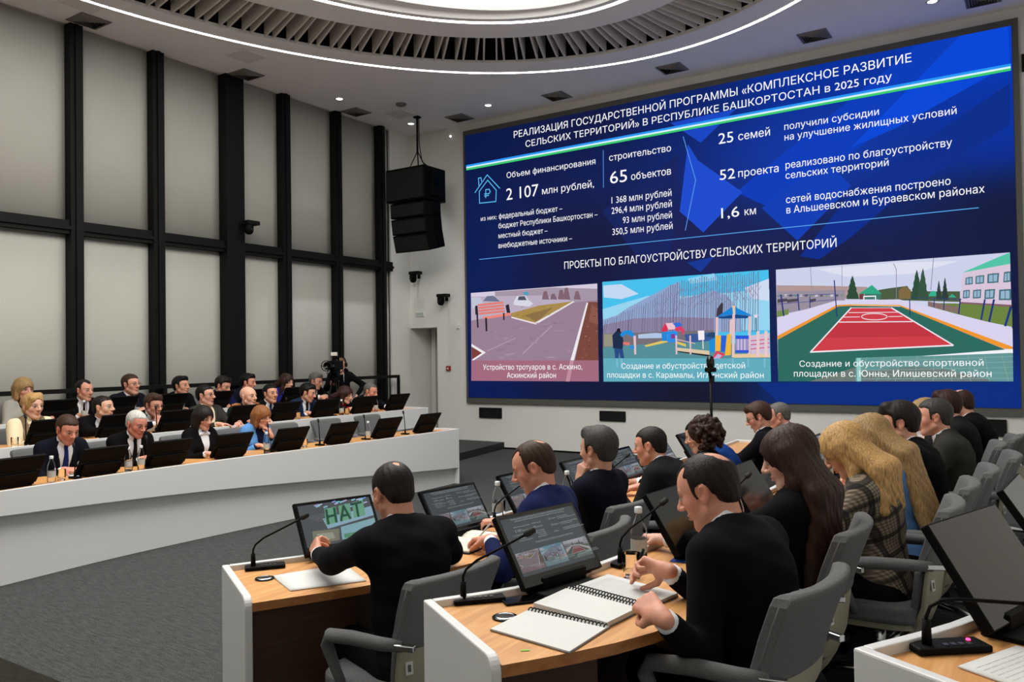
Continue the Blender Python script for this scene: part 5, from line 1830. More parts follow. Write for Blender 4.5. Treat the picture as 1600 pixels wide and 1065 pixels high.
# ------------------------------------------------------------------ chairs
M_fab = mat('grey_chair_fabric', rgb(98, 98, 99), 0.95, noise=.16, nscale=220, bump=.35, bscale=420, spec=.15)
M_shell = mat('beige_chair_shell', rgb(146, 142, 120), 0.42)
M_tagm = mat('chair_tag', rgb(196, 196, 190), .6)
def make_chair():
    """Conference chair, sitter faces +y, origin on the floor under the seat."""
    t = thing('conference_chair', 'x', 'chair')
    def back(z, off=0.0):
        # side profile of the backrest: upright shell, reclining head part
        return np.interp(z, [.30, .36, .46, .58, .655, .75, .88], [-.14, -.185, -.225, -.24, -.248, -.278, -.328]) + off
    def half(z):
        return float(np.interp(z, [.30, .34, .42, .52, .62, .655, .69, .85, .875, .88], [.10, .17, .212, .225, .225, .222, .222, .236, .226, .214]))
    def sheet(zs, off, extra=0.0):
        G = []
        for z in zs:
            hw = half(z) + extra
            G.append([(hw * s, back(z, off) + .045 * abs(s) ** 2.2, z) for s in np.linspace(-1, 1, 13)])
        return G
    zs = [.30, .315, .34, .38, .42, .47, .52, .58, .63, .655]
    MB().grid(sheet(zs, -.022), sheet(zs, -.004)).build('lower_shell', M_shell, t, bevel=.006)
    zs = [.625, .635, .655, .69, .75, .81, .85, .87, .88]
    a = sheet(zs, -.028, .004)
    b = sheet(zs, .026, .004)
    for k in range(13):
        x, y, z = a[-1][k]
        a[-1][k] = (x * .985, y + .014, z)
        x, y, z = b[-1][k]
        b[-1][k] = (x * .985, y - .014, z)
    up = MB().grid(a, b).build('backrest', M_fab, t, bevel=.012, seg=3)
    for s in (-1, 1):
        MB().tube([(s * (half(z) + .001), back(z) + .042, z) for z in (.655, .71, .79, .85)], .004).build('piping', mat('chair_piping', rgb(104, 104, 106), .9), up)
    zs = [.40, .44, .5, .56, .62]
    MB().grid(sheet(zs, .0, -.01), sheet(zs, .036, -.012)).build('lumbar_cushion', M_fab, t, bevel=.012)
    # seat
    o = []
    for k in range(24):
        a_ = 2 * PI * k / 24
        c, s = math.cos(a_), math.sin(a_)
        o.append((.245 * abs(c) ** .55 * (1 if c > 0 else -1), .02 + .235 * abs(s) ** .55 * (1 if s > 0 else -1)))
    MB().prism(o, .385, .465).build('seat', M_fab, t, bevel=.022, seg=3)
    MB().prism([(x * .9, y * .9) for x, y in o], .36, .385).build('seat_pan', M_shell, t)
    for s in (-1, 1):
        pts = [(s * .222, -.235, .645), (s * .258, -.16, .649), (s * .268, -.02, .645), (s * .268, .10, .63), (s * .264, .125, .59), (s * .25, .09, .5), (s * .235, .06, .42)]
        G = [Vector(p) for p in pts]
        mb = MB().tube(G, [.02, .024, .026, .026, .024, .02, .018], n=12)
        ar = mb.build('armrest', M_fab, t)
        mb = MB().box(-.012, .012, -.05, .03, -.011, .011, M=Matrix.Translation((s * .232, -.238, .645)) @ Matrix.Rotation(s * math.radians(-20), 4, 'Z'))
        mb.build('chrome_joint', M_chrome, ar, bevel=.004)
    MB().box(-.014, .014, -.003, 0, -.022, .022, M=Matrix.Translation((-.19, -.2315, .56)) @ Matrix.Rotation(math.radians(-19.6), 4, 'Z') @ Matrix.Rotation(math.radians(-6), 4, 'X')).build('number_tag', M_tagm, t)
    MB().box(-.006, .006, -.0042, -.003, -.012, .012, M=Matrix.Translation((-.19, -.2315, .56)) @ Matrix.Rotation(math.radians(-19.6), 4, 'Z') @ Matrix.Rotation(math.radians(-6), 4, 'X')).build('tag_print', M_ink, t)
    MB().cyl((0, 0, .1), (0, 0, .36), .028, .03).lathe([(.045, .3), (.06, .36), (0, .36)]).build('gas_column', M_chrome, t)
    for k in range(5):
        a_ = 2 * PI * k / 5 + .3
        c, s = math.cos(a_), math.sin(a_)
        mb = MB().tube([(0, 0, .11), (c * .15, s * .15, .098), (c * .3, s * .3, .075)], [.026, .02, .013], n=8)
        lg = mb.build('leg', M_chrome, t)
        MB().cyl((c * .3 - s * .02, s * .3 + c * .02, .03), (c * .3 + s * .02, s * .3 - c * .02, .03), .029).build('caster', M_blk_plastic, lg)
    remember(t)
    return t
PCH = make_chair()

# ------------------------------------------------------------------ people: bodies and clothes grown as distance fields
F32 = np.float32

class Field:
    def __init__(s, xs, ys, zs):
        s.xs, s.ys, s.zs = [np.asarray(a, F32) for a in (xs, ys, zs)]
        s.D = np.full((len(xs), len(ys), len(zs)), 1.0, F32)

    def sub(s, lo, hi):
        i = [max(0, np.searchsorted(a, l) - 1) for a, l in zip((s.xs, s.ys, s.zs), lo)]
        j = [min(len(a), np.searchsorted(a, h) + 1) for a, h in zip((s.xs, s.ys, s.zs), hi)]
        if any(a >= b for a, b in zip(i, j)):
            return None
        sl = tuple(slice(a, b) for a, b in zip(i, j))
        return sl, s.xs[sl[0]][:, None, None], s.ys[sl[1]][None, :, None], s.zs[sl[2]][None, None, :]

    def add(s, p, k=.01, op='+'):
        fn, lo, hi = p
        m = k + .03
        r = s.sub(np.array(lo) - m, np.array(hi) + m)
        if r is None:
            return
        sl, X, Y, Z = r
        d = fn(X, Y, Z).astype(F32)
        A = s.D[sl]
        if op == '+':
            h = np.maximum(k - np.abs(A - d), 0) / k
            s.D[sl] = np.minimum(A, d) - h * h * k * .25
        else:
            d = -d
            h = np.maximum(k - np.abs(A - d), 0) / k
            s.D[sl] = np.maximum(A, d) + h * h * k * .25

def p_cone(a, b, ra, rb=None):
    a, b = np.array(a, float), np.array(b, float)
    rb = ra if rb is None else rb
    ab = b - a
    L2 = max(1e-9, float(ab @ ab))
    def fn(X, Y, Z):
        px, py, pz = X - a[0], Y - a[1], Z - a[2]
        t = np.clip((px * ab[0] + py * ab[1] + pz * ab[2]) / L2, 0, 1)
        return np.sqrt((px - t * ab[0]) ** 2 + (py - t * ab[1]) ** 2 + (pz - t * ab[2]) ** 2) - (ra + (rb - ra) * t)
    r = max(ra, rb)
    return fn, np.minimum(a, b) - r, np.maximum(a, b) + r

def p_ell(c, r, R=None):
    c, r = np.array(c, float), np.array(r, float)
    R = np.eye(3) if R is None else R
    def fn(X, Y, Z):
        x, y, z = X - c[0], Y - c[1], Z - c[2]
        u = [(x * R[0, i] + y * R[1, i] + z * R[2, i]) for i in range(3)]
        k0 = np.sqrt(sum((u[i] / r[i]) ** 2 for i in range(3)))
        k1 = np.sqrt(sum((u[i] / r[i] ** 2) ** 2 for i in range(3))) + 1e-9
        return k0 * (k0 - 1) / k1
    m = np.abs(R) @ r
    return fn, c - m, c + m

def surface_nets(D, xs, ys, zs):
    S = D < 0
    n = np.zeros(tuple(d - 1 for d in D.shape), np.int8)
    for a in (0, 1):
        for b in (0, 1):
            for c in (0, 1):
                n += S[a:S.shape[0] - 1 + a, b:S.shape[1] - 1 + b, c:S.shape[2] - 1 + c]
    cells = np.argwhere((n > 0) & (n < 8))
    if len(cells) == 0:
        return np.zeros((0, 3)), np.zeros((0, 4), int)
    idx = np.full(n.shape, -1, np.int32)
    idx[cells[:, 0], cells[:, 1], cells[:, 2]] = np.arange(len(cells))
    I, J, K = cells.T
    cor = {}
    for a in (0, 1):
        for b in (0, 1):
            for c in (0, 1):
                cor[a, b, c] = D[I + a, J + b, K + c]
    acc = np.zeros((len(cells), 3))
    cnt = np.zeros(len(cells))
    ks = list(cor)
    for u in ks:
        for ax in range(3):
            if u[ax]:
                continue
            v = tuple(1 if q == ax else u[q] for q in range(3))
            d0, d1 = cor[u], cor[v]
            m = (d0 < 0) != (d1 < 0)
            t = np.where(m, d0 / np.where(m, d0 - d1, 1), 0)
            p = np.array(u, float)[None, :].repeat(len(cells), 0)
            p[:, ax] = t
            acc += p * m[:, None]
            cnt += m
    f = acc / cnt[:, None]
    V = np.stack([xs[I] + f[:, 0] * (xs[I + 1] - xs[I]), ys[J] + f[:, 1] * (ys[J + 1] - ys[J]), zs[K] + f[:, 2] * (zs[K + 1] - zs[K])], 1)
    Q = []
    for ax in range(3):
        o = [q for q in range(3) if q != ax]
        sl0 = [slice(None)] * 3
        sl1 = [slice(None)] * 3
        sl0[ax], sl1[ax] = slice(0, -1), slice(1, None)
        A, B = S[tuple(sl0)], S[tuple(sl1)]
        for flip in (False, True):
            e = np.argwhere((A & ~B) if not flip else (~A & B))
            ok = np.ones(len(e), bool)
            for q in o:
                ok &= (e[:, q] > 0) & (e[:, q] < D.shape[q] - 1)
            e = e[ok]
            d1, d2 = np.zeros(3, int), np.zeros(3, int)
            d1[o[0]], d2[o[1]] = 1, 1
            c = [e - d1 - d2, e - d2, e, e - d1]
            q = np.stack([idx[x[:, 0], x[:, 1], x[:, 2]] for x in c], 1)
            if flip ^ (ax == 1):
                q = q[:, ::-1]
            Q.append(q)
    Q = np.concatenate(Q)
    Q = Q[(Q >= 0).all(1)]
    return V, Q

def relax(V, Q, it=1, lam=.5):
    for k in range(it):
        for l in (lam, -lam * .96) if it > 1 else (lam * .7,):
            s = np.zeros_like(V)
            c = np.zeros(len(V))
            for a in range(4):
                b = (a + 1) % 4
                np.add.at(s, Q[:, a], V[Q[:, b]])
                np.add.at(s, Q[:, b], V[Q[:, a]])
                np.add.at(c, Q[:, a], 1)
                np.add.at(c, Q[:, b], 1)
            V = V + l * (s / np.maximum(c, 1)[:, None] - V)
    return V

def field_mesh(name, f, m, parent, colour=None, it=2):
    V, Q = surface_nets(f.D, f.xs, f.ys, f.zs)
    if len(Q) == 0:
        return None
    V = relax(V, Q, it)
    me = bpy.data.meshes.new(name)
    me.vertices.add(len(V))
    me.vertices.foreach_set('co', V.astype(F32).ravel())
    me.loops.add(len(Q) * 4)
    me.loops.foreach_set('vertex_index', Q.astype(np.int32).ravel())
    me.polygons.add(len(Q))
    me.polygons.foreach_set('loop_start', np.arange(0, len(Q) * 4, 4, dtype=np.int32))
    me.polygons.foreach_set('loop_total', np.full(len(Q), 4, np.int32))
    me.polygons.foreach_set('use_smooth', np.ones(len(Q), bool))
    me.update(calc_edges=True)
    if colour is not None:
        c = np.ones((len(V), 4), F32)
        c[:, :3] = colour(V)
        a = me.color_attributes.new('Col', 'FLOAT_COLOR', 'POINT')
        a.data.foreach_set('color', c.ravel())
    me.materials.append(m)
    return link(name, me, parent)

def steps(lo, hi, h, fine=None, hf=None):
    """Grid positions: step h, step hf inside the FINE intervals."""
    out = [lo]
    while out[-1] < hi:
        x = out[-1]
        st = h
        if fine:
            for a, b in fine:
                if a - h <= x <= b:
                    st = hf
        out.append(x + st)
    return np.array(out)

def rotm(rx=0.0, ry=0.0, rz=0.0):
    return np.array(Matrix.Rotation(rz, 3, 'Z') @ Matrix.Rotation(ry, 3, 'Y') @ Matrix.Rotation(rx, 3, 'X'))

def skin_mat(name):
    return mat('skin', rgb(200, 150, 128), 0.5, attr='Col', bump=.06, bscale=700, spec=.35)

def cloth_mat(name, col, rough=.9, sheen=0.0, **k):
    return mat(name, col, rough, noise=k.pop('noise', .12), nscale=k.pop('nscale', 160), bump=k.pop('bump', .25), bscale=500, sheen=sheen, spec=.12, **k)

def plaid_mat():
    if 'plaid_cloth' in MATS:
        return MATS['plaid_cloth']
    m = bpy.data.materials.new('plaid_cloth')
    MATS['plaid_cloth'] = m
    m.use_nodes = True
    nt = m.node_tree
    N, Lk = nt.nodes, nt.links
    b = N['Principled BSDF']
    b.inputs['Roughness'].default_value = .9
    tc = N.new('ShaderNodeTexCoord')
    last = None
    for rot, sc, thr, dark in (((0, .25, .2), 24, .88, .2), ((.3, 1.82, 0), 24, .88, .2), ((0, .25, .2), 150, .55, .55), ((.3, 1.82, 0), 150, .55, .55)):
        mp = N.new('ShaderNodeMapping')
        mp.inputs['Rotation'].default_value = rot
        Lk.new(tc.outputs['Object'], mp.inputs['Vector'])
        wv = N.new('ShaderNodeTexWave')
        wv.inputs['Scale'].default_value = sc / 6.28
        wv.bands_direction = 'X'
        Lk.new(mp.outputs['Vector'], wv.inputs['Vector'])
        r = N.new('ShaderNodeValToRGB')
        r.color_ramp.elements[0].position = thr - .08
        r.color_ramp.elements[1].position = thr + .04
        r.color_ramp.elements[0].color = (1, 1, 1, 1)
        r.color_ramp.elements[1].color = (dark, dark, dark, 1)
        Lk.new(wv.outputs['Fac'], r.inputs['Fac'])
        mx = N.new('ShaderNodeMix')
        mx.data_type = 'RGBA'
        mx.blend_type = 'MULTIPLY'
        mx.inputs[0].default_value = 1
        if last is None:
            mx.inputs[6].default_value = rgb(140, 126, 106)
        else:
            Lk.new(last, mx.inputs[6])
        Lk.new(r.outputs['Color'], mx.inputs[7])
        last = mx.outputs[2]
    Lk.new(last, b.inputs['Base Color'])
    return m

def hair_mat(key, col, col2=None, stretch=(60, 60, 9)):
    name = 'hair_' + key
    if name in MATS:
        return MATS[name]
    m = mat(name, col, .5, noise=.45, nscale=3.0, bump=.5, bscale=3.0, spec=.22, stretch=stretch)
    return m

def person(label, head_top, face, z0, S=1.0, female=False, head_yaw=0.0, head_pitch=0.0, head_roll=0.0, lean=None, fat=1.0, q='far', hair='short', hair_col='brown', jacket='suit_black', shirt='shirt_white',
           tie=None, hands=None, desk_z=.75, glasses=False, skin=(196, 146, 122), extra=None, collar=True, vee=True, standing=False, trouser='suit_black', headband=False, turtleneck=False, hair_line=0.0, vest=None, long_len=.34, twist=0.0, lapel=True, shoulder=None, bow=False, reach=0.0, hs=1.09, crown=1.0):
    """One clothed figure. HEAD_TOP: where the crown is; FACE: which way the lap points (world angle of local +y); LEAN is solved from the crown's height."""
    HF, HC, HJ = {'near': (.0042, .016, .0095), 'mid': (.0056, .017, .011), 'far': (.0068, .019, .0135)}[q]
    S = S * .955
    hip_z = (.475 if not standing else .93 * S)
    TW = math.radians(twist)

    def skel(th):
        c, s = math.cos(th), math.sin(th)
        H0 = np.array([0, 0, hip_z])
        def sp(d, bend):
            a = th * bend
            return np.array([0, math.sin(a) * d, math.cos(a) * d])
        belly = H0 + sp(.18 * S, .75)
        chest = belly + sp(.19 * S, 1.05)
        nb = chest + sp(.155 * S, 1.25)
        na = th * .9 + .18 + head_pitch * .35
        hc = nb + np.array([0, math.sin(na), math.cos(na)]) * (.148 * S)
        Rh = rotm(-head_pitch, 0, 0)
        Rh = rotm(0, 0, head_yaw) @ rotm(0, head_roll, 0) @ Rh
        ht = hc + Rh @ np.array([0, -.02, .122]) * S * hs
        return H0, belly, chest, nb, hc, Rh, ht, th * 1.1

    zt = head_top[2] - z0
    if lean is None:
        lo, hi = math.radians(-6), math.radians(62)
        for k in range(40):
            mid = (lo + hi) / 2
            if skel(mid)[6][2] > zt:
                lo = mid
            else:
                hi = mid
        lean = lo
    H0, belly, chest, nb, hc, Rh, ht, tth = skel(lean)
    # root so that the crown is where it should be
    cF, sF = math.cos(face - PI / 2), math.sin(face - PI / 2)
    rootx = head_top[0] - (cF * ht[0] - sF * ht[1])
    rooty = head_top[1] - (sF * ht[0] + cF * ht[1])
    root = thing('person', label, 'person', (rootx, rooty, z0), face - PI / 2)

    ct, st = math.cos(tth), math.sin(tth)
    T = np.array([0, st, ct])          # up along the torso
    Fw = np.array([0, ct, -st])        # forward of the chest
    X1 = np.array([1.0, 0, 0])
    sw = shoulder or (.155 if female else .185)
    sw *= S
    shz = chest + T * (.105 * S)
    SHO = [shz + X1 * (sgn * sw) - Fw * .005 for sgn in (-1, 1)]

    # ---- arms
    if hands is None:
        hands = 'desk'
    d = desk_z
    if isinstance(hands, str):
        fy = max(.30, chest[1] + .19)
        hands = {
            'desk': dict(L=(-.13, fy + .10, d + .035), R=(.13, fy + .08, d + .035), Ld=(.75, .6, -.05), Rd=(-.75, .6, -.05), Ln=(0, 0, -1), Rn=(0, 0, -1), curl=.5),
            'clasp': dict(L=(-.055, fy + .12, d + .05), R=(.055, fy + .12, d + .05), Ld=(.75, .45, .1), Rd=(-.75, .45, .1), Ln=(.3, -.6, -.7), Rn=(-.3, -.6, -.7), curl=1.1),
            'mouth': dict(L=tuple(hc + Rh @ np.array([-.045, .15, -.17])), R=tuple(hc + Rh @ np.array([.045, .15, -.17])), Ld=(.5, -.1, .8), Rd=(-.5, -.1, .8), Ln=(.6, -.6, .2), Rn=(-.6, -.6, .2), curl=1.3),
            'chin_l': dict(L=tuple(hc + Rh @ np.array([-.03, .145, -.17])), R=(.12, fy + .04, d + .035), Ld=(.25, -.25, .9), Rd=(-.8, .5, 0), Ln=(.3, -.9, -.2), Rn=(0, 0, -1), curl=1.0),
            'chin_r': dict(R=tuple(hc + Rh @ np.array([.03, .145, -.17])), L=(-.12, fy + .04, d + .035), Rd=(-.25, -.25, .9), Ld=(.8, .5, 0), Rn=(-.3, -.9, -.2), Ln=(0, 0, -1), curl=1.0),
            'cheek_l': dict(L=tuple(hc + Rh @ np.array([-.085, .075, -.17])), R=(.12, fy + .04, d + .035), Ld=(.15, -.1, .95), Rd=(-.8, .5, 0), Ln=(.9, -.3, 0), Rn=(0, 0, -1), curl=1.4),
            'write': dict(L=(-.17, fy + .14, d + .03), R=(.10, fy + .08, d + .035), Ld=(.5, .85, 0), Rd=(-.6, .75, -.05), Ln=(0, 0, -1), Rn=(-.5, 0, -.85), curl=.9),
            'side': dict(L=(-.34, -.08, hip_z - .02), R=(.34, -.06, hip_z - .02), Ld=(0, .1, -1), Rd=(0, .1, -1), Ln=(1, 0, 0), Rn=(-1, 0, 0), curl=.5),
        }[hands]
    if 'W' in hands:
        w_ = dict(hands)
        def tl(p, pt=True):
            x, y, z = p
            if pt:
                x, y, z = x - rootx, y - rooty, z - z0
            return (cF * x + sF * y, -sF * x + cF * y, z)
        for kx in 'LR':
            w_[kx] = tl(hands[kx])
            w_[kx + 'd'] = tl(hands[kx + 'd'], False)
            w_[kx + 'n'] = tl(hands[kx + 'n'], False)
            if kx + 'p' in hands:
                w_[kx + 'p'] = tl(hands[kx + 'p'], False)
        hands = w_
    UA, FA_ = .295 * S, .255 * S
    arms = []
    for i, key in enumerate('LR'):
        A = SHO[i]
        Wt = np.array(hands[key], float)
        v = Wt - A
        L = np.linalg.norm(v)
        Lm = (UA + FA_) * .985
        if L > Lm:
            Wt = A + v / L * Lm
            v = Wt - A
            L = Lm
        e = v / L
        a = (UA * UA - FA_ * FA_ + L * L) / (2 * L)
        h = math.sqrt(max(0, UA * UA - a * a))
        pole = np.array(hands.get(key + 'p', ((-.42 if i == 0 else .42), -.3, -.85)), float)
        pole = pole - e * (pole @ e)
        pole /= np.linalg.norm(pole)
        E_ = A + e * a + pole * h
        if not standing and abs(E_[2] - d) < .2 and E_[1] > fyedge(hands):
            E_[2] = max(E_[2], d + .05)
        arms.append((A, E_, Wt))

    # ---- the body: one surface from crown to sole
    boxes_y = [(hc[1] - .13, hc[1] + .16)]
    boxes_z = [(hc[2] - .17, hc[2] + .15)]
    for A, E_, Wt in arms:
        boxes_y.append((Wt[1] - .06, Wt[1] + .2))
        boxes_z.append((Wt[2] - .08, Wt[2] + (.22 if Wt[2] > d + .12 else .12)))
    allx = .36 if not standing else .42
    for A, E_, Wt in arms:
        allx = max(allx, abs(Wt[0]) + .16, abs(E_[0]) + .1)
    ymax = max(.62 if not standing else .35, max(Wt[1] for _, _, Wt in arms) + .24)
    fx = [(-.14 + hc[0], .14 + hc[0])] + [(Wt[0] - .15, Wt[0] + .15) for _, _, Wt in arms]
    xs = steps(-allx, allx, HC, fx, HF)
    ys = steps(-.2, ymax, HC, boxes_y, HF)
    zs = steps(-.02, ht[2] + .06, HC, boxes_z, HF)
    B = Field(xs, ys, zs)
    B.add(p_ell(H0 + [0, 0, 0], (.15 * S, .11, .11)), .05)
    B.add(p_ell(belly, (.13 * S * fat, .10 * fat, .13)), .06)
    B.add(p_ell(chest, (.14 * S, .095, .15), rotm(-tth)), .06)
    B.add(p_cone(SHO[0] + X1 * .03, SHO[1] - X1 * .03, .045), .05)
    nkb = nb - T * .02
    B.add(p_cone(nkb, hc + Rh @ np.array([0, -.03, -.045]) * S, (.056 if not female else .046) * S, (.054 if not female else .045) * S), .025)
    for i, (A, E_, Wt) in enumerate(arms):
        B.add(p_cone(A, E_, .045 * S, .036 * S), .03)
        B.add(p_cone(E_, Wt, .036 * S, .0245 * S), .01)
    for sgn in (-1, 1):
        if standing:
            hj, kn, an, toe = np.array([sgn * .09, 0, hip_z - .03]), np.array([sgn * .11, .02, .5]), np.array([sgn * .12, -.02, .09]), np.array([sgn * .14, .14, .05])
        else:
            hj, kn, an, toe = np.array([sgn * .09, .0, hip_z - .01]), np.array([sgn * .13, .40 * S, .50]), np.array([sgn * .13, .36 * S, .10]), np.array([sgn * .15, .50 * S, .055])
        B.add(p_cone(hj, kn, .072, .052), .04)
        B.add(p_cone(kn, an, .05, .038), .02)
        B.add(p_cone(an - [0, .0, .045], (an + toe) / 2 - [0, 0, .025], .03, .024), .02)

    S_body = S
    SH = S * hs
    def hd(v):
        return hc + Rh @ (np.array(v, float) * SH)
    def HE(c, r, k=.012, op='+', Rl=None):
        B.add(p_ell(hd(c), np.array(r) * SH, Rh if Rl is None else Rh @ Rl), k, op)
    def HCn(a, b, ra, rb, k=.01):
        B.add(p_cone(hd(a), hd(b), ra * SH, rb * SH), k)
    jw = .9 if female else 1.0
    HE((0, -.020, .032), (.073, .094, .083))
    HE((0, .012, .022), (.066, .078, .076), .02)
    HE((0, .026, -.035), (.056 * jw, .062, .074), .02)
    HCn((-.052 * jw, .0, -.055), (-.018 * jw, .062, -.098), .017, .017, .02)
    HCn((.052 * jw, .0, -.055), (.018 * jw, .062, -.098), .017, .017, .02)
    HE((0, .069, -.100), (.021, .017, .018), .015)
    HE((0, .03, -.085), (.04, .045, .026), .02)
    for sg in (-1, 1):
        HE((sg * .040, .052, -.020), (.022, .021, .024), .022)
        HE((sg * .033, .092, .006), (.017, .016, .011), .012, '-')
        HE((sg * .032, .0745, .004), (.0135, .0125, .0125), .004)
        HCn((sg * .012, .083, .024), (sg * .046, .070, .025), .008, .007, .01)
    HCn((0, .086, .014), (0, .107, -.020), .0085, .0115, .008)
    HE((0, .110, -.022), (.0115, .011, .010), .006)
    for sg in (-1, 1):
        HE((sg * .0135, .097, -.027), (.0085, .011, .008), .006)
    HCn((-.019, .083, -.054), (.019, .083, -.054), .0065, .0065, .006)
    HE((0, .090, -.0535), (.014, .008, .006), .005)
    HE((0, .088, -.0645), (.017, .009, .0068), .005)
    HE((0, .094, -.0590), (.022, .008, .0022), .004, '-')
    for sg in (-1, 1):
        Rl = rotm(math.radians(12), sg * math.radians(8), sg * math.radians(-24))
        HE((sg * .077, -.014, -.004), (.0085, .0175, .0305), .007, '+', Rl)
        HE((sg * .0845, -.011, .0), (.006, .0095, .017), .005, '-', Rl)
        HE((sg * .075, -.006, -.028), (.008, .009, .011), .006)

    # hands: palm, four fingers, thumb
    def hand(Wt, dirv, nrm, side, curl, spread=1.0, bends=None, thumb=None):
        u = np.array(dirv, float)
        u /= np.linalg.norm(u)
        n = np.array(nrm, float)
        n = n - u * (n @ u)
        n /= np.linalg.norm(n)
        s = np.cross(n, u) * side          # towards the thumb
        k_ = S * (.92 if female else 1.0)
        ends = []
        for j, (o0, o1, ln) in enumerate(((.012, .030, .088), (.005, .0105, .092), (-.004, -.0095, .088), (-.012, -.028, .080))):
            a = Wt + (s * o0 + u * .006) * k_
            b = Wt + (s * o1 * spread + u * ln) * k_
            B.add(p_cone(a, b, .0155 * k_, .0112 * k_), .012)
            ends.append(b)
        B.add(p_cone(Wt - u * .02, Wt + u * .02 * k_, .0245 * k_, .021 * k_), .012)
        B.add(p_ell(Wt + (u * .035 + s * .018 + n * .008) * k_, np.array((.02, .02, .02)) * k_), .015)
        fl = ((.042, .025, .021), (.046, .029, .022), (.042, .027, .021), (.034, .021, .018))
        for j in range(4):
            p = ends[j]
            ang = 0
            cb = (bends[j] if bends else curl) * (1 + .08 * j)
            dv0 = u + s * (.10 - .07 * j) * spread
            dv0 /= np.linalg.norm(dv0)
            for ph in range(3):
                ang += cb * (.75, 1.0, .55)[ph]
                dv = dv0 * math.cos(ang) + n * math.sin(ang)
                p2 = p + dv * fl[j][ph] * k_
                r0, r1 = ((.0098, .0090), (.0089, .0082), (.0081, .0070))[ph]
                if j == 3:
                    r0, r1 = r0 * .87, r1 * .87
                B.add(p_cone(p, p2, r0 * k_, r1 * k_), .0035)
                p = p2
        th = thumb or (.55, .45, .30)
        a = Wt + (u * .022 + s * .022) * k_
        d1 = u * .62 + s * .70 + n * th[0]
        d1 /= np.linalg.norm(d1)
        b = a + d1 * .044 * k_
        d2 = u * .82 + s * .12 + n * th[1]
        d2 /= np.linalg.norm(d2)
        c = b + d2 * .032 * k_
        d3 = u * .85 - s * th[2] + n * th[1]
        d3 /= np.linalg.norm(d3)
        e = c + d3 * .026 * k_
        B.add(p_cone(a, b, .0145 * k_, .0115 * k_), .010)
        B.add(p_cone(b, c, .0112 * k_, .0098 * k_), .004)
        B.add(p_cone(c, e, .0098 * k_, .0078 * k_), .004)
    for i, key in enumerate('LR'):
        A, E_, Wt = arms[i]
        hand(Wt, hands[key + 'd'], hands[key + 'n'], -1 if key == 'L' else 1, hands.get(key + 'c', hands.get('curl', .6)), hands.get('spread', 1.0), hands.get(key + 'b'), hands.get(key + 't'))

    sk = np.array([lin(v) for v in skin])
    hcol = {'black': (18, 15, 14), 'dark': (34, 26, 22), 'brown': (62, 42, 30), 'grey': (88, 86, 82), 'white': (176, 174, 168), 'salt': (58, 56, 54), 'blond': (168, 132, 86), 'auburn': (120, 72, 40), 'lightbrown': (110, 82, 56), 'darkblond': (140, 112, 72), 'chestnut': (56, 34, 26)}[hair_col]
    hc_l = np.array([lin(v) for v in hcol])
    def colour(V):
        p = ((V - hc) @ Rh) / SH
        x, y, z = p.T
        c = np.tile(sk, (len(V), 1))
        def blend(w, col):
            return c * (1 - w[:, None]) + np.array(col) * w[:, None]
        inh = (np.abs(x) < .1) & (np.abs(y) < .14) & (np.abs(z) < .15)
        # redder lips, ears, nose and cheeks
        w = np.clip(1.2 - np.hypot((np.abs(x) - .078) / .02, (z + .005) / .035), 0, 1) * inh * .35
        c = blend(w, sk * [1.0, .62, .58])
        w = np.clip(1.2 - np.hypot((np.abs(x) - .04) / .03, (z + .03) / .03), 0, 1) * inh * (y > .03) * .3
        c = blend(w, sk * [1.0, .72, .68])
        w = np.clip(1.3 - np.hypot(x / .023, (z + .0595) / .0125), 0, 1) * inh * (y > .07) * (.8 if female else .55)
        c = blend(w, sk * ([.85, .38, .40] if female else [.78, .5, .48]))
        w = np.clip(1.4 - np.hypot((np.abs(x) - .031) / .018, (z - .0275 - .06 * (np.abs(x) - .03)) / .0052), 0, 1) * inh * (y > .05)
        c = blend(np.clip(w * 1.6, 0, 1) * .85, np.minimum(hc_l, .05))
        w = np.clip(1.5 - np.hypot((np.abs(x) - .0315) / .0135, (z - .004) / .0066), 0, 1) * inh * (y > .065)
        c = blend(np.clip(w * 2, 0, 1), np.array([.30, .27, .25]))
        w = np.clip(1.4 - np.hypot((np.abs(x) - .0315) / .0062, (z - .0042) / .0066), 0, 1) * inh * (y > .065)
        c = blend(np.clip(w * 2, 0, 1), np.array([.015, .012, .010]))
        w = np.clip(1.4 - np.hypot((np.abs(x) - .0315) / .0155, (z - .0112) / .0026), 0, 1) * inh * (y > .06)
        c = blend(np.clip(w * 1.5, 0, 1) * .8, np.array([.03, .02, .018]))
        if not female and hair_col != 'white':
            w = np.clip((-.035 - z) / .03, 0, 1) * inh * (y > .01) * .16
            c = blend(w, np.array([.12, .09, .08]))
        return c
    body = field_mesh('body', B, skin_mat('skin'), root, colour)

    # ---- torso of the clothes, shared by jacket, shirt and tie
    bust = .03 if female else 0.0
    TP = [(p_ell(H0 + [0, -.005, .01], (.180 * S, .130, .125)), .07),
          (p_ell(belly + Fw * .01 * fat, (.155 * S * fat, .122 * fat, .15), rotm(-tth * .8)), .08),
          (p_ell(chest - T * .01, (.168 * S * (.9 if female else 1), .118, .165), rotm(-tth)), .07),
          (p_ell(chest + T * .02 - Fw * .05, (.15 * S, .08, .14), rotm(-tth)), .06),
          (p_cone(SHO[0] + X1 * .035 - T * .015, SHO[1] - X1 * .035 - T * .015, .066 * S), .06),
          (p_cone(SHO[0] + X1 * .05 + T * .018, nb - X1 * .03 - Fw * .012 + T * .012, .040, .042), .05),
          (p_cone(SHO[1] - X1 * .05 + T * .018, nb + X1 * .03 - Fw * .012 + T * .012, .040, .042), .05)]
    if standing:
        TP.append((p_cone(H0 - [0, 0, .02], belly, .16, .14), .05))
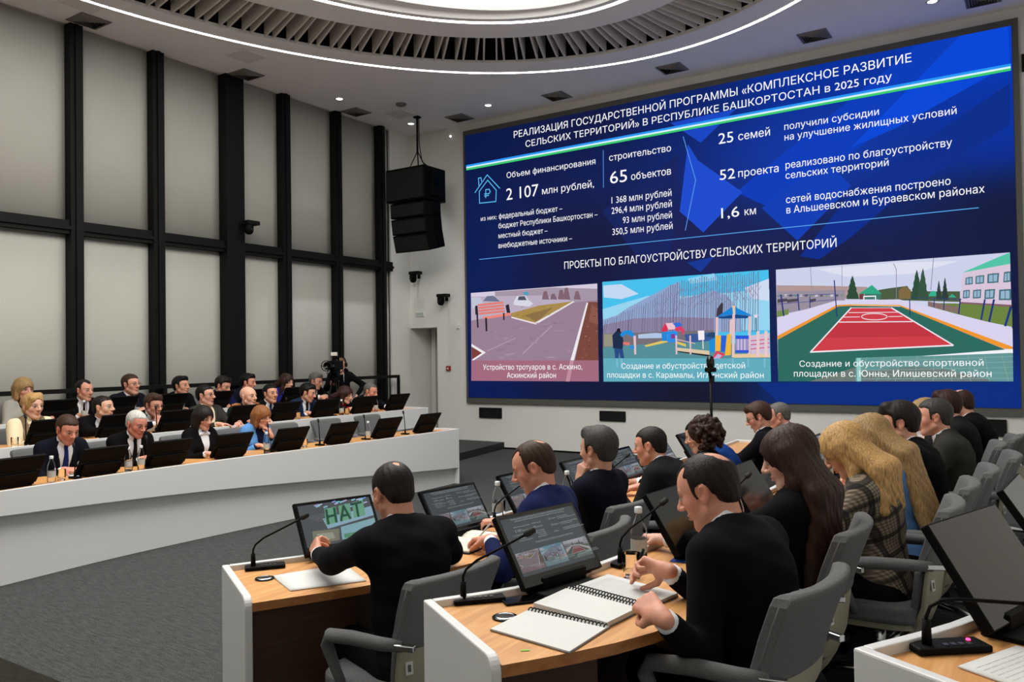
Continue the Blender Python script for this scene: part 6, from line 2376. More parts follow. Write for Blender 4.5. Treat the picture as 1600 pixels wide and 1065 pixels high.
    if female:
        for sg in (-1, 1):
            TP.append((p_ell(chest + X1 * sg * .07 + Fw * .085 - T * .015, (.065, .06, .065)), .05))
    UPC = chest + T * (.12 * S)          # frame of the neckline
    def grid_of(lo, hi, h):
        return [np.arange(a, b + h, h) for a, b in zip(lo, hi)]
    glo = np.array([-allx - .02, -.28, hip_z - .16])
    ghi = np.array([allx + .02, max(.5, max(max(E_[1], Wt[1]) for _, E_, Wt in arms) + .06), nb[2] + .12])
    for A, E_, Wt in arms:
        glo[2] = min(glo[2], E_[2] - .08)
        ghi[2] = max(ghi[2], Wt[2] + .03, E_[2] + .08)
    J = Field(*grid_of(glo, ghi, HJ))
    for p, k in TP:
        J.add(p, k)
    X, Y, Z = J.xs[:, None, None], J.ys[None, :, None], J.zs[None, None, :]
    tu = (Y - UPC[1]) * T[1] + (Z - UPC[2]) * T[2]
    tf = (Y - UPC[1]) * Fw[1] + (Z - UPC[2]) * Fw[2]
    torso = J.D.copy()
    vb = -.30 if not female else -.22
    if isinstance(vee, float):
        vb = -vee
    wv = .010 + np.clip((tu - vb) / (.10 - vb), 0, 1.2) * (.078 if not female else .07) * S
    ax_ = np.abs(X)
    front = (tf > .0)
    if lapel and vee:
        lw = np.clip(1 - np.abs(ax_ - wv - .022) / .026, 0, 1) * front * (tu > vb) * np.clip((.12 - tu) / .05, 0, 1)
        J.D -= (np.minimum(lw * 2, 1) * .007).astype(F32)
    # folds across the back and at the sides
    fold = np.sin(tu * 70 + X * 24) * np.sin(X * 19 + 1.3) * .0026 + np.sin(tu * 33 - X * 40) * .0018
    J.D += fold.astype(F32)
    slee = 0.0 if vest is None else .0
    for i, (A, E_, Wt) in enumerate(arms):
        u = (Wt - E_) / np.linalg.norm(Wt - E_)
        cuffp = Wt - u * .045
        sleeve = J if vest is None else None
        tgt = J if vest is None else None
        if vest is None:
            J.add(p_cone(A - X1 * (0.012 if i == 1 else -.012), E_, .061 * S, .051 * S), .045)
            J.add(p_cone(E_, cuffp, .052 * S, .038 * S), .02)
            for kf, (t0, amp) in enumerate(((.82, .006), (.9, .005), (.98, .006))):
                pc = A + (E_ - A) * t0
                J.add(p_ell(pc, (.055 * S, .055 * S, .055 * S)), .012)
            # square the sleeve end
            e0 = cuffp + u * .012
            J.add(((lambda X, Y, Z, e0=e0, u=u: -np.minimum((X - e0[0]) * u[0] + (Y - e0[1]) * u[1] + (Z - e0[2]) * u[2], .06 - np.sqrt((X - e0[0]) ** 2 + (Y - e0[1]) ** 2 + (Z - e0[2]) ** 2))), e0 - .06, e0 + .06), .006, '-')
    # neck opening
    J.add(p_cone(nb - T * .01 + Fw * .012, nb + T * .12 + Fw * .05, .058 * S, .066 * S), .012, '-')
    if vee:
        Vc = np.maximum(ax_ - wv, np.maximum(-tf + .01, vb - tu))
        J.D = np.maximum(J.D, -Vc.astype(F32))
    # jacket collar round the back of the neck
    if collar and vee:
        cc = nb + T * .012 - Fw * .002
        rr = lambda X, Y, Z: np.sqrt((X - cc[0]) ** 2 + ((Y - cc[1]) * Fw[1] + (Z - cc[2]) * Fw[2]) ** 2)
        def colr(X, Y, Z):
            t_ = (Y - cc[1]) * T[1] + (Z - cc[2]) * T[2]
            f_ = (Y - cc[1]) * Fw[1] + (Z - cc[2]) * Fw[2]
            d_ = np.maximum(np.abs(rr(X, Y, Z) - .073 * S - np.clip(-t_, -.03, .05) * .4) - .0105, np.maximum(np.abs(t_ + .004) - .026, f_ - .045))
            return d_
        J.add((colr, cc - .12, cc + .12), .012)
    cm = jacket if not isinstance(jacket, str) else CLOTH[jacket]
    jk = field_mesh('jacket' if vest is None else 'waistcoat', J, cm if vest is None else vest, root)

    # shirt: front in the opening, collar, cuffs (or the whole blouse under a waistcoat)
    sm_ = CLOTH[shirt]
    Sf = Field(J.xs, J.ys, J.zs)
    if vee:
        lim = np.maximum(ax_ - wv - .03, np.maximum(-tf + .012, np.maximum(vb - .03 - tu, tu - .11)))
        Sf.D = np.maximum(torso + .007, lim.astype(F32))
    if vest is not None:
        full = np.minimum(Sf.D, torso + .006) if False else torso + .008
        Sf.D = np.minimum(Sf.D, full)
        for i, (A, E_, Wt) in enumerate(arms):
            u = (Wt - E_) / np.linalg.norm(Wt - E_)
            Sf.add(p_cone(A, E_, .070, .058), .03)
            Sf.add(p_cone(E_, Wt - u * .03, .056, .040), .02)
    if collar:
        nd = (hc - nb) / np.linalg.norm(hc - nb)
        cb = nb + nd * (.022 if not turtleneck else .03) + Fw * .004
        fwd = np.cross(X1, nd)
        fwd = -fwd if fwd @ Fw < 0 else fwd
        def cring(X, Y, Z):
            dx, dy, dz = X - cb[0], Y - cb[1], Z - cb[2]
            t_ = dx * nd[0] + dy * nd[1] + dz * nd[2]
            f_ = dx * fwd[0] + dy * fwd[1] + dz * fwd[2]
            r_ = np.sqrt(dx * dx + f_ * f_)
            R_ = (.0605 if not female else .052) * S - t_ * .12
            gap = (np.abs(dx) < .012 + (t_ + .02) * .25) & (f_ > 0) & (not turtleneck)
            return np.maximum(np.abs(r_ - R_) - .0055, np.abs(t_ + f_ * .22) - (.024 if not turtleneck else .03)) + gap * .02
        Sf2 = Field(*grid_of(cb - .1, cb + .1, min(HJ, .0062)))
        Sf2.add((cring, cb - .1, cb + .1), .004)
        field_mesh('shirt_collar', Sf2, sm_ if not turtleneck else cm, root, it=1)
    if vee or vest is not None:
        field_mesh('shirt', Sf, sm_, root)
    if vest is None:
        for i, (A, E_, Wt) in enumerate(arms):
            u = (Wt - E_) / np.linalg.norm(Wt - E_)
            MB().cyl(Wt - u * .055, Wt - u * .014, .0345 * S, .0335 * S, n=20).build('shirt_cuff', sm_, root)
    if tie:
        Tf = Field(*[a for a in (np.arange(-.06, .061, .0062), J.ys[::1], J.zs)])
        Xt = Tf.xs[:, None, None]
        wt_ = .016 + np.clip(-tu / .28, 0, 1) * .022
        for p, k in TP:
            Tf.add(p, k)
        lim = np.maximum(np.abs(Xt) - wt_, np.maximum(-tf + .012, np.maximum(vb - .02 - tu, tu - .075)))
        Tf.D = np.maximum(np.maximum(Tf.D - .005, -(Tf.D + .012)), lim.astype(F32))
        kp = nb + T * .0 + Fw * (.058)
        Tf.add(p_ell(kp - T * .012, (.021, .016, .022)), .01)
        field_mesh('necktie', Tf, CLOTH[tie], root, it=1)
    if bow:
        kp = nb + Fw * .07 - T * .015
        Bf = Field(*grid_of(kp - [.07, .05, .07], kp + [.07, .05, .07], .006))
        for sg in (-1, 1):
            Bf.add(p_cone(kp, kp + X1 * sg * .045 - T * .012, .010, .019), .01)
            Bf.add(p_cone(kp, kp + X1 * sg * .02 - T * .05, .009, .014), .01)
        Bf.add(p_ell(kp, (.014, .013, .014)), .006)
        field_mesh('neck_bow', Bf, sm_, root)

    # trousers
    Tr = Field(*grid_of((-.28, -.2, .02), (.28, .56 if not standing else .2, hip_z + .12), .016))
    Tr.add(p_ell(H0 + [0, 0, -.005], (.172 * S, .125, .11)), .05)
    for sgn in (-1, 1):
        if standing:
            hj, kn, an = np.array([sgn * .09, 0, hip_z - .03]), np.array([sgn * .11, .02, .5]), np.array([sgn * .12, -.02, .10])
        else:
            hj, kn, an = np.array([sgn * .09, .0, hip_z - .01]), np.array([sgn * .13, .40 * S, .50]), np.array([sgn * .13, .36 * S, .115])
        Tr.add(p_cone(hj, kn, .090, .068), .05)
        Tr.add(p_cone(kn, an, .066, .056), .03)
        Sh = MB()
        a0 = an + [0, 0, -.02]
        Sh.prism([(a0[0] - .045, a0[1] - .07), (a0[0] + .045, a0[1] - .07), (a0[0] + .05, a0[1] + .1), (a0[0] + .03, a0[1] + .2), (a0[0] - .03, a0[1] + .2), (a0[0] - .05, a0[1] + .1)], .0, .095)
        Sh.build('shoe', M_shoe, root, bevel=.034, seg=3)
    field_mesh('trousers', Tr, CLOTH[trouser], root)

    # ---- hair
    if hair != 'bald':
        hm = HAIRM(hair_col)
        HR = {'near': .0048, 'mid': .0062, 'far': .0075}[q]
        longh = hair in ('long', 'long_loose')
        ext = .16 if not longh else .2
        lo = hc - [ext, ext if not longh else .44, ext if not longh else long_len + .2]
        lo = np.minimum(lo, hc - ext)
        hi = hc + ext
        G = Field(*grid_of(lo, hi, HR))
        X, Y, Z = G.xs[:, None, None] - hc[0], G.ys[None, :, None] - hc[1], G.zs[None, None, :] - hc[2]
        lx = (X * Rh[0, 0] + Y * Rh[1, 0] + Z * Rh[2, 0]) / SH
        ly = (X * Rh[0, 1] + Y * Rh[1, 1] + Z * Rh[2, 1]) / SH
        lz = (X * Rh[0, 2] + Y * Rh[1, 2] + Z * Rh[2, 2]) / SH
        puff = {'short': .007, 'thick': .014, 'crop': .004, 'ring': .006, 'thin': .005, 'updo': .008}.get(hair, .014)
        G.add(p_ell(hd((0, -.020, .032)), np.array((.073 + puff, .094 + puff, .083 + puff)) * SH, Rh), .01)
        G.add(p_ell(hd((0, .010, .024)), np.array((.067 + puff, .078 + puff, .077 + puff)) * SH, Rh), .02)
        if hair in ('short', 'thick', 'crop', 'ring', 'thin'):
            if hair == 'thick':
                G.add(p_cone(hd((-.03, .045, .10)), hd((.035, .05, .098)), .022, .024), .03)
            nape = p_ell(hd((0, -.060, -.028)), np.array((.052, .042, .045)) * SH, Rh)
            G.add(nape, .03)
            # hairline: a slanting plane from the forehead over the ears to the nape
            nrm = np.array((-.60, .80))
            zf = .066 + hair_line
            pl = -((ly - .074) * nrm[0] + (lz - zf) * nrm[1])
            # higher at the temples
            pl = pl + np.clip(np.abs(lx) - .028, 0, .034) * (.5 if hair_line < .01 else .75) * (ly > .02) - .004 * np.cos(lx * 60 + 1) * (ly > .02)
            side = np.maximum(np.maximum(np.abs(lx) * 0 + (-.03 - lz), ly - .018), -.5)
            sb = np.maximum(np.maximum(ly - .026, -.022 - lz), -.02 - ly)      # sideburn
            back = np.maximum(ly + .040, -.072 - lz)
            keep = np.minimum(np.minimum(pl, np.where(np.abs(lx) > .055, sb, 1)), back)
            kk = (keep * SH).astype(F32)
            hh = np.maximum(.016 - np.abs(G.D - kk), 0) / .016
            G.D = np.maximum(G.D, kk) + hh * hh * .004
            for sg in (-1, 1):
                G.add(p_ell(hd((sg * .084, -.010, -.008)), np.array((.032, .028, .037)) * SH, Rh), .008, '-')
            if hair == 'ring':
                G.add(p_ell(hd((0, .03, .125)), np.array((.050, .105, .06)) * SH, Rh), .015, '-')
            if hair == 'thin':
                G.add(p_ell(hd((0, -.088, .106)), np.array((.020, .034, .034)) * SH * crown, Rh), .012, '-')
                for sg in (-1, 1):
                    G.add(p_ell(hd((sg * .045, .075, .09)), np.array((.022, .05, .035)) * SH, Rh), .012, '-')
        else:
            if hair in ('bob', 'bangs'):
                for sg in (-1, 1):
                    G.add(p_cone(hd((sg * .062, -.01, .03)), hd((sg * .072, .005, -.095)), .034, .026), .03)
                    G.add(p_cone(hd((sg * .05, -.06, .0)), hd((sg * .05, -.055, -.10)), .045, .034), .03)
                G.add(p_cone(hd((0, -.08, .0)), hd((0, -.07, -.10)), .045, .036), .03)
            if hair == 'updo':
                G.add(p_cone(hd((-.045, .02, .098)), hd((.05, .055, .078)), .030, .024), .03)
                G.add(p_ell(hd((0, -.115, .02)), np.array((.05, .04, .05)) * SH, Rh), .02)
                G.add(p_ell(hd((0, -.06, -.045)), np.array((.06, .05, .05)) * SH, Rh), .02)
            if hair == 'curly':
                rg = random.Random(5)
                for k in range(260):
                    a_, b_ = rg.uniform(-PI, PI), rg.uniform(-.95, 1.35)
                    rr_ = rg.uniform(.095, .118)
                    v = (math.cos(b_) * math.sin(a_) * rr_ * .9, math.cos(b_) * math.cos(a_) * rr_ - .025, math.sin(b_) * rr_ * (1.1 if b_ > 0 else 1.25) + .012)
                    if v[1] > .045 and v[2] < .075:
                        continue
                    G.add(p_ell(hd(v), np.array((1, 1, 1)) * rg.uniform(.012, .019)), .004)
            if longh:
                bk = -Fw
                for sg in (-1, -.6, -.2, .2, .6, 1):
                    a0 = hd((sg * .062, -.045 + .02 * abs(sg), .02))
                    m0 = nb + X1 * (sg * .100) + bk * (.126 - .035 * abs(sg)) + T * .03
                    e0 = nb + X1 * (sg * .135) + bk * (.115 + .16 * long_len - .06 * abs(sg)) - T * long_len
                    G.add(p_cone(a0, m0, .042, .040), .03)
                    G.add(p_cone(m0, e0, .040, .018 + .03 * long_len), .03)
                for sg in (-1, 1):
                    a0 = hd((sg * .068, .012, .03))
                    m0 = hd((sg * .082, .005, -.09))
                    e0 = nb + X1 * sg * .12 + Fw * (.05 if hair == 'long_loose' else .03) - T * (long_len * .5)
                    G.add(p_cone(a0, m0, .026, .028), .02)
                    G.add(p_cone(m0, e0, .028, .018), .03)
            up_ = hair == 'updo'
            fc = np.sqrt((lx / (.060 if not up_ else .066)) ** 2 + ((ly - .105) / .085) ** 2 + ((lz + .025 - (.012 if up_ else 0)) / (.092 if up_ else .062 if hair == 'bangs' else .078)) ** 2) - 1
            G.D = np.maximum(G.D, (-fc * .06 * SH).astype(F32))
        # strands
        amp = {'near': .0008, 'mid': .001, 'far': .001}[q] * (1.6 if longh else 1)
        if hair != 'curly':
            an = np.arctan2(lx, ly + .03)
            G.D += (np.sin(an * 38 + lz * 30) * amp + np.sin(an * 17 - lz * 46 + 2) * amp).astype(F32)
        field_mesh('hair', G, hm, root, it=1)

    if glasses:
        gb = MB()
        for sg in (-1, 1):
            c = hd((sg * .032, .096, .003))
            pts = [hd((sg * .032 + .0235 * math.cos(a), .097 - .02 * abs(.0235 * math.cos(a) + sg * .0) - (.004 if True else 0), .002 + .0165 * math.sin(a))) for a in np.linspace(0, 2 * PI, 17)]
            gb.tube(pts, .0017, n=6)
            gb.tube([hd((sg * .055, .092, .006)), hd((sg * .077, .06, .008)), hd((sg * .081, -.005, .008))], .0018, n=6)
        gb.tube([hd((-.009, .100, .006)), hd((0, .104, .009)), hd((.009, .100, .006))], .0017, n=6)
        gb.build('glasses', M_blk_gloss, root)
    if headband:
        hb = MB()
        pts = [hd((.083 * math.cos(a), -.015, .035 + .10 * math.sin(a))) for a in np.linspace(-.1, PI + .1, 19)]
        hb.tube(pts, .009)
        hb.cyl(hd((.078, -.012, .0)), hd((.103, -.012, .0)), .036, .033)
        hb.cyl(hd((-.078, -.012, .0)), hd((-.103, -.012, .0)), .036, .033)
        hb.build('headphones', M_blk_plastic, root)
    if extra:
        extra(root, dict(hc=hc, Rh=Rh, hd=hd, nb=nb, T=T, Fw=Fw, X1=X1, chest=chest, SHO=SHO, arms=arms, S=S))
    return root, dict(hc=hc, arms=arms, lean=math.degrees(lean), root=(rootx, rooty), hip=H0, TP=TP, nb=nb, T=T, Fw=Fw)

def fyedge(h):
    return .28

CLOTH = {
    'suit_black': cloth_mat('suit_black', rgb(9, 8, 9)),
    'suit_navy': cloth_mat('suit_navy', rgb(14, 17, 28)),
    'suit_midnight': cloth_mat('suit_midnight', rgb(9, 10, 16)),
    'suit_blue': cloth_mat('suit_blue', rgb(20, 28, 68)),
    'suit_steel': cloth_mat('suit_steel', rgb(26, 40, 66)),
    'suit_royal': cloth_mat('suit_royal', rgb(14, 50, 112)),
    'suit_violet': cloth_mat('suit_violet', rgb(28, 32, 118)),
    'suit_grey': cloth_mat('suit_grey', rgb(48, 47, 44)),
    'suit_charcoal': cloth_mat('suit_charcoal', rgb(24, 25, 26)),
    'jacket_lightgrey': cloth_mat('jacket_lightgrey', rgb(150, 147, 138)),
    'uniform_green': cloth_mat('uniform_green', rgb(16, 34, 32)),
    'uniform_blue': cloth_mat('uniform_blue', rgb(92, 142, 200)),
    'hoodie_black': cloth_mat('hoodie_black', rgb(10, 10, 13)),
    'shirt_white': cloth_mat('shirt_white', rgb(222, 224, 228), .8, noise=.02),
    'shirt_cream': cloth_mat('shirt_cream', rgb(222, 208, 174), .8, noise=.03),
    'shirt_black': cloth_mat('shirt_black', rgb(9, 9, 12)),
    'shirt_navy': cloth_mat('shirt_navy', rgb(26, 32, 60)),
    'blouse_red': cloth_mat('blouse_red', rgb(190, 32, 32)),
    'blouse_lightblue': cloth_mat('blouse_lightblue', rgb(90, 128, 180)),
    'vest_tweed': cloth_mat('vest_tweed', rgb(118, 100, 78), noise=.35, nscale=90),
    'tie_black': cloth_mat('tie_black', rgb(16, 17, 22), .5),
    'tie_navy': cloth_mat('tie_navy', rgb(24, 40, 96), .5),
    'tie_red': cloth_mat('tie_red', rgb(120, 22, 28), .5),
    'plaid': plaid_mat(),
}
def HAIRM(k):
    c = {'black': (16, 13, 12), 'dark': (30, 23, 20), 'brown': (58, 40, 29), 'grey': (92, 90, 86), 'white': (182, 180, 174), 'salt': (54, 52, 50), 'blond': (176, 138, 88), 'auburn': (132, 84, 48), 'lightbrown': (108, 80, 54), 'darkblond': (146, 118, 78), 'chestnut': (50, 31, 25)}[k]
    return hair_mat(k, rgb(*c))

# ------------------------------------------------------------------ who sits where
def rad(d):
    return math.radians(d)

def seat(label, who, head_top, deg, z0, chair=True, cdeg=None, cpos=None, **k):
    r, info = person(label, head_top, rad(deg), z0, **k)
    if chair:
        cdeg = deg if cdeg is None else cdeg
        f = Vector((math.cos(rad(cdeg)), math.sin(rad(cdeg))))
        c = cpos or info['root']
        put(PCH, (c[0] + f.x * .03, c[1] + f.y * .03, z0 + .001), rad(cdeg) - PI / 2, 'grey conference chair holding ' + who)
    return r, info

# --- front row opposite
k1 = dict(z0=0.001, desk_z=.70)
seat('man in a navy suit and blue tie reading at the front desk opposite', 'the man in navy at the front desk opposite', (-7.1, 3.76, 1.19), 0, hair='short', hair_col='brown', jacket='suit_navy', tie='tie_navy', head_pitch=.42, head_yaw=.05, hands='write', fat=1.12, skin=(206, 138, 118), **k1)
seat('white-haired man in a black suit with folded hands', 'the white-haired man', (-7.1, 4.4, 1.19), 0, hair='crop', hair_col='white', jacket='suit_black', tie='tie_black', head_pitch=.36, head_yaw=.12, hands='clasp', skin=(200, 132, 112), hair_line=.008, **k1)
seat('dark-haired woman in black jacket with white bow blouse', 'the woman with a white bow', (-7.1, 5.11, 1.19), 0, female=True, S=.95, hair='bob', hair_col='dark', jacket='suit_black', bow=True, head_pitch=.28, head_yaw=.05, hands='desk', skin=(206, 152, 130), **k1)
seat('auburn-haired woman in a light blue uniform jacket with hand at mouth', 'the woman in light blue uniform', (-7.1, 5.83, 1.15), 0, female=True, S=.95, hair='bangs', hair_col='auburn', jacket='uniform_blue', shirt='shirt_navy', head_pitch=.22, head_yaw=.1, hands='chin_l', skin=(208, 150, 128), **k1)
# --- second row
k2 = dict(z0=.121, desk_z=.765)
seat('fair-haired woman in cream blouse and tweed waistcoat', 'the woman in a tweed waistcoat', (-8.25, 4.01, 1.36), 0, female=True, S=1.0, hair='updo', hair_col='blond', vest=CLOTH['vest_tweed'], shirt='shirt_cream', bow=True, head_pitch=.12, head_yaw=.12, hands='desk', skin=(214, 166, 142), **k2)
seat('short-haired man in black suit with dark red tie', 'the man with a red tie', (-8.25, 4.7, 1.30), 0, hair='crop', hair_col='dark', jacket='suit_black', tie='tie_red', head_yaw=.5, hands='clasp', skin=(212, 164, 138), **k2)
seat('man in glasses holding clasped hands to his mouth', 'the man with hands at his mouth', (-8.25, 5.3, 1.29), 0, hair='thick', hair_col='brown', jacket='suit_midnight', glasses=True, head_pitch=.22, head_yaw=.1, hands='mouth', skin=(200, 142, 120), **k2)
seat('man in grey jacket with thick black glasses', 'the man in thick black glasses', (-8.3, 5.97, 1.37), 0, hair='short', hair_col='black', jacket='suit_grey', shirt='shirt_cream', glasses=True, head_yaw=.4, hands='desk', skin=(206, 150, 128), **k2)

def shoulder_boards(root, K):
    m = mat('orange_shoulder_board', rgb(150, 92, 48), .7)
    for sg, sh in ((-1, K['SHO'][0]), (1, K['SHO'][1])):
        a = K['nb'] + K['X1'] * sg * .085 + K['T'] * .028 - K['Fw'] * .005
        b = sh + K['X1'] * sg * .02 + K['T'] * .066
        MB().tube([a, (a + b) / 2 + K['T'] * .012, b], .022, n=8).build('shoulder_board', m, root)
    p = K['SHO'][0] - K['X1'] * .052 - K['T'] * .10 + K['Fw'] * .03
    MB().cyl(p, p - K['X1'] * .016 + K['Fw'] * .01, .034, n=18).build('sleeve_badge', CLOTH['shirt_white'], root)
seat('bald man in dark green uniform with orange shoulder boards', 'the man in green uniform', (-8.05, 6.39, 1.33), 0, hair='bald', hair_col='dark', jacket='uniform_green', shirt='shirt_navy', vee=.10, lapel=False, head_yaw=.15, hands='desk', skin=(216, 164, 138), extra=shoulder_boards, **k2)
seat('dark cropped-haired man in black suit behind the woman in light blue', 'the man behind the light blue uniform', (-8.45, 7.06, 1.33), 0, hair='short', hair_col='black', jacket='suit_black', tie='tie_navy', head_yaw=-.05, hands='desk', skin=(206, 150, 122), **k2)
seat('young man in steel blue suit looking down at his screen', 'the man in steel blue', (-8.45, 7.74, 1.31), 0, hair='thick', hair_col='black', jacket='suit_steel', tie='tie_black', head_pitch=.3, head_yaw=.45, hands='desk', skin=(206, 152, 126), **k2)
seat('brown-haired woman in black jacket over a red blouse', 'the woman in a red blouse', (-8.3, 8.29, 1.25), 0, female=True, S=.96, hair='long', hair_col='chestnut', jacket='suit_black', shirt='blouse_red', collar=False, head_pitch=.25, head_yaw=.2, hands='clasp', skin=(210, 160, 134), **k2)
seat('older smiling man in dark suit at the far end of the second row', 'the smiling older man', (-8.3, 8.81, 1.28), 0, hair='crop', hair_line=.012, hair_col='grey', jacket='suit_midnight', tie='tie_black', head_pitch=.3, head_yaw=.2, hands='write', fat=1.15, skin=(208, 140, 118), **k2)
# --- third row
k3 = dict(z0=.251, desk_z=.76)
seat('blond woman in light grey jacket by the first mullion', 'the woman in light grey', (-9.35, 4.45, 1.49), 0, female=True, S=1.0, hair='bangs', hair_col='darkblond', jacket='jacket_lightgrey', shirt='shirt_black', collar=False, head_pitch=.1, head_yaw=.1, skin=(206, 150, 130), **k3)
seat('man with receding dark hair and black tie in the third row', 'the man with receding hair', (-9.35, 5.12, 1.45), 0, hair='thin', hair_col='dark', jacket='suit_midnight', tie='tie_black', head_yaw=.2, head_pitch=.1, hair_line=.012, skin=(204, 146, 122), **k3)
seat('brown-haired man in thin glasses sitting tallest in the third row', 'the tallest man in thin glasses', (-9.35, 5.68, 1.50), 0, hair='short', hair_col='brown', jacket='suit_navy', tie='tie_black', glasses=True, head_yaw=.25, hands='clasp', S=1.04, skin=(208, 150, 126), **k3)
seat('black-haired young man with black tie in front of the window', 'the black-haired young man', (-9.35, 6.37, 1.45), 0, hair='thick', hair_col='black', jacket='suit_midnight', tie='tie_black', head_yaw=.3, skin=(198, 142, 116), **k3)
seat('man in bright blue suit looking down before the widest mullion', 'the man in the bright blue suit', (-9.2, 6.94, 1.43), 0, hair='thick', hair_col='dark', jacket='suit_blue', tie='tie_navy', head_pitch=.38, head_yaw=.3, hands='write', skin=(206, 148, 124), **k3)
seat('man with long swept black hair behind the bald officer', 'the man with swept black hair', (-9.6, 7.64, 1.45), 0, hair='thick', hair_col='black', jacket='suit_navy', shirt='shirt_white', tie='tie_black', head_pitch=.15, head_yaw=.45, skin=(206, 142, 120), **k3)
seat('woman with long brown hair in violet blue jacket', 'the woman in violet blue', (-9.45, 8.22, 1.43), 0, female=True, S=.97, hair='long_loose', hair_col='chestnut', jacket='suit_violet', shirt='blouse_lightblue', collar=False, head_pitch=.2, head_yaw=.1, skin=(212, 164, 142), **k3)
seat('man with grey-brown hair beside the cameraman, hands crossed before him', 'the man beside the cameraman', (-9.4, 8.77, 1.43), 0, hair='thick', hair_col='grey', jacket='suit_black', shirt='shirt_white', tie='tie_black', head_pitch=.3, head_yaw=.2, hands='clasp', skin=(206, 150, 128), **k3)

# --- the cameraman with his camera on a tripod
def hood_strings(root, K):
    mb = MB()
    for sg in (-1, 1):
        a = K['nb'] + K['X1'] * sg * .04 + K['Fw'] * .10
        mb.tube([a, a - K['T'] * .08 + K['Fw'] * .03, a - K['T'] * (.2 if sg > 0 else .14) + K['Fw'] * .025], .004, n=6)
    mb.build('hood_string', CLOTH['shirt_white'], root)
    nb, Fw, T, X1 = K['nb'], K['Fw'], K['T'], K['X1']
    MB().tube([nb + X1 * .10 * math.cos(a) + Fw * (.085 * math.sin(a) + .0) + T * (.03 - .03 * math.sin(a)) for a in np.linspace(-PI * 1.15, .15 * PI, 15)], .028, n=10).build('hood', CLOTH['hoodie_black'], root)
person('cameraman in a black hooded top standing behind his tripod', (-9.42, 9.3, 1.78), rad(-40), .121, standing=True, lean=rad(3), q='far', hair='crop', hair_col='lightbrown', jacket='hoodie_black', shirt='hoodie_black', vee=False, collar=False, headband=True, head_yaw=-.35,
       hands=dict(L=(-.24, .10, .92), R=(.16, .36, 1.16), Ld=(.4, .2, -.8), Rd=(.0, 1, .1), Ln=(1, 0, 0), Rn=(-.6, 0, -.8), curl=.9, Lp=(-1, -.3, -.1)), S=.93, extra=hood_strings, skin=(206, 152, 130), trouser='suit_black')
# standing eye of the television camera
tc = thing('video_camera', 'black television camera with a pale lamp on top aimed along the room', 'camera', (-9.12, 8.88, 1.42), PI + .35)
MB().box(-.055, .055, -.18, .12, .05, .19).build('camera_body', M_blk_plastic, tc, bevel=.012)
MB().lathe([(.05, 0), (.052, .1), (.06, .12), (.06, .16), (.05, .16), (.045, .13), (0, .12)], n=20).build('lens', M_blk_gloss, tc).matrix_local = Matrix.Translation((0, .12, .115)) @ Matrix.Rotation(-PI / 2, 4, 'X')
mb = MB()
for k in range(20):
    pass
mb.tube([(.075 * math.cos(a), .31, .115 + .075 * math.sin(a)) for a in np.linspace(0, 2 * PI, 25)], .006)
mb.tube([(.07, .31, .115), (.055, .2, .115)], .006).tube([(-.07, .31, .115), (-.055, .2, .115)], .006)
mb.build('lens_hood', M_blk_plastic, tc)
MB().tube([(0, -.12, .19), (0, -.11, .245), (0, .06, .25), (0, .08, .19)], .014).build('handle', M_blk_plastic, tc)
MB().box(-.045, .045, .0, .06, .265, .32).build('lamp_head', mat('lamp_white', rgb(226, 222, 204), .5, emit=.0), tc, bevel=.006)
MB().box(.06, .16, -.16, -.06, .13, .19).tube([(.11, -.16, .16), (.11, -.24, .16)], .03).build('viewfinder', M_blk_plastic, tc, bevel=.008)
MB().tube([(.055, .05, .1), (.09, .1, .0), (.06, .0, -.1), (.02, .0, -.3)], .006).build('cable', M_blk_plastic, tc)
tr = thing('tripod', 'black tripod carrying the television camera', 'tripod', (-9.12, 8.88, .251), PI + .35)
mb = MB().cyl((0, 0, 1.02), (0, 0, 1.10), .05, .06).box(-.045, .045, -.09, .09, 1.165, 1.218).cyl((-.06, 0, 1.13), (.06, 0, 1.13), .045)
mb.build('fluid_head', M_blk_plastic, tr, bevel=.006)
MB().tube([(.05, -.02, 1.13), (.10, -.2, 1.08), (.12, -.4, 1.0)], .011).build('pan_handle', M_blk_plastic, tr)
for k in range(3):
    a = 2 * PI * k / 3 + .5
    c, s = math.cos(a), math.sin(a)
    lg = MB().tube([(c * .05 - s * .02, s * .05 + c * .02, 1.03), (c * .15 - s * .02, s * .15 + c * .02, .55)], .011).tube([(c * .05 + s * .02, s * .05 - c * .02, 1.03), (c * .15 + s * .02, s * .15 - c * .02, .55)], .011).tube([(c * .14, s * .14, .6), (c * .26, s * .26, .012)], .013).build('leg', M_black, tr)
    MB().lathe([(.02, 0), (.022, .015), (.013, .04)], (c * .26, s * .26, .0)).build('rubber_foot', M_blk_plastic, lg)

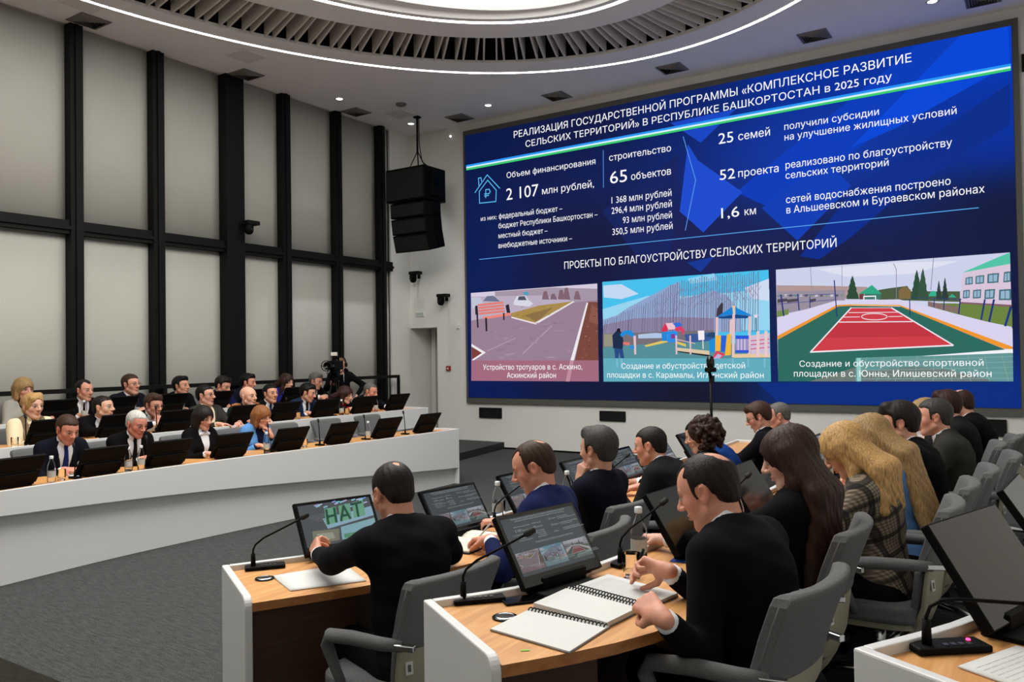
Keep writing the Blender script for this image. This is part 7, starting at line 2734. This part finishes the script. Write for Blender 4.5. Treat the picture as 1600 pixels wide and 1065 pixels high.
# --- row A, nearest the middle of the room
kA = dict(z0=.001, desk_z=.745)
seat('balding dark-haired man in navy suit with his back turned at the nearest white desk end', 'the balding man with his back turned', (-2.25, 2.48, 1.222), 160, cdeg=175, cpos=(-2.07, 2.38), q='near', hs=1.03, hair='thin', crown=.7, hair_col='dark', jacket='suit_midnight', head_pitch=.45, head_yaw=.0, hands=dict(W=1, L=(-2.72, 2.50, .785), R=(-2.42, 2.92, .785), Ld=(-.75, .5, .3), Rd=(-.75, -.45, .2), Ln=(.4, .6, -.3), Rn=(.2, -.3, -.9), curl=.8, Lp=(0, -.6, -.7), Rp=(0, .6, -.7)), fat=1.1, S=1.03, skin=(200, 142, 118), **kA)
seat('man in a bright navy suit writing in a big open notebook', 'the man writing in the notebook', (-2.08, 3.26, 1.241), 186, q='near', hs=1.03, hair='thin', hair_col='brown', jacket='suit_blue', head_pitch=.42, head_yaw=.32, hands=dict(W=1, L=(-2.17, 3.08, .80), R=(-2.38, 3.48, .79), Ld=(-.95, .30, -.12), Rd=(-.8, -.5, 0), Ln=(0, 0, -1), Rn=(0, 0, -1), curl=.75, Lp=(.3, -.7, -.6)), fat=1.08, S=1.03, skin=(206, 144, 120), hair_line=.01, **kA)
seat('man with dark grey hair resting his cheek on his hand', 'the man resting his cheek on his hand', (-2.04, 3.93, 1.296), 176, q='mid', hs=1.04, hair='thick', hair_col='salt', jacket='suit_navy', head_pitch=.1, head_yaw=-.12, hands='cheek_l', S=1.03, **kA)
seat('man with cropped dark hair in charcoal suit at the middle desk', 'the man in the charcoal suit', (-2.10, 4.73, 1.194), 178, q='mid', hs=1.04, hair='crop', hair_col='dark', jacket='suit_charcoal', head_pitch=.2, head_yaw=.15, hands='desk', skin=(206, 148, 124), **kA)
seat('woman with curly dark brown hair', 'the curly-haired woman', (-1.927, 5.208, 1.226), 182, q='mid', hs=1.04, female=True, hair='curly', hair_col='chestnut', jacket='suit_black', shirt='shirt_white', head_pitch=.2, head_yaw=.1, hands='desk', S=.97, **kA)
seat('person in a royal blue jacket bending forward behind the curly-haired woman', 'the person in royal blue', (-2.222, 5.854, 1.148), 183, q='mid', hs=1.04, hair='short', hair_col='black', jacket='suit_royal', head_pitch=.35, hands='desk', **kA)
seat('young man in glasses looking down at the far end of the desk below the screen', 'the young man reading below the screen', (-2.05, 6.75, 1.228), 190, q='mid', hs=1.04, hair='thick', hair_col='brown', jacket='suit_midnight', glasses=True, head_pitch=.45, head_yaw=.1, hands='write', skin=(204, 146, 124), **kA)
seat('grey-haired man in navy suit at the far end of the desk below the screen', 'the grey-haired man below the screen', (-2.04, 7.40, 1.195), 190, q='mid', hs=1.04, hair='crop', hair_col='grey', jacket='suit_navy', head_pitch=.25, head_yaw=.1, hands='desk', hair_line=.01, skin=(204, 144, 122), **kA)
# --- row B, one step up
kB = dict(z0=.121, desk_z=.745)
seat('balding man in black suit with white cuffs holding a pen over the spiral-bound report', 'the man holding a pen', (-.965, 2.555, 1.320), 166, cdeg=173, cpos=(-.82, 2.45), q='near', hs=1.03, hair='thin', crown=1.35, hair_col='dark', jacket='suit_midnight', head_pitch=.42, head_yaw=.26, fat=1.12, S=1.02, skin=(206, 146, 122),
     hands=dict(W=1, L=(-.90, 2.09, .925), R=(-1.05, 2.48, .945), Ld=(-.80, .45, .28), Rd=(-.93, .33, .02), Ln=(-.1, .7, -.5), Rn=(-.1, -.75, -.55), Lc=1.15, Rb=(.75, .95, 1.15, 1.25), Rt=(.75, .75, .1), Lp=(.0, -.55, -.8), Rp=(.6, .5, -.6)), **kB)
seat('woman with very long straight dark brown hair in black', 'the woman with very long dark hair', (-.879, 3.261, 1.364), 182, q='near', hs=1.04, female=True, hair='long', hair_col='chestnut', jacket='suit_black', shirt='shirt_white', head_pitch=.35, head_yaw=.15, hands='write', S=1.0, long_len=.42, skin=(212, 164, 144), **kB)
seat('blond woman in a brown plaid jacket with bowed head', 'the woman in the plaid jacket', (-.826, 3.896, 1.307), 182, q='near', hs=1.04, female=True, hair='long', hair_col='blond', jacket='plaid', head_pitch=.6, head_yaw=.1, hands='write', S=.98, long_len=.14, **kB)
seat('woman with long straight blond hair over a light blue top', 'the woman in the light blue top', (-.812, 4.504, 1.308), 184, q='mid', hs=1.04, female=True, hair='long', hair_col='darkblond', jacket='blouse_lightblue', shirt='blouse_lightblue', vee=False, head_pitch=.5, head_yaw=.1, hands='write', S=.98, long_len=.45, **kB)
seat('young man with dark brown fringe in black suit seen in profile', 'the young man with a fringe', (-.722, 5.102, 1.356), 186, q='mid', hs=1.04, hair='thick', hair_col='dark', jacket='suit_black', head_pitch=.15, head_yaw=.1, hands='clasp', skin=(212, 158, 134), S=1.03, hair_line=-.012, **kB)
seat('man with greying hair in a charcoal grey suit seen in profile', 'the man with greying hair', (-.608, 5.837, 1.338), 186, q='mid', hs=1.04, hair='short', hair_col='salt', jacket='suit_grey', head_pitch=.1, head_yaw=.05, hands='desk', skin=(206, 148, 126), **kB)
seat('person with wavy fair hair behind the man with the dark fringe', 'the person with wavy fair hair', (-.736, 6.472, 1.299), 186, q='mid', hs=1.04, female=True, hair='bob', hair_col='darkblond', jacket='suit_charcoal', head_pitch=.1, head_yaw=.3, hands='desk', S=.96, **kB)
seat('person with chestnut hair behind the greying man', 'the person with chestnut hair', (-.65, 7.007, 1.336), 184, q='mid', hs=1.04, hair='thick', hair_col='chestnut', jacket='suit_charcoal', head_pitch=.1, hands='desk', **kB)
seat('man with bald crown in black at the far end under the screen', 'the man with a bald crown', (-.618, 7.508, 1.319), 170, q='mid', hs=1.04, hair='ring', hair_col='chestnut', jacket='suit_black', head_pitch=.3, hands='desk', **kB)

# --- empty chairs
for (x, y, z, a, lb) in ((-7.42, 3.05, .001, 4, 'empty grey conference chair at the near end of the front desk opposite'), (-7.36, 6.52, .001, -3, 'empty pale chair next to the woman in light blue uniform'), (-7.34, 7.24, .001, 0, 'second empty pale chair along the front desk opposite'), (-7.34, 8.0, .001, 2, 'last empty pale chair at the rounded end of the front desk opposite'),
                         (-8.72, 3.3, .121, 0, 'empty grey chair of the second row beyond the tweed waistcoat')):
    put(PCH, (x, y, z), rad(a) - PI / 2, lb)

# ------------------------------------------------------------------ what stands on the desks
def onrow(proto, poly, x, y, z, label, turn=0.0, group=None):
    q, face = on_desk(poly, x, y)
    return put(proto, (x, y, z), rz_of(face) + turn, label, group)

ZL1, ZL2, ZL3, ZA, ZB, ZC = .689, .874, .999, .729, .849, .984
for y, lb in ((3.08, 'black back of the monitor cut by the frame at the front desk opposite'), (3.80, 'black back of the monitor before the man in navy and blue tie'), (4.43, 'black back of the monitor before the white-haired man'), (5.10, 'black back of the monitor before the woman with the white bow'),
              (5.80, 'black back of the monitor right of the light blue uniform'), (6.50, 'black back of the monitor before the first empty pale chair'), (7.22, 'black back of the monitor before the second empty pale chair'), (7.96, 'black back of the last monitor on the front desk opposite')):
    q, f = on_desk(FR1, -6.5, y)
    onrow(PM['off'], FR1, q.x - f.x * .26, y, ZL1, lb)
for y, lb in ((3.97, 'second-row monitor before the tweed waistcoat'), (4.64, 'second-row monitor before the man with the red tie'), (5.30, 'second-row monitor before the man with clasped hands at his mouth'), (6.18, 'second-row monitor before the bald officer in green'), (6.79, 'second-row monitor behind the woman in light blue uniform'),
              (7.46, 'second-row monitor before the man in steel blue'), (8.18, 'second-row monitor before the woman in red blouse'), (8.86, 'second-row monitor at the far end before the smiling older man')):
    onrow(PM['off'], FR2, -7.93, y, ZL2, lb)
for y, lb in ((4.63, 'third-row monitor before the woman in light grey'), (5.35, 'third-row monitor before the man with receding hair'), (6.01, 'third-row monitor before the black-haired young man'), (6.68, 'third-row monitor before the man in bright blue'), (7.35, 'third-row monitor behind the bald officer in green'), (7.97, 'third-row monitor before the woman in violet blue')):
    onrow(PM['off'], FR3, -9.1, y, ZL3, lb)

for poly, z, L in ((FR1, ZL1, [(-6.62, 3.36, 'clear water bottle left of the man in navy and blue tie'), (-6.66, 4.03, 'first clear bottle left of the white-haired man'), (-6.68, 4.16, 'second clear bottle right before the white-haired man'), (-6.66, 5.52, 'clear bottle beside the woman in light blue uniform'), (-6.66, 7.0, 'clear bottle between the empty places at the front desk')]),
                   (FR2, ZL2, [(-7.95, 7.0, 'small bottle before the dark cropped man in second row'), (-7.95, 7.85, 'small bottle between steel blue suit and red blouse'), (-7.95, 8.52, 'small bottle before the smiling older man')]),
                   (FR3, ZL3, [(-9.1, 4.98, 'clear bottle before the man with receding hair'), (-9.1, 5.62, 'clear bottle before the tallest man in thin glasses'), (-9.1, 6.22, 'clear bottle before the black-haired young man')])):
    for x, y, lb in L:
        onrow(PB, poly, x, y, z, lb)
for poly, z, L in ((FR1, ZL1, [(-6.72, 3.49, 'low water glass left of the man in navy and blue tie'), (-6.76, 4.10, 'water glass between the two bottles by the white-haired man'), (-6.75, 5.0, 'water glass before the woman with the white bow'), (-6.74, 6.1, 'water glass beyond the woman in light blue uniform')]),
                   (FR2, ZL2, [(-7.98, 3.72, 'water glass on the second row beside the tweed waistcoat'), (-7.98, 7.12, 'water glass by the man in steel blue'), (-7.98, 7.98, 'water glass by the woman in red blouse')])):
    for x, y, lb in L:
        onrow(PG, poly, x, y, z, lb)
for poly, z, L in ((FR1, ZL1, [(-6.72, 3.60, 'upright gooseneck microphone before the man in navy and blue tie'), (-6.74, 4.26, 'upright gooseneck microphone before the white-haired man'), (-6.74, 5.62, 'upright gooseneck microphone before the light blue uniform'), (-6.72, 6.30, 'first upright gooseneck microphone at an empty place'), (-6.70, 7.0, 'second upright gooseneck microphone at an empty place'), (-6.68, 7.68, 'third upright gooseneck microphone at an empty place')]),
                   (FR2, ZL2, [(-8.02, 3.84, 'gooseneck microphone crossing the tweed waistcoat'), (-8.02, 5.18, 'gooseneck microphone before the man with clasped hands'), (-8.02, 6.98, 'gooseneck microphone by the dark cropped man'), (-8.02, 7.76, 'gooseneck microphone by the woman in red blouse')])):
    for x, y, lb in L:
        onrow(PMIC2, poly, x, y, z, lb)

# --- papers
def sheet(label, pts, z, n=1, lines=True, name='paper_sheet', cat='paper', curl=0.0):
    """A stack of N loose sheets with the outline PTS (four corners, plan)."""
    P = [Vector(p) for p in pts]
    c = sum(P, Vector((0, 0))) / 4
    t = thing(name, label, cat, (c.x, c.y, z))
    G, Hh = [], []
    for i in range(7):
        row, row2 = [], []
        for j in range(7):
            u, v = i / 6, j / 6
            p = P[0] * (1 - u) * (1 - v) + P[1] * u * (1 - v) + P[2] * u * v + P[3] * (1 - u) * v - c
            hz = .0012 * n + curl * max(0, (.35 - u)) ** 2
            row.append((p.x, p.y, hz))
            row2.append((p.x, p.y, hz - .001 * n))
        G.append(row)
        Hh.append(row2)
    MB().grid(G, Hh).build('page', M_paper, t)
    if lines:
        mb = MB()
        for k in range(14):
            v = .1 + .8 * k / 14
            a, b = .1, .9 - (.3 if k % 5 == 4 else 0)
            def at(u, v):
                p = P[0] * (1 - u) * (1 - v) + P[1] * u * (1 - v) + P[2] * u * v + P[3] * (1 - u) * v - c
                return Vector((p.x, p.y, .0012 * n + .0003 + curl * max(0, .35 - u) ** 2))
            d = .008
            nn = 6
            for q in range(nn):
                ua, ub = a + (b - a) * q / nn, a + (b - a) * (q + .86) / nn
                vs = [mb.bm.verts.new(at(*w_)) for w_ in ((ua, v), (ub, v), (ub, v + d), (ua, v + d))]
                mb.bm.faces.new(vs)
        mb.build('printed_lines', mat('faint_print', rgb(176, 176, 176), .9), t, normals=False)
    return t
sheet('white papers spread on the desk before the balding man with his back turned', [(-2.74, 2.30), (-2.52, 2.20), (-2.36, 2.46), (-2.62, 2.60)], ZA, n=3, lines=False, curl=.05)
sheet('white sheet on the front desk opposite under the man in navy', [(-6.78, 3.62), (-6.74, 3.86), (-6.98, 3.9), (-7.0, 3.66)], ZL1, n=6)
sheet('white papers standing out beside the red-tied man', [(-8.0, 4.8), (-8.0, 5.02), (-8.2, 5.04), (-8.2, 4.8)], ZL2, n=22)
sheet('white paper pile beside the man with clasped hands', [(-7.96, 5.52), (-7.96, 5.78), (-8.18, 5.78), (-8.18, 5.52)], ZL2, n=25)
sheet('white papers in front of the tallest man in thin glasses', [(-9.05, 5.5), (-9.05, 5.78), (-9.25, 5.78), (-9.25, 5.5)], ZL3, n=10)
sheet('white papers before the black-haired young man', [(-9.05, 6.18), (-9.05, 6.45), (-9.25, 6.45), (-9.25, 6.18)], ZL3, n=10)
sheet('white papers by the grey-brown haired man beside the cameraman', [(-9.05, 8.3), (-9.05, 8.6), (-9.25, 8.6), (-9.25, 8.3)], ZL3, n=8)
sheet('white paper under the hands of the young man below the screen', [(-2.42, 6.05), (-2.42, 6.3), (-2.2, 6.3), (-2.2, 6.05)], ZA, n=5)
sheet('white paper beside the long-haired woman', [(-1.05, 2.92), (-1.05, 3.16), (-.86, 3.16), (-.86, 2.94)], ZB, n=8)
sheet('handwritten sheet beside the lit microphone in the near right corner', [(-.17, 1.93), (-.07, 2.13), (.16, 2.02), (.06, 1.80)], ZC, n=3)

# big notebook
nb_ = thing('notebook', 'thick open notebook with handwritten cream pages and black cover', 'notebook', (-2.42, 3.24, ZA), rad(94))
def pages(sx):
    G, Hh = [], []
    for i in range(9):
        u = i / 8
        r1, r2 = [], []
        for j in range(5):
            y = -.14 + .28 * j / 4
            hgt = .012 + .030 * math.sin(min(1, u * 1.25) * PI) ** .8 * (1 - .35 * u)
            r1.append((sx * (.004 + .205 * u), y + .004 * math.sin(u * 9 + j), hgt))
            r2.append((sx * (.004 + .205 * u), y, .005))
        G.append(r1)
        Hh.append(r2)
    return G, Hh
M_cream = mat('cream_paper', rgb(226, 222, 204), .85)
for sx in (-1, 1):
    G, Hh = pages(sx)
    o = MB().grid(G, Hh).build('page_block', M_cream, nb_)
    mb = MB()
    rg = random.Random(4)
    for k in range(13):
        j = .09 + .82 * k / 13
        for w_ in range(7):
            u0 = .12 + .11 * w_ + rg.uniform(0, .02)
            def at(u, v):
                hgt = .0124 + .030 * math.sin(min(1, u * 1.25) * PI) ** .8 * (1 - .35 * u)
                return Vector((sx * (.004 + .205 * u), -.14 + .28 * v, hgt + .0006))
            du = rg.uniform(.05, .09)
            vs = [mb.bm.verts.new(at(*q)) for q in ((u0, j), (u0 + du, j), (u0 + du, j + .010), (u0, j + .010))]
            mb.bm.faces.new(vs)
    mb.build('handwriting', mat('pencil_grey', rgb(168, 166, 158), .9), o, normals=False)
MB().box(-.218, .218, -.148, .148, .0005, .005).build('cover', M_blk_plastic, nb_, bevel=.002)
pen = thing('pen', 'slim white pen in the hand of the man writing in the notebook', 'pen', (-2.27, 3.16, .80))
MB().tube([(-.045, .03, -.028), (-.035, .024, -.02)], [.0012, .004]).build('tip', M_chrome, pen)
MB().tube([(-.035, .024, -.02), (.055, -.015, .055)], .0042).build('barrel', M_paper, pen)

# the two spiral-bound reports
def spiral(label, A, B_, C_, D_, z, n, hinge=(0, 1), tabs=True):
    """Report whose rings run along edge A-B; four plan corners; N pages thick."""
    P = [Vector(p) for p in (A, B_, C_, D_)]
    c = sum(P, Vector((0, 0))) / 4
    t = thing('spiral_report', label, 'report', (c.x, c.y, z))
    q = [(p.x - c.x, p.y - c.y) for p in P]
    MB().prism(q, .0035, .0035 + n * .0011).build('page_block', M_paper, t)
    k = [(x * 1.012, y * 1.012) for x, y in q]
    MB().prism(k, .0005, .0035).build('back_cover', mat('cover_grey', rgb(120, 120, 124), .5), t)
    a, b = P[0] - c, P[1] - c
    d = (b - a).normalized()
    nn = Vector((d.y, -d.x))
    mid = (P[2] + P[3]) / 2 - c
    if nn.dot(mid - a) < 0:
        nn = -nn
    m = int((b - a).length / .0125)
    for i in range(m):
        p = a + d * ((i + .5) * (b - a).length / m)
        h = .0035 + n * .0011
        pts = [(p.x + nn.x * (.011 + .012 * math.cos(x)), p.y + nn.y * (.011 + .012 * math.cos(x)), h * .5 + (h * .5 + .006) * math.sin(x)) for x in np.linspace(0, PI, 7)]
        MB().tube(pts, .0021, n=6).build('ring', M_black, t)
    mb = MB()
    for r in range(13):
        v = .16 + .72 * r / 13
        for s in range(6):
            u0 = .08 + .14 * s
            def at(u, v):
                p = P[0] * (1 - u) * (1 - v) + P[1] * u * (1 - v) + P[2] * u * v + P[3] * (1 - u) * v - c
                return Vector((p.x, p.y, .0035 + n * .0011 + .0004))
            mb.bm.faces.new([mb.bm.verts.new(at(*w_)) for w_ in ((u0, v), (u0 + .125, v), (u0 + .125, v + .012), (u0, v + .012))])
    if tabs:
        mb.build('printed_lines', mat('faint_print', rgb(176, 176, 176), .9), t, normals=False)
    else:
        mb.bm.free()
    return t
spiral('open spiral-bound report page lying nearest the desk end', (-1.37, 2.16), (-1.085, 2.14), (-1.085, 1.90), (-1.37, 1.94), ZB, 3, tabs=False)
spiral('thick blank half of the spiral-bound report in the middle', (-1.365, 2.40), (-1.07, 2.33), (-1.09, 2.135), (-1.375, 2.185), ZB, 12, tabs=False)
spiral('printed half of the spiral-bound report under the fist', (-1.36, 2.42), (-1.06, 2.345), (-1.03, 2.53), (-1.33, 2.62), ZB, 8)

# --- monitors, microphones, phone, bottles on the near desks
for pic, poly, x, y, z, lb in (('letters', FA, -2.73, 2.72, ZA, 'monitor showing big green letters before the balding man'), ('slide', FA, -2.46, 3.30, ZA, 'monitor with the slide next to the open notebook'), ('slide', FA, -2.44, 3.95, ZA, 'monitor with the slide in front of the notebook writer'), ('slide', FA, -2.42, 4.62, ZA, 'monitor past the man resting his cheek on his hand'),
                               ('slide', FA, -2.42, 5.22, ZA, 'monitor before the man in the charcoal suit'), ('slide', FA, -2.42, 5.88, ZA, 'monitor seen beside the curly hair'), ('off', FA, -2.43, 6.55, ZA, 'dark monitor before the far end of the middle desk'),
                               ('slide', FB, -1.405, 2.445, ZB, 'large monitor with the slide behind the spiral-bound report'), ('off', FB, -1.17, 3.13, ZB, 'switched-off monitor reflecting grey before the man with the pen'), ('off', FB, -1.14, 3.95, ZB, 'switched-off monitor before the woman with very long dark hair'), ('off', FB, -1.14, 4.7, ZB, 'switched-off monitor before the woman in light blue'),
                               ('letters', FB, -1.14, 5.5, ZB, 'bright monitor with green picture before the young man with a fringe'), ('off', FC, -.05, 2.30, ZC, 'large tilted glossy monitor in the near right corner'), ('off', FC, .04, 2.98, ZC, 'glossy monitor further along the right edge')):
    onrow(PM[pic], poly, x, y, z, lb)
for proto, x, y, z, dx, dy, lb in ((PMIC, -2.925, 2.345, ZA, .46, .6, 'gooseneck microphone at the near end of the balding man\'s desk'), (PMIC, -1.60, 2.115, ZB, .55, .6, 'gooseneck microphone in front of the monitor with the slide by the report'), (PMICL, -.235, 2.0, ZC, .62, .5, 'gooseneck microphone with a red light in the near right corner'),
                                   (PMIC, -1.36, 2.78, ZB, .3, .9, 'gooseneck microphone reaching to the chin of the man with the pen'), (PMIC, -2.52, 3.62, ZA, .2, .9, 'gooseneck microphone before the notebook writer'), (PMIC, -2.5, 4.9, ZA, .2, .95, 'gooseneck microphone before the charcoal suit'), (PMIC, -1.26, 3.6, ZB, .2, .95, 'gooseneck microphone before the long dark hair'), (PMIC, -2.5, 5.5, ZA, .2, .95, 'gooseneck microphone beside the curly hair')):
    put(proto, (x, y, z), math.atan2(dy, dx), lb)
ph = thing('phone', 'black smartphone lying by the base of the microphone near the report', 'phone', (-1.44, 2.235, ZB), rad(52))
MB().box(-.075, .075, -.036, .036, .0006, .008).build('body', M_blk_plastic, ph, bevel=.003)
MB().box(-.071, .071, -.033, .033, .008, .0086).build('screen', M_blk_gloss, ph)
MB().box(.05, .066, -.028, -.01, .0086, .0095).build('camera_bump', M_blk_gloss, ph)
for (x, y, z, lb) in ((-2.76, 2.27, ZA, 'round desk socket beside the papers of the balding man'), (-1.40, 2.06, ZB, 'round desk socket beside the spiral-bound report')):
    t = thing('desk_socket', lb, 'socket', (x, y, z))
    MB().lathe([(.04, .0005), (.04, .004), (.035, .006), (.03, .005)]).build('rim', M_blk_gloss, t)
    MB().lathe([(.03, .005), (.027, .006), (0, .006)]).build('lid', mat('socket_lid', rgb(46, 44, 42), .35, .6), t)
    MB().lathe([(.0305, .0052), (.0285, .0072), (.0265, .0062)]).build('metal_band', M_chrome, t)
st_ = thing('sticker', 'tiny green sticker on the oak edge beside the report', 'sticker', (-1.20, 1.86, ZB), rad(40))
MB().box(-.012, .012, -.004, .004, .0004, .001).build('tab', mat('lime', rgb(130, 200, 60), .6), st_)
put(PB, (-1.31, 2.84, ZB), 0, 'clear water bottle behind the drinking glass and the raised pen')
put(PB, (-2.58, 3.74, ZA), 0, 'clear water bottle standing beside the open notebook')
put(PB, (-2.44, 4.28, ZA), 0, 'water bottle top between notebook writer and cheek-resting man')
put(PB, (-1.12, 3.42, ZB), 0, 'clear water bottle by the face of the long-haired woman')
put(PB, (-1.1, 5.05, ZB), 0, 'clear bottle before the young man with a fringe')
put(PG, (-1.255, 2.655, ZB), 0, 'clear drinking glass at the fingers holding the pen')
put(PG, (-2.64, 3.85, ZA), 0, 'drinking glass next to the bottle by the open notebook')
pen2 = thing('pen', 'black pen held pointing down by the man in white cuffs', 'pen', (-1.165, 2.527, .932))
MB().tube([(-.032, .010, -.065), (-.028, .008, -.055)], [.001, .004]).build('tip', M_chrome, pen2)
MB().tube([(-.028, .008, -.055), (.018, -.006, .06)], .0055).build('barrel', M_blk_gloss, pen2)
fo = thing('folder', 'blue folder lying under the switched-off monitor', 'folder', (-1.12, 3.12, ZB), rad(97))
MB().box(-.17, .17, -.13, .13, .0003, .0005).build('cover', mat('folder_blue', rgb(24, 58, 124), .4), fo)
cs = thing('conference_camera_mast', 'black round-headed camera on a thin mast in front of the screen', 'camera', (-2.45, 6.85, ZA))
MB().lathe([(.07, .0005), (.07, .012), (.02, .02), (0, .02)]).build('base', M_black, cs)
MB().cyl((0, 0, .015), (0, 0, .72), .013, .011).box(-.012, .03, -.012, .012, .66, .72).build('mast', M_black, cs)
MB().tube([(0, 0, .70), (.0, -.02, .74), (-.01, -.03, .765)], .014).box(-.045, .045, -.03, .03, .75, .79).build('yoke', M_blk_plastic, cs, bevel=.008)
MB().lathe([(0, .78), (.026, .785), (.034, .81), (.035, .85), (.026, .88), (.012, .893), (0, .895)]).build('head', M_blk_gloss, cs)
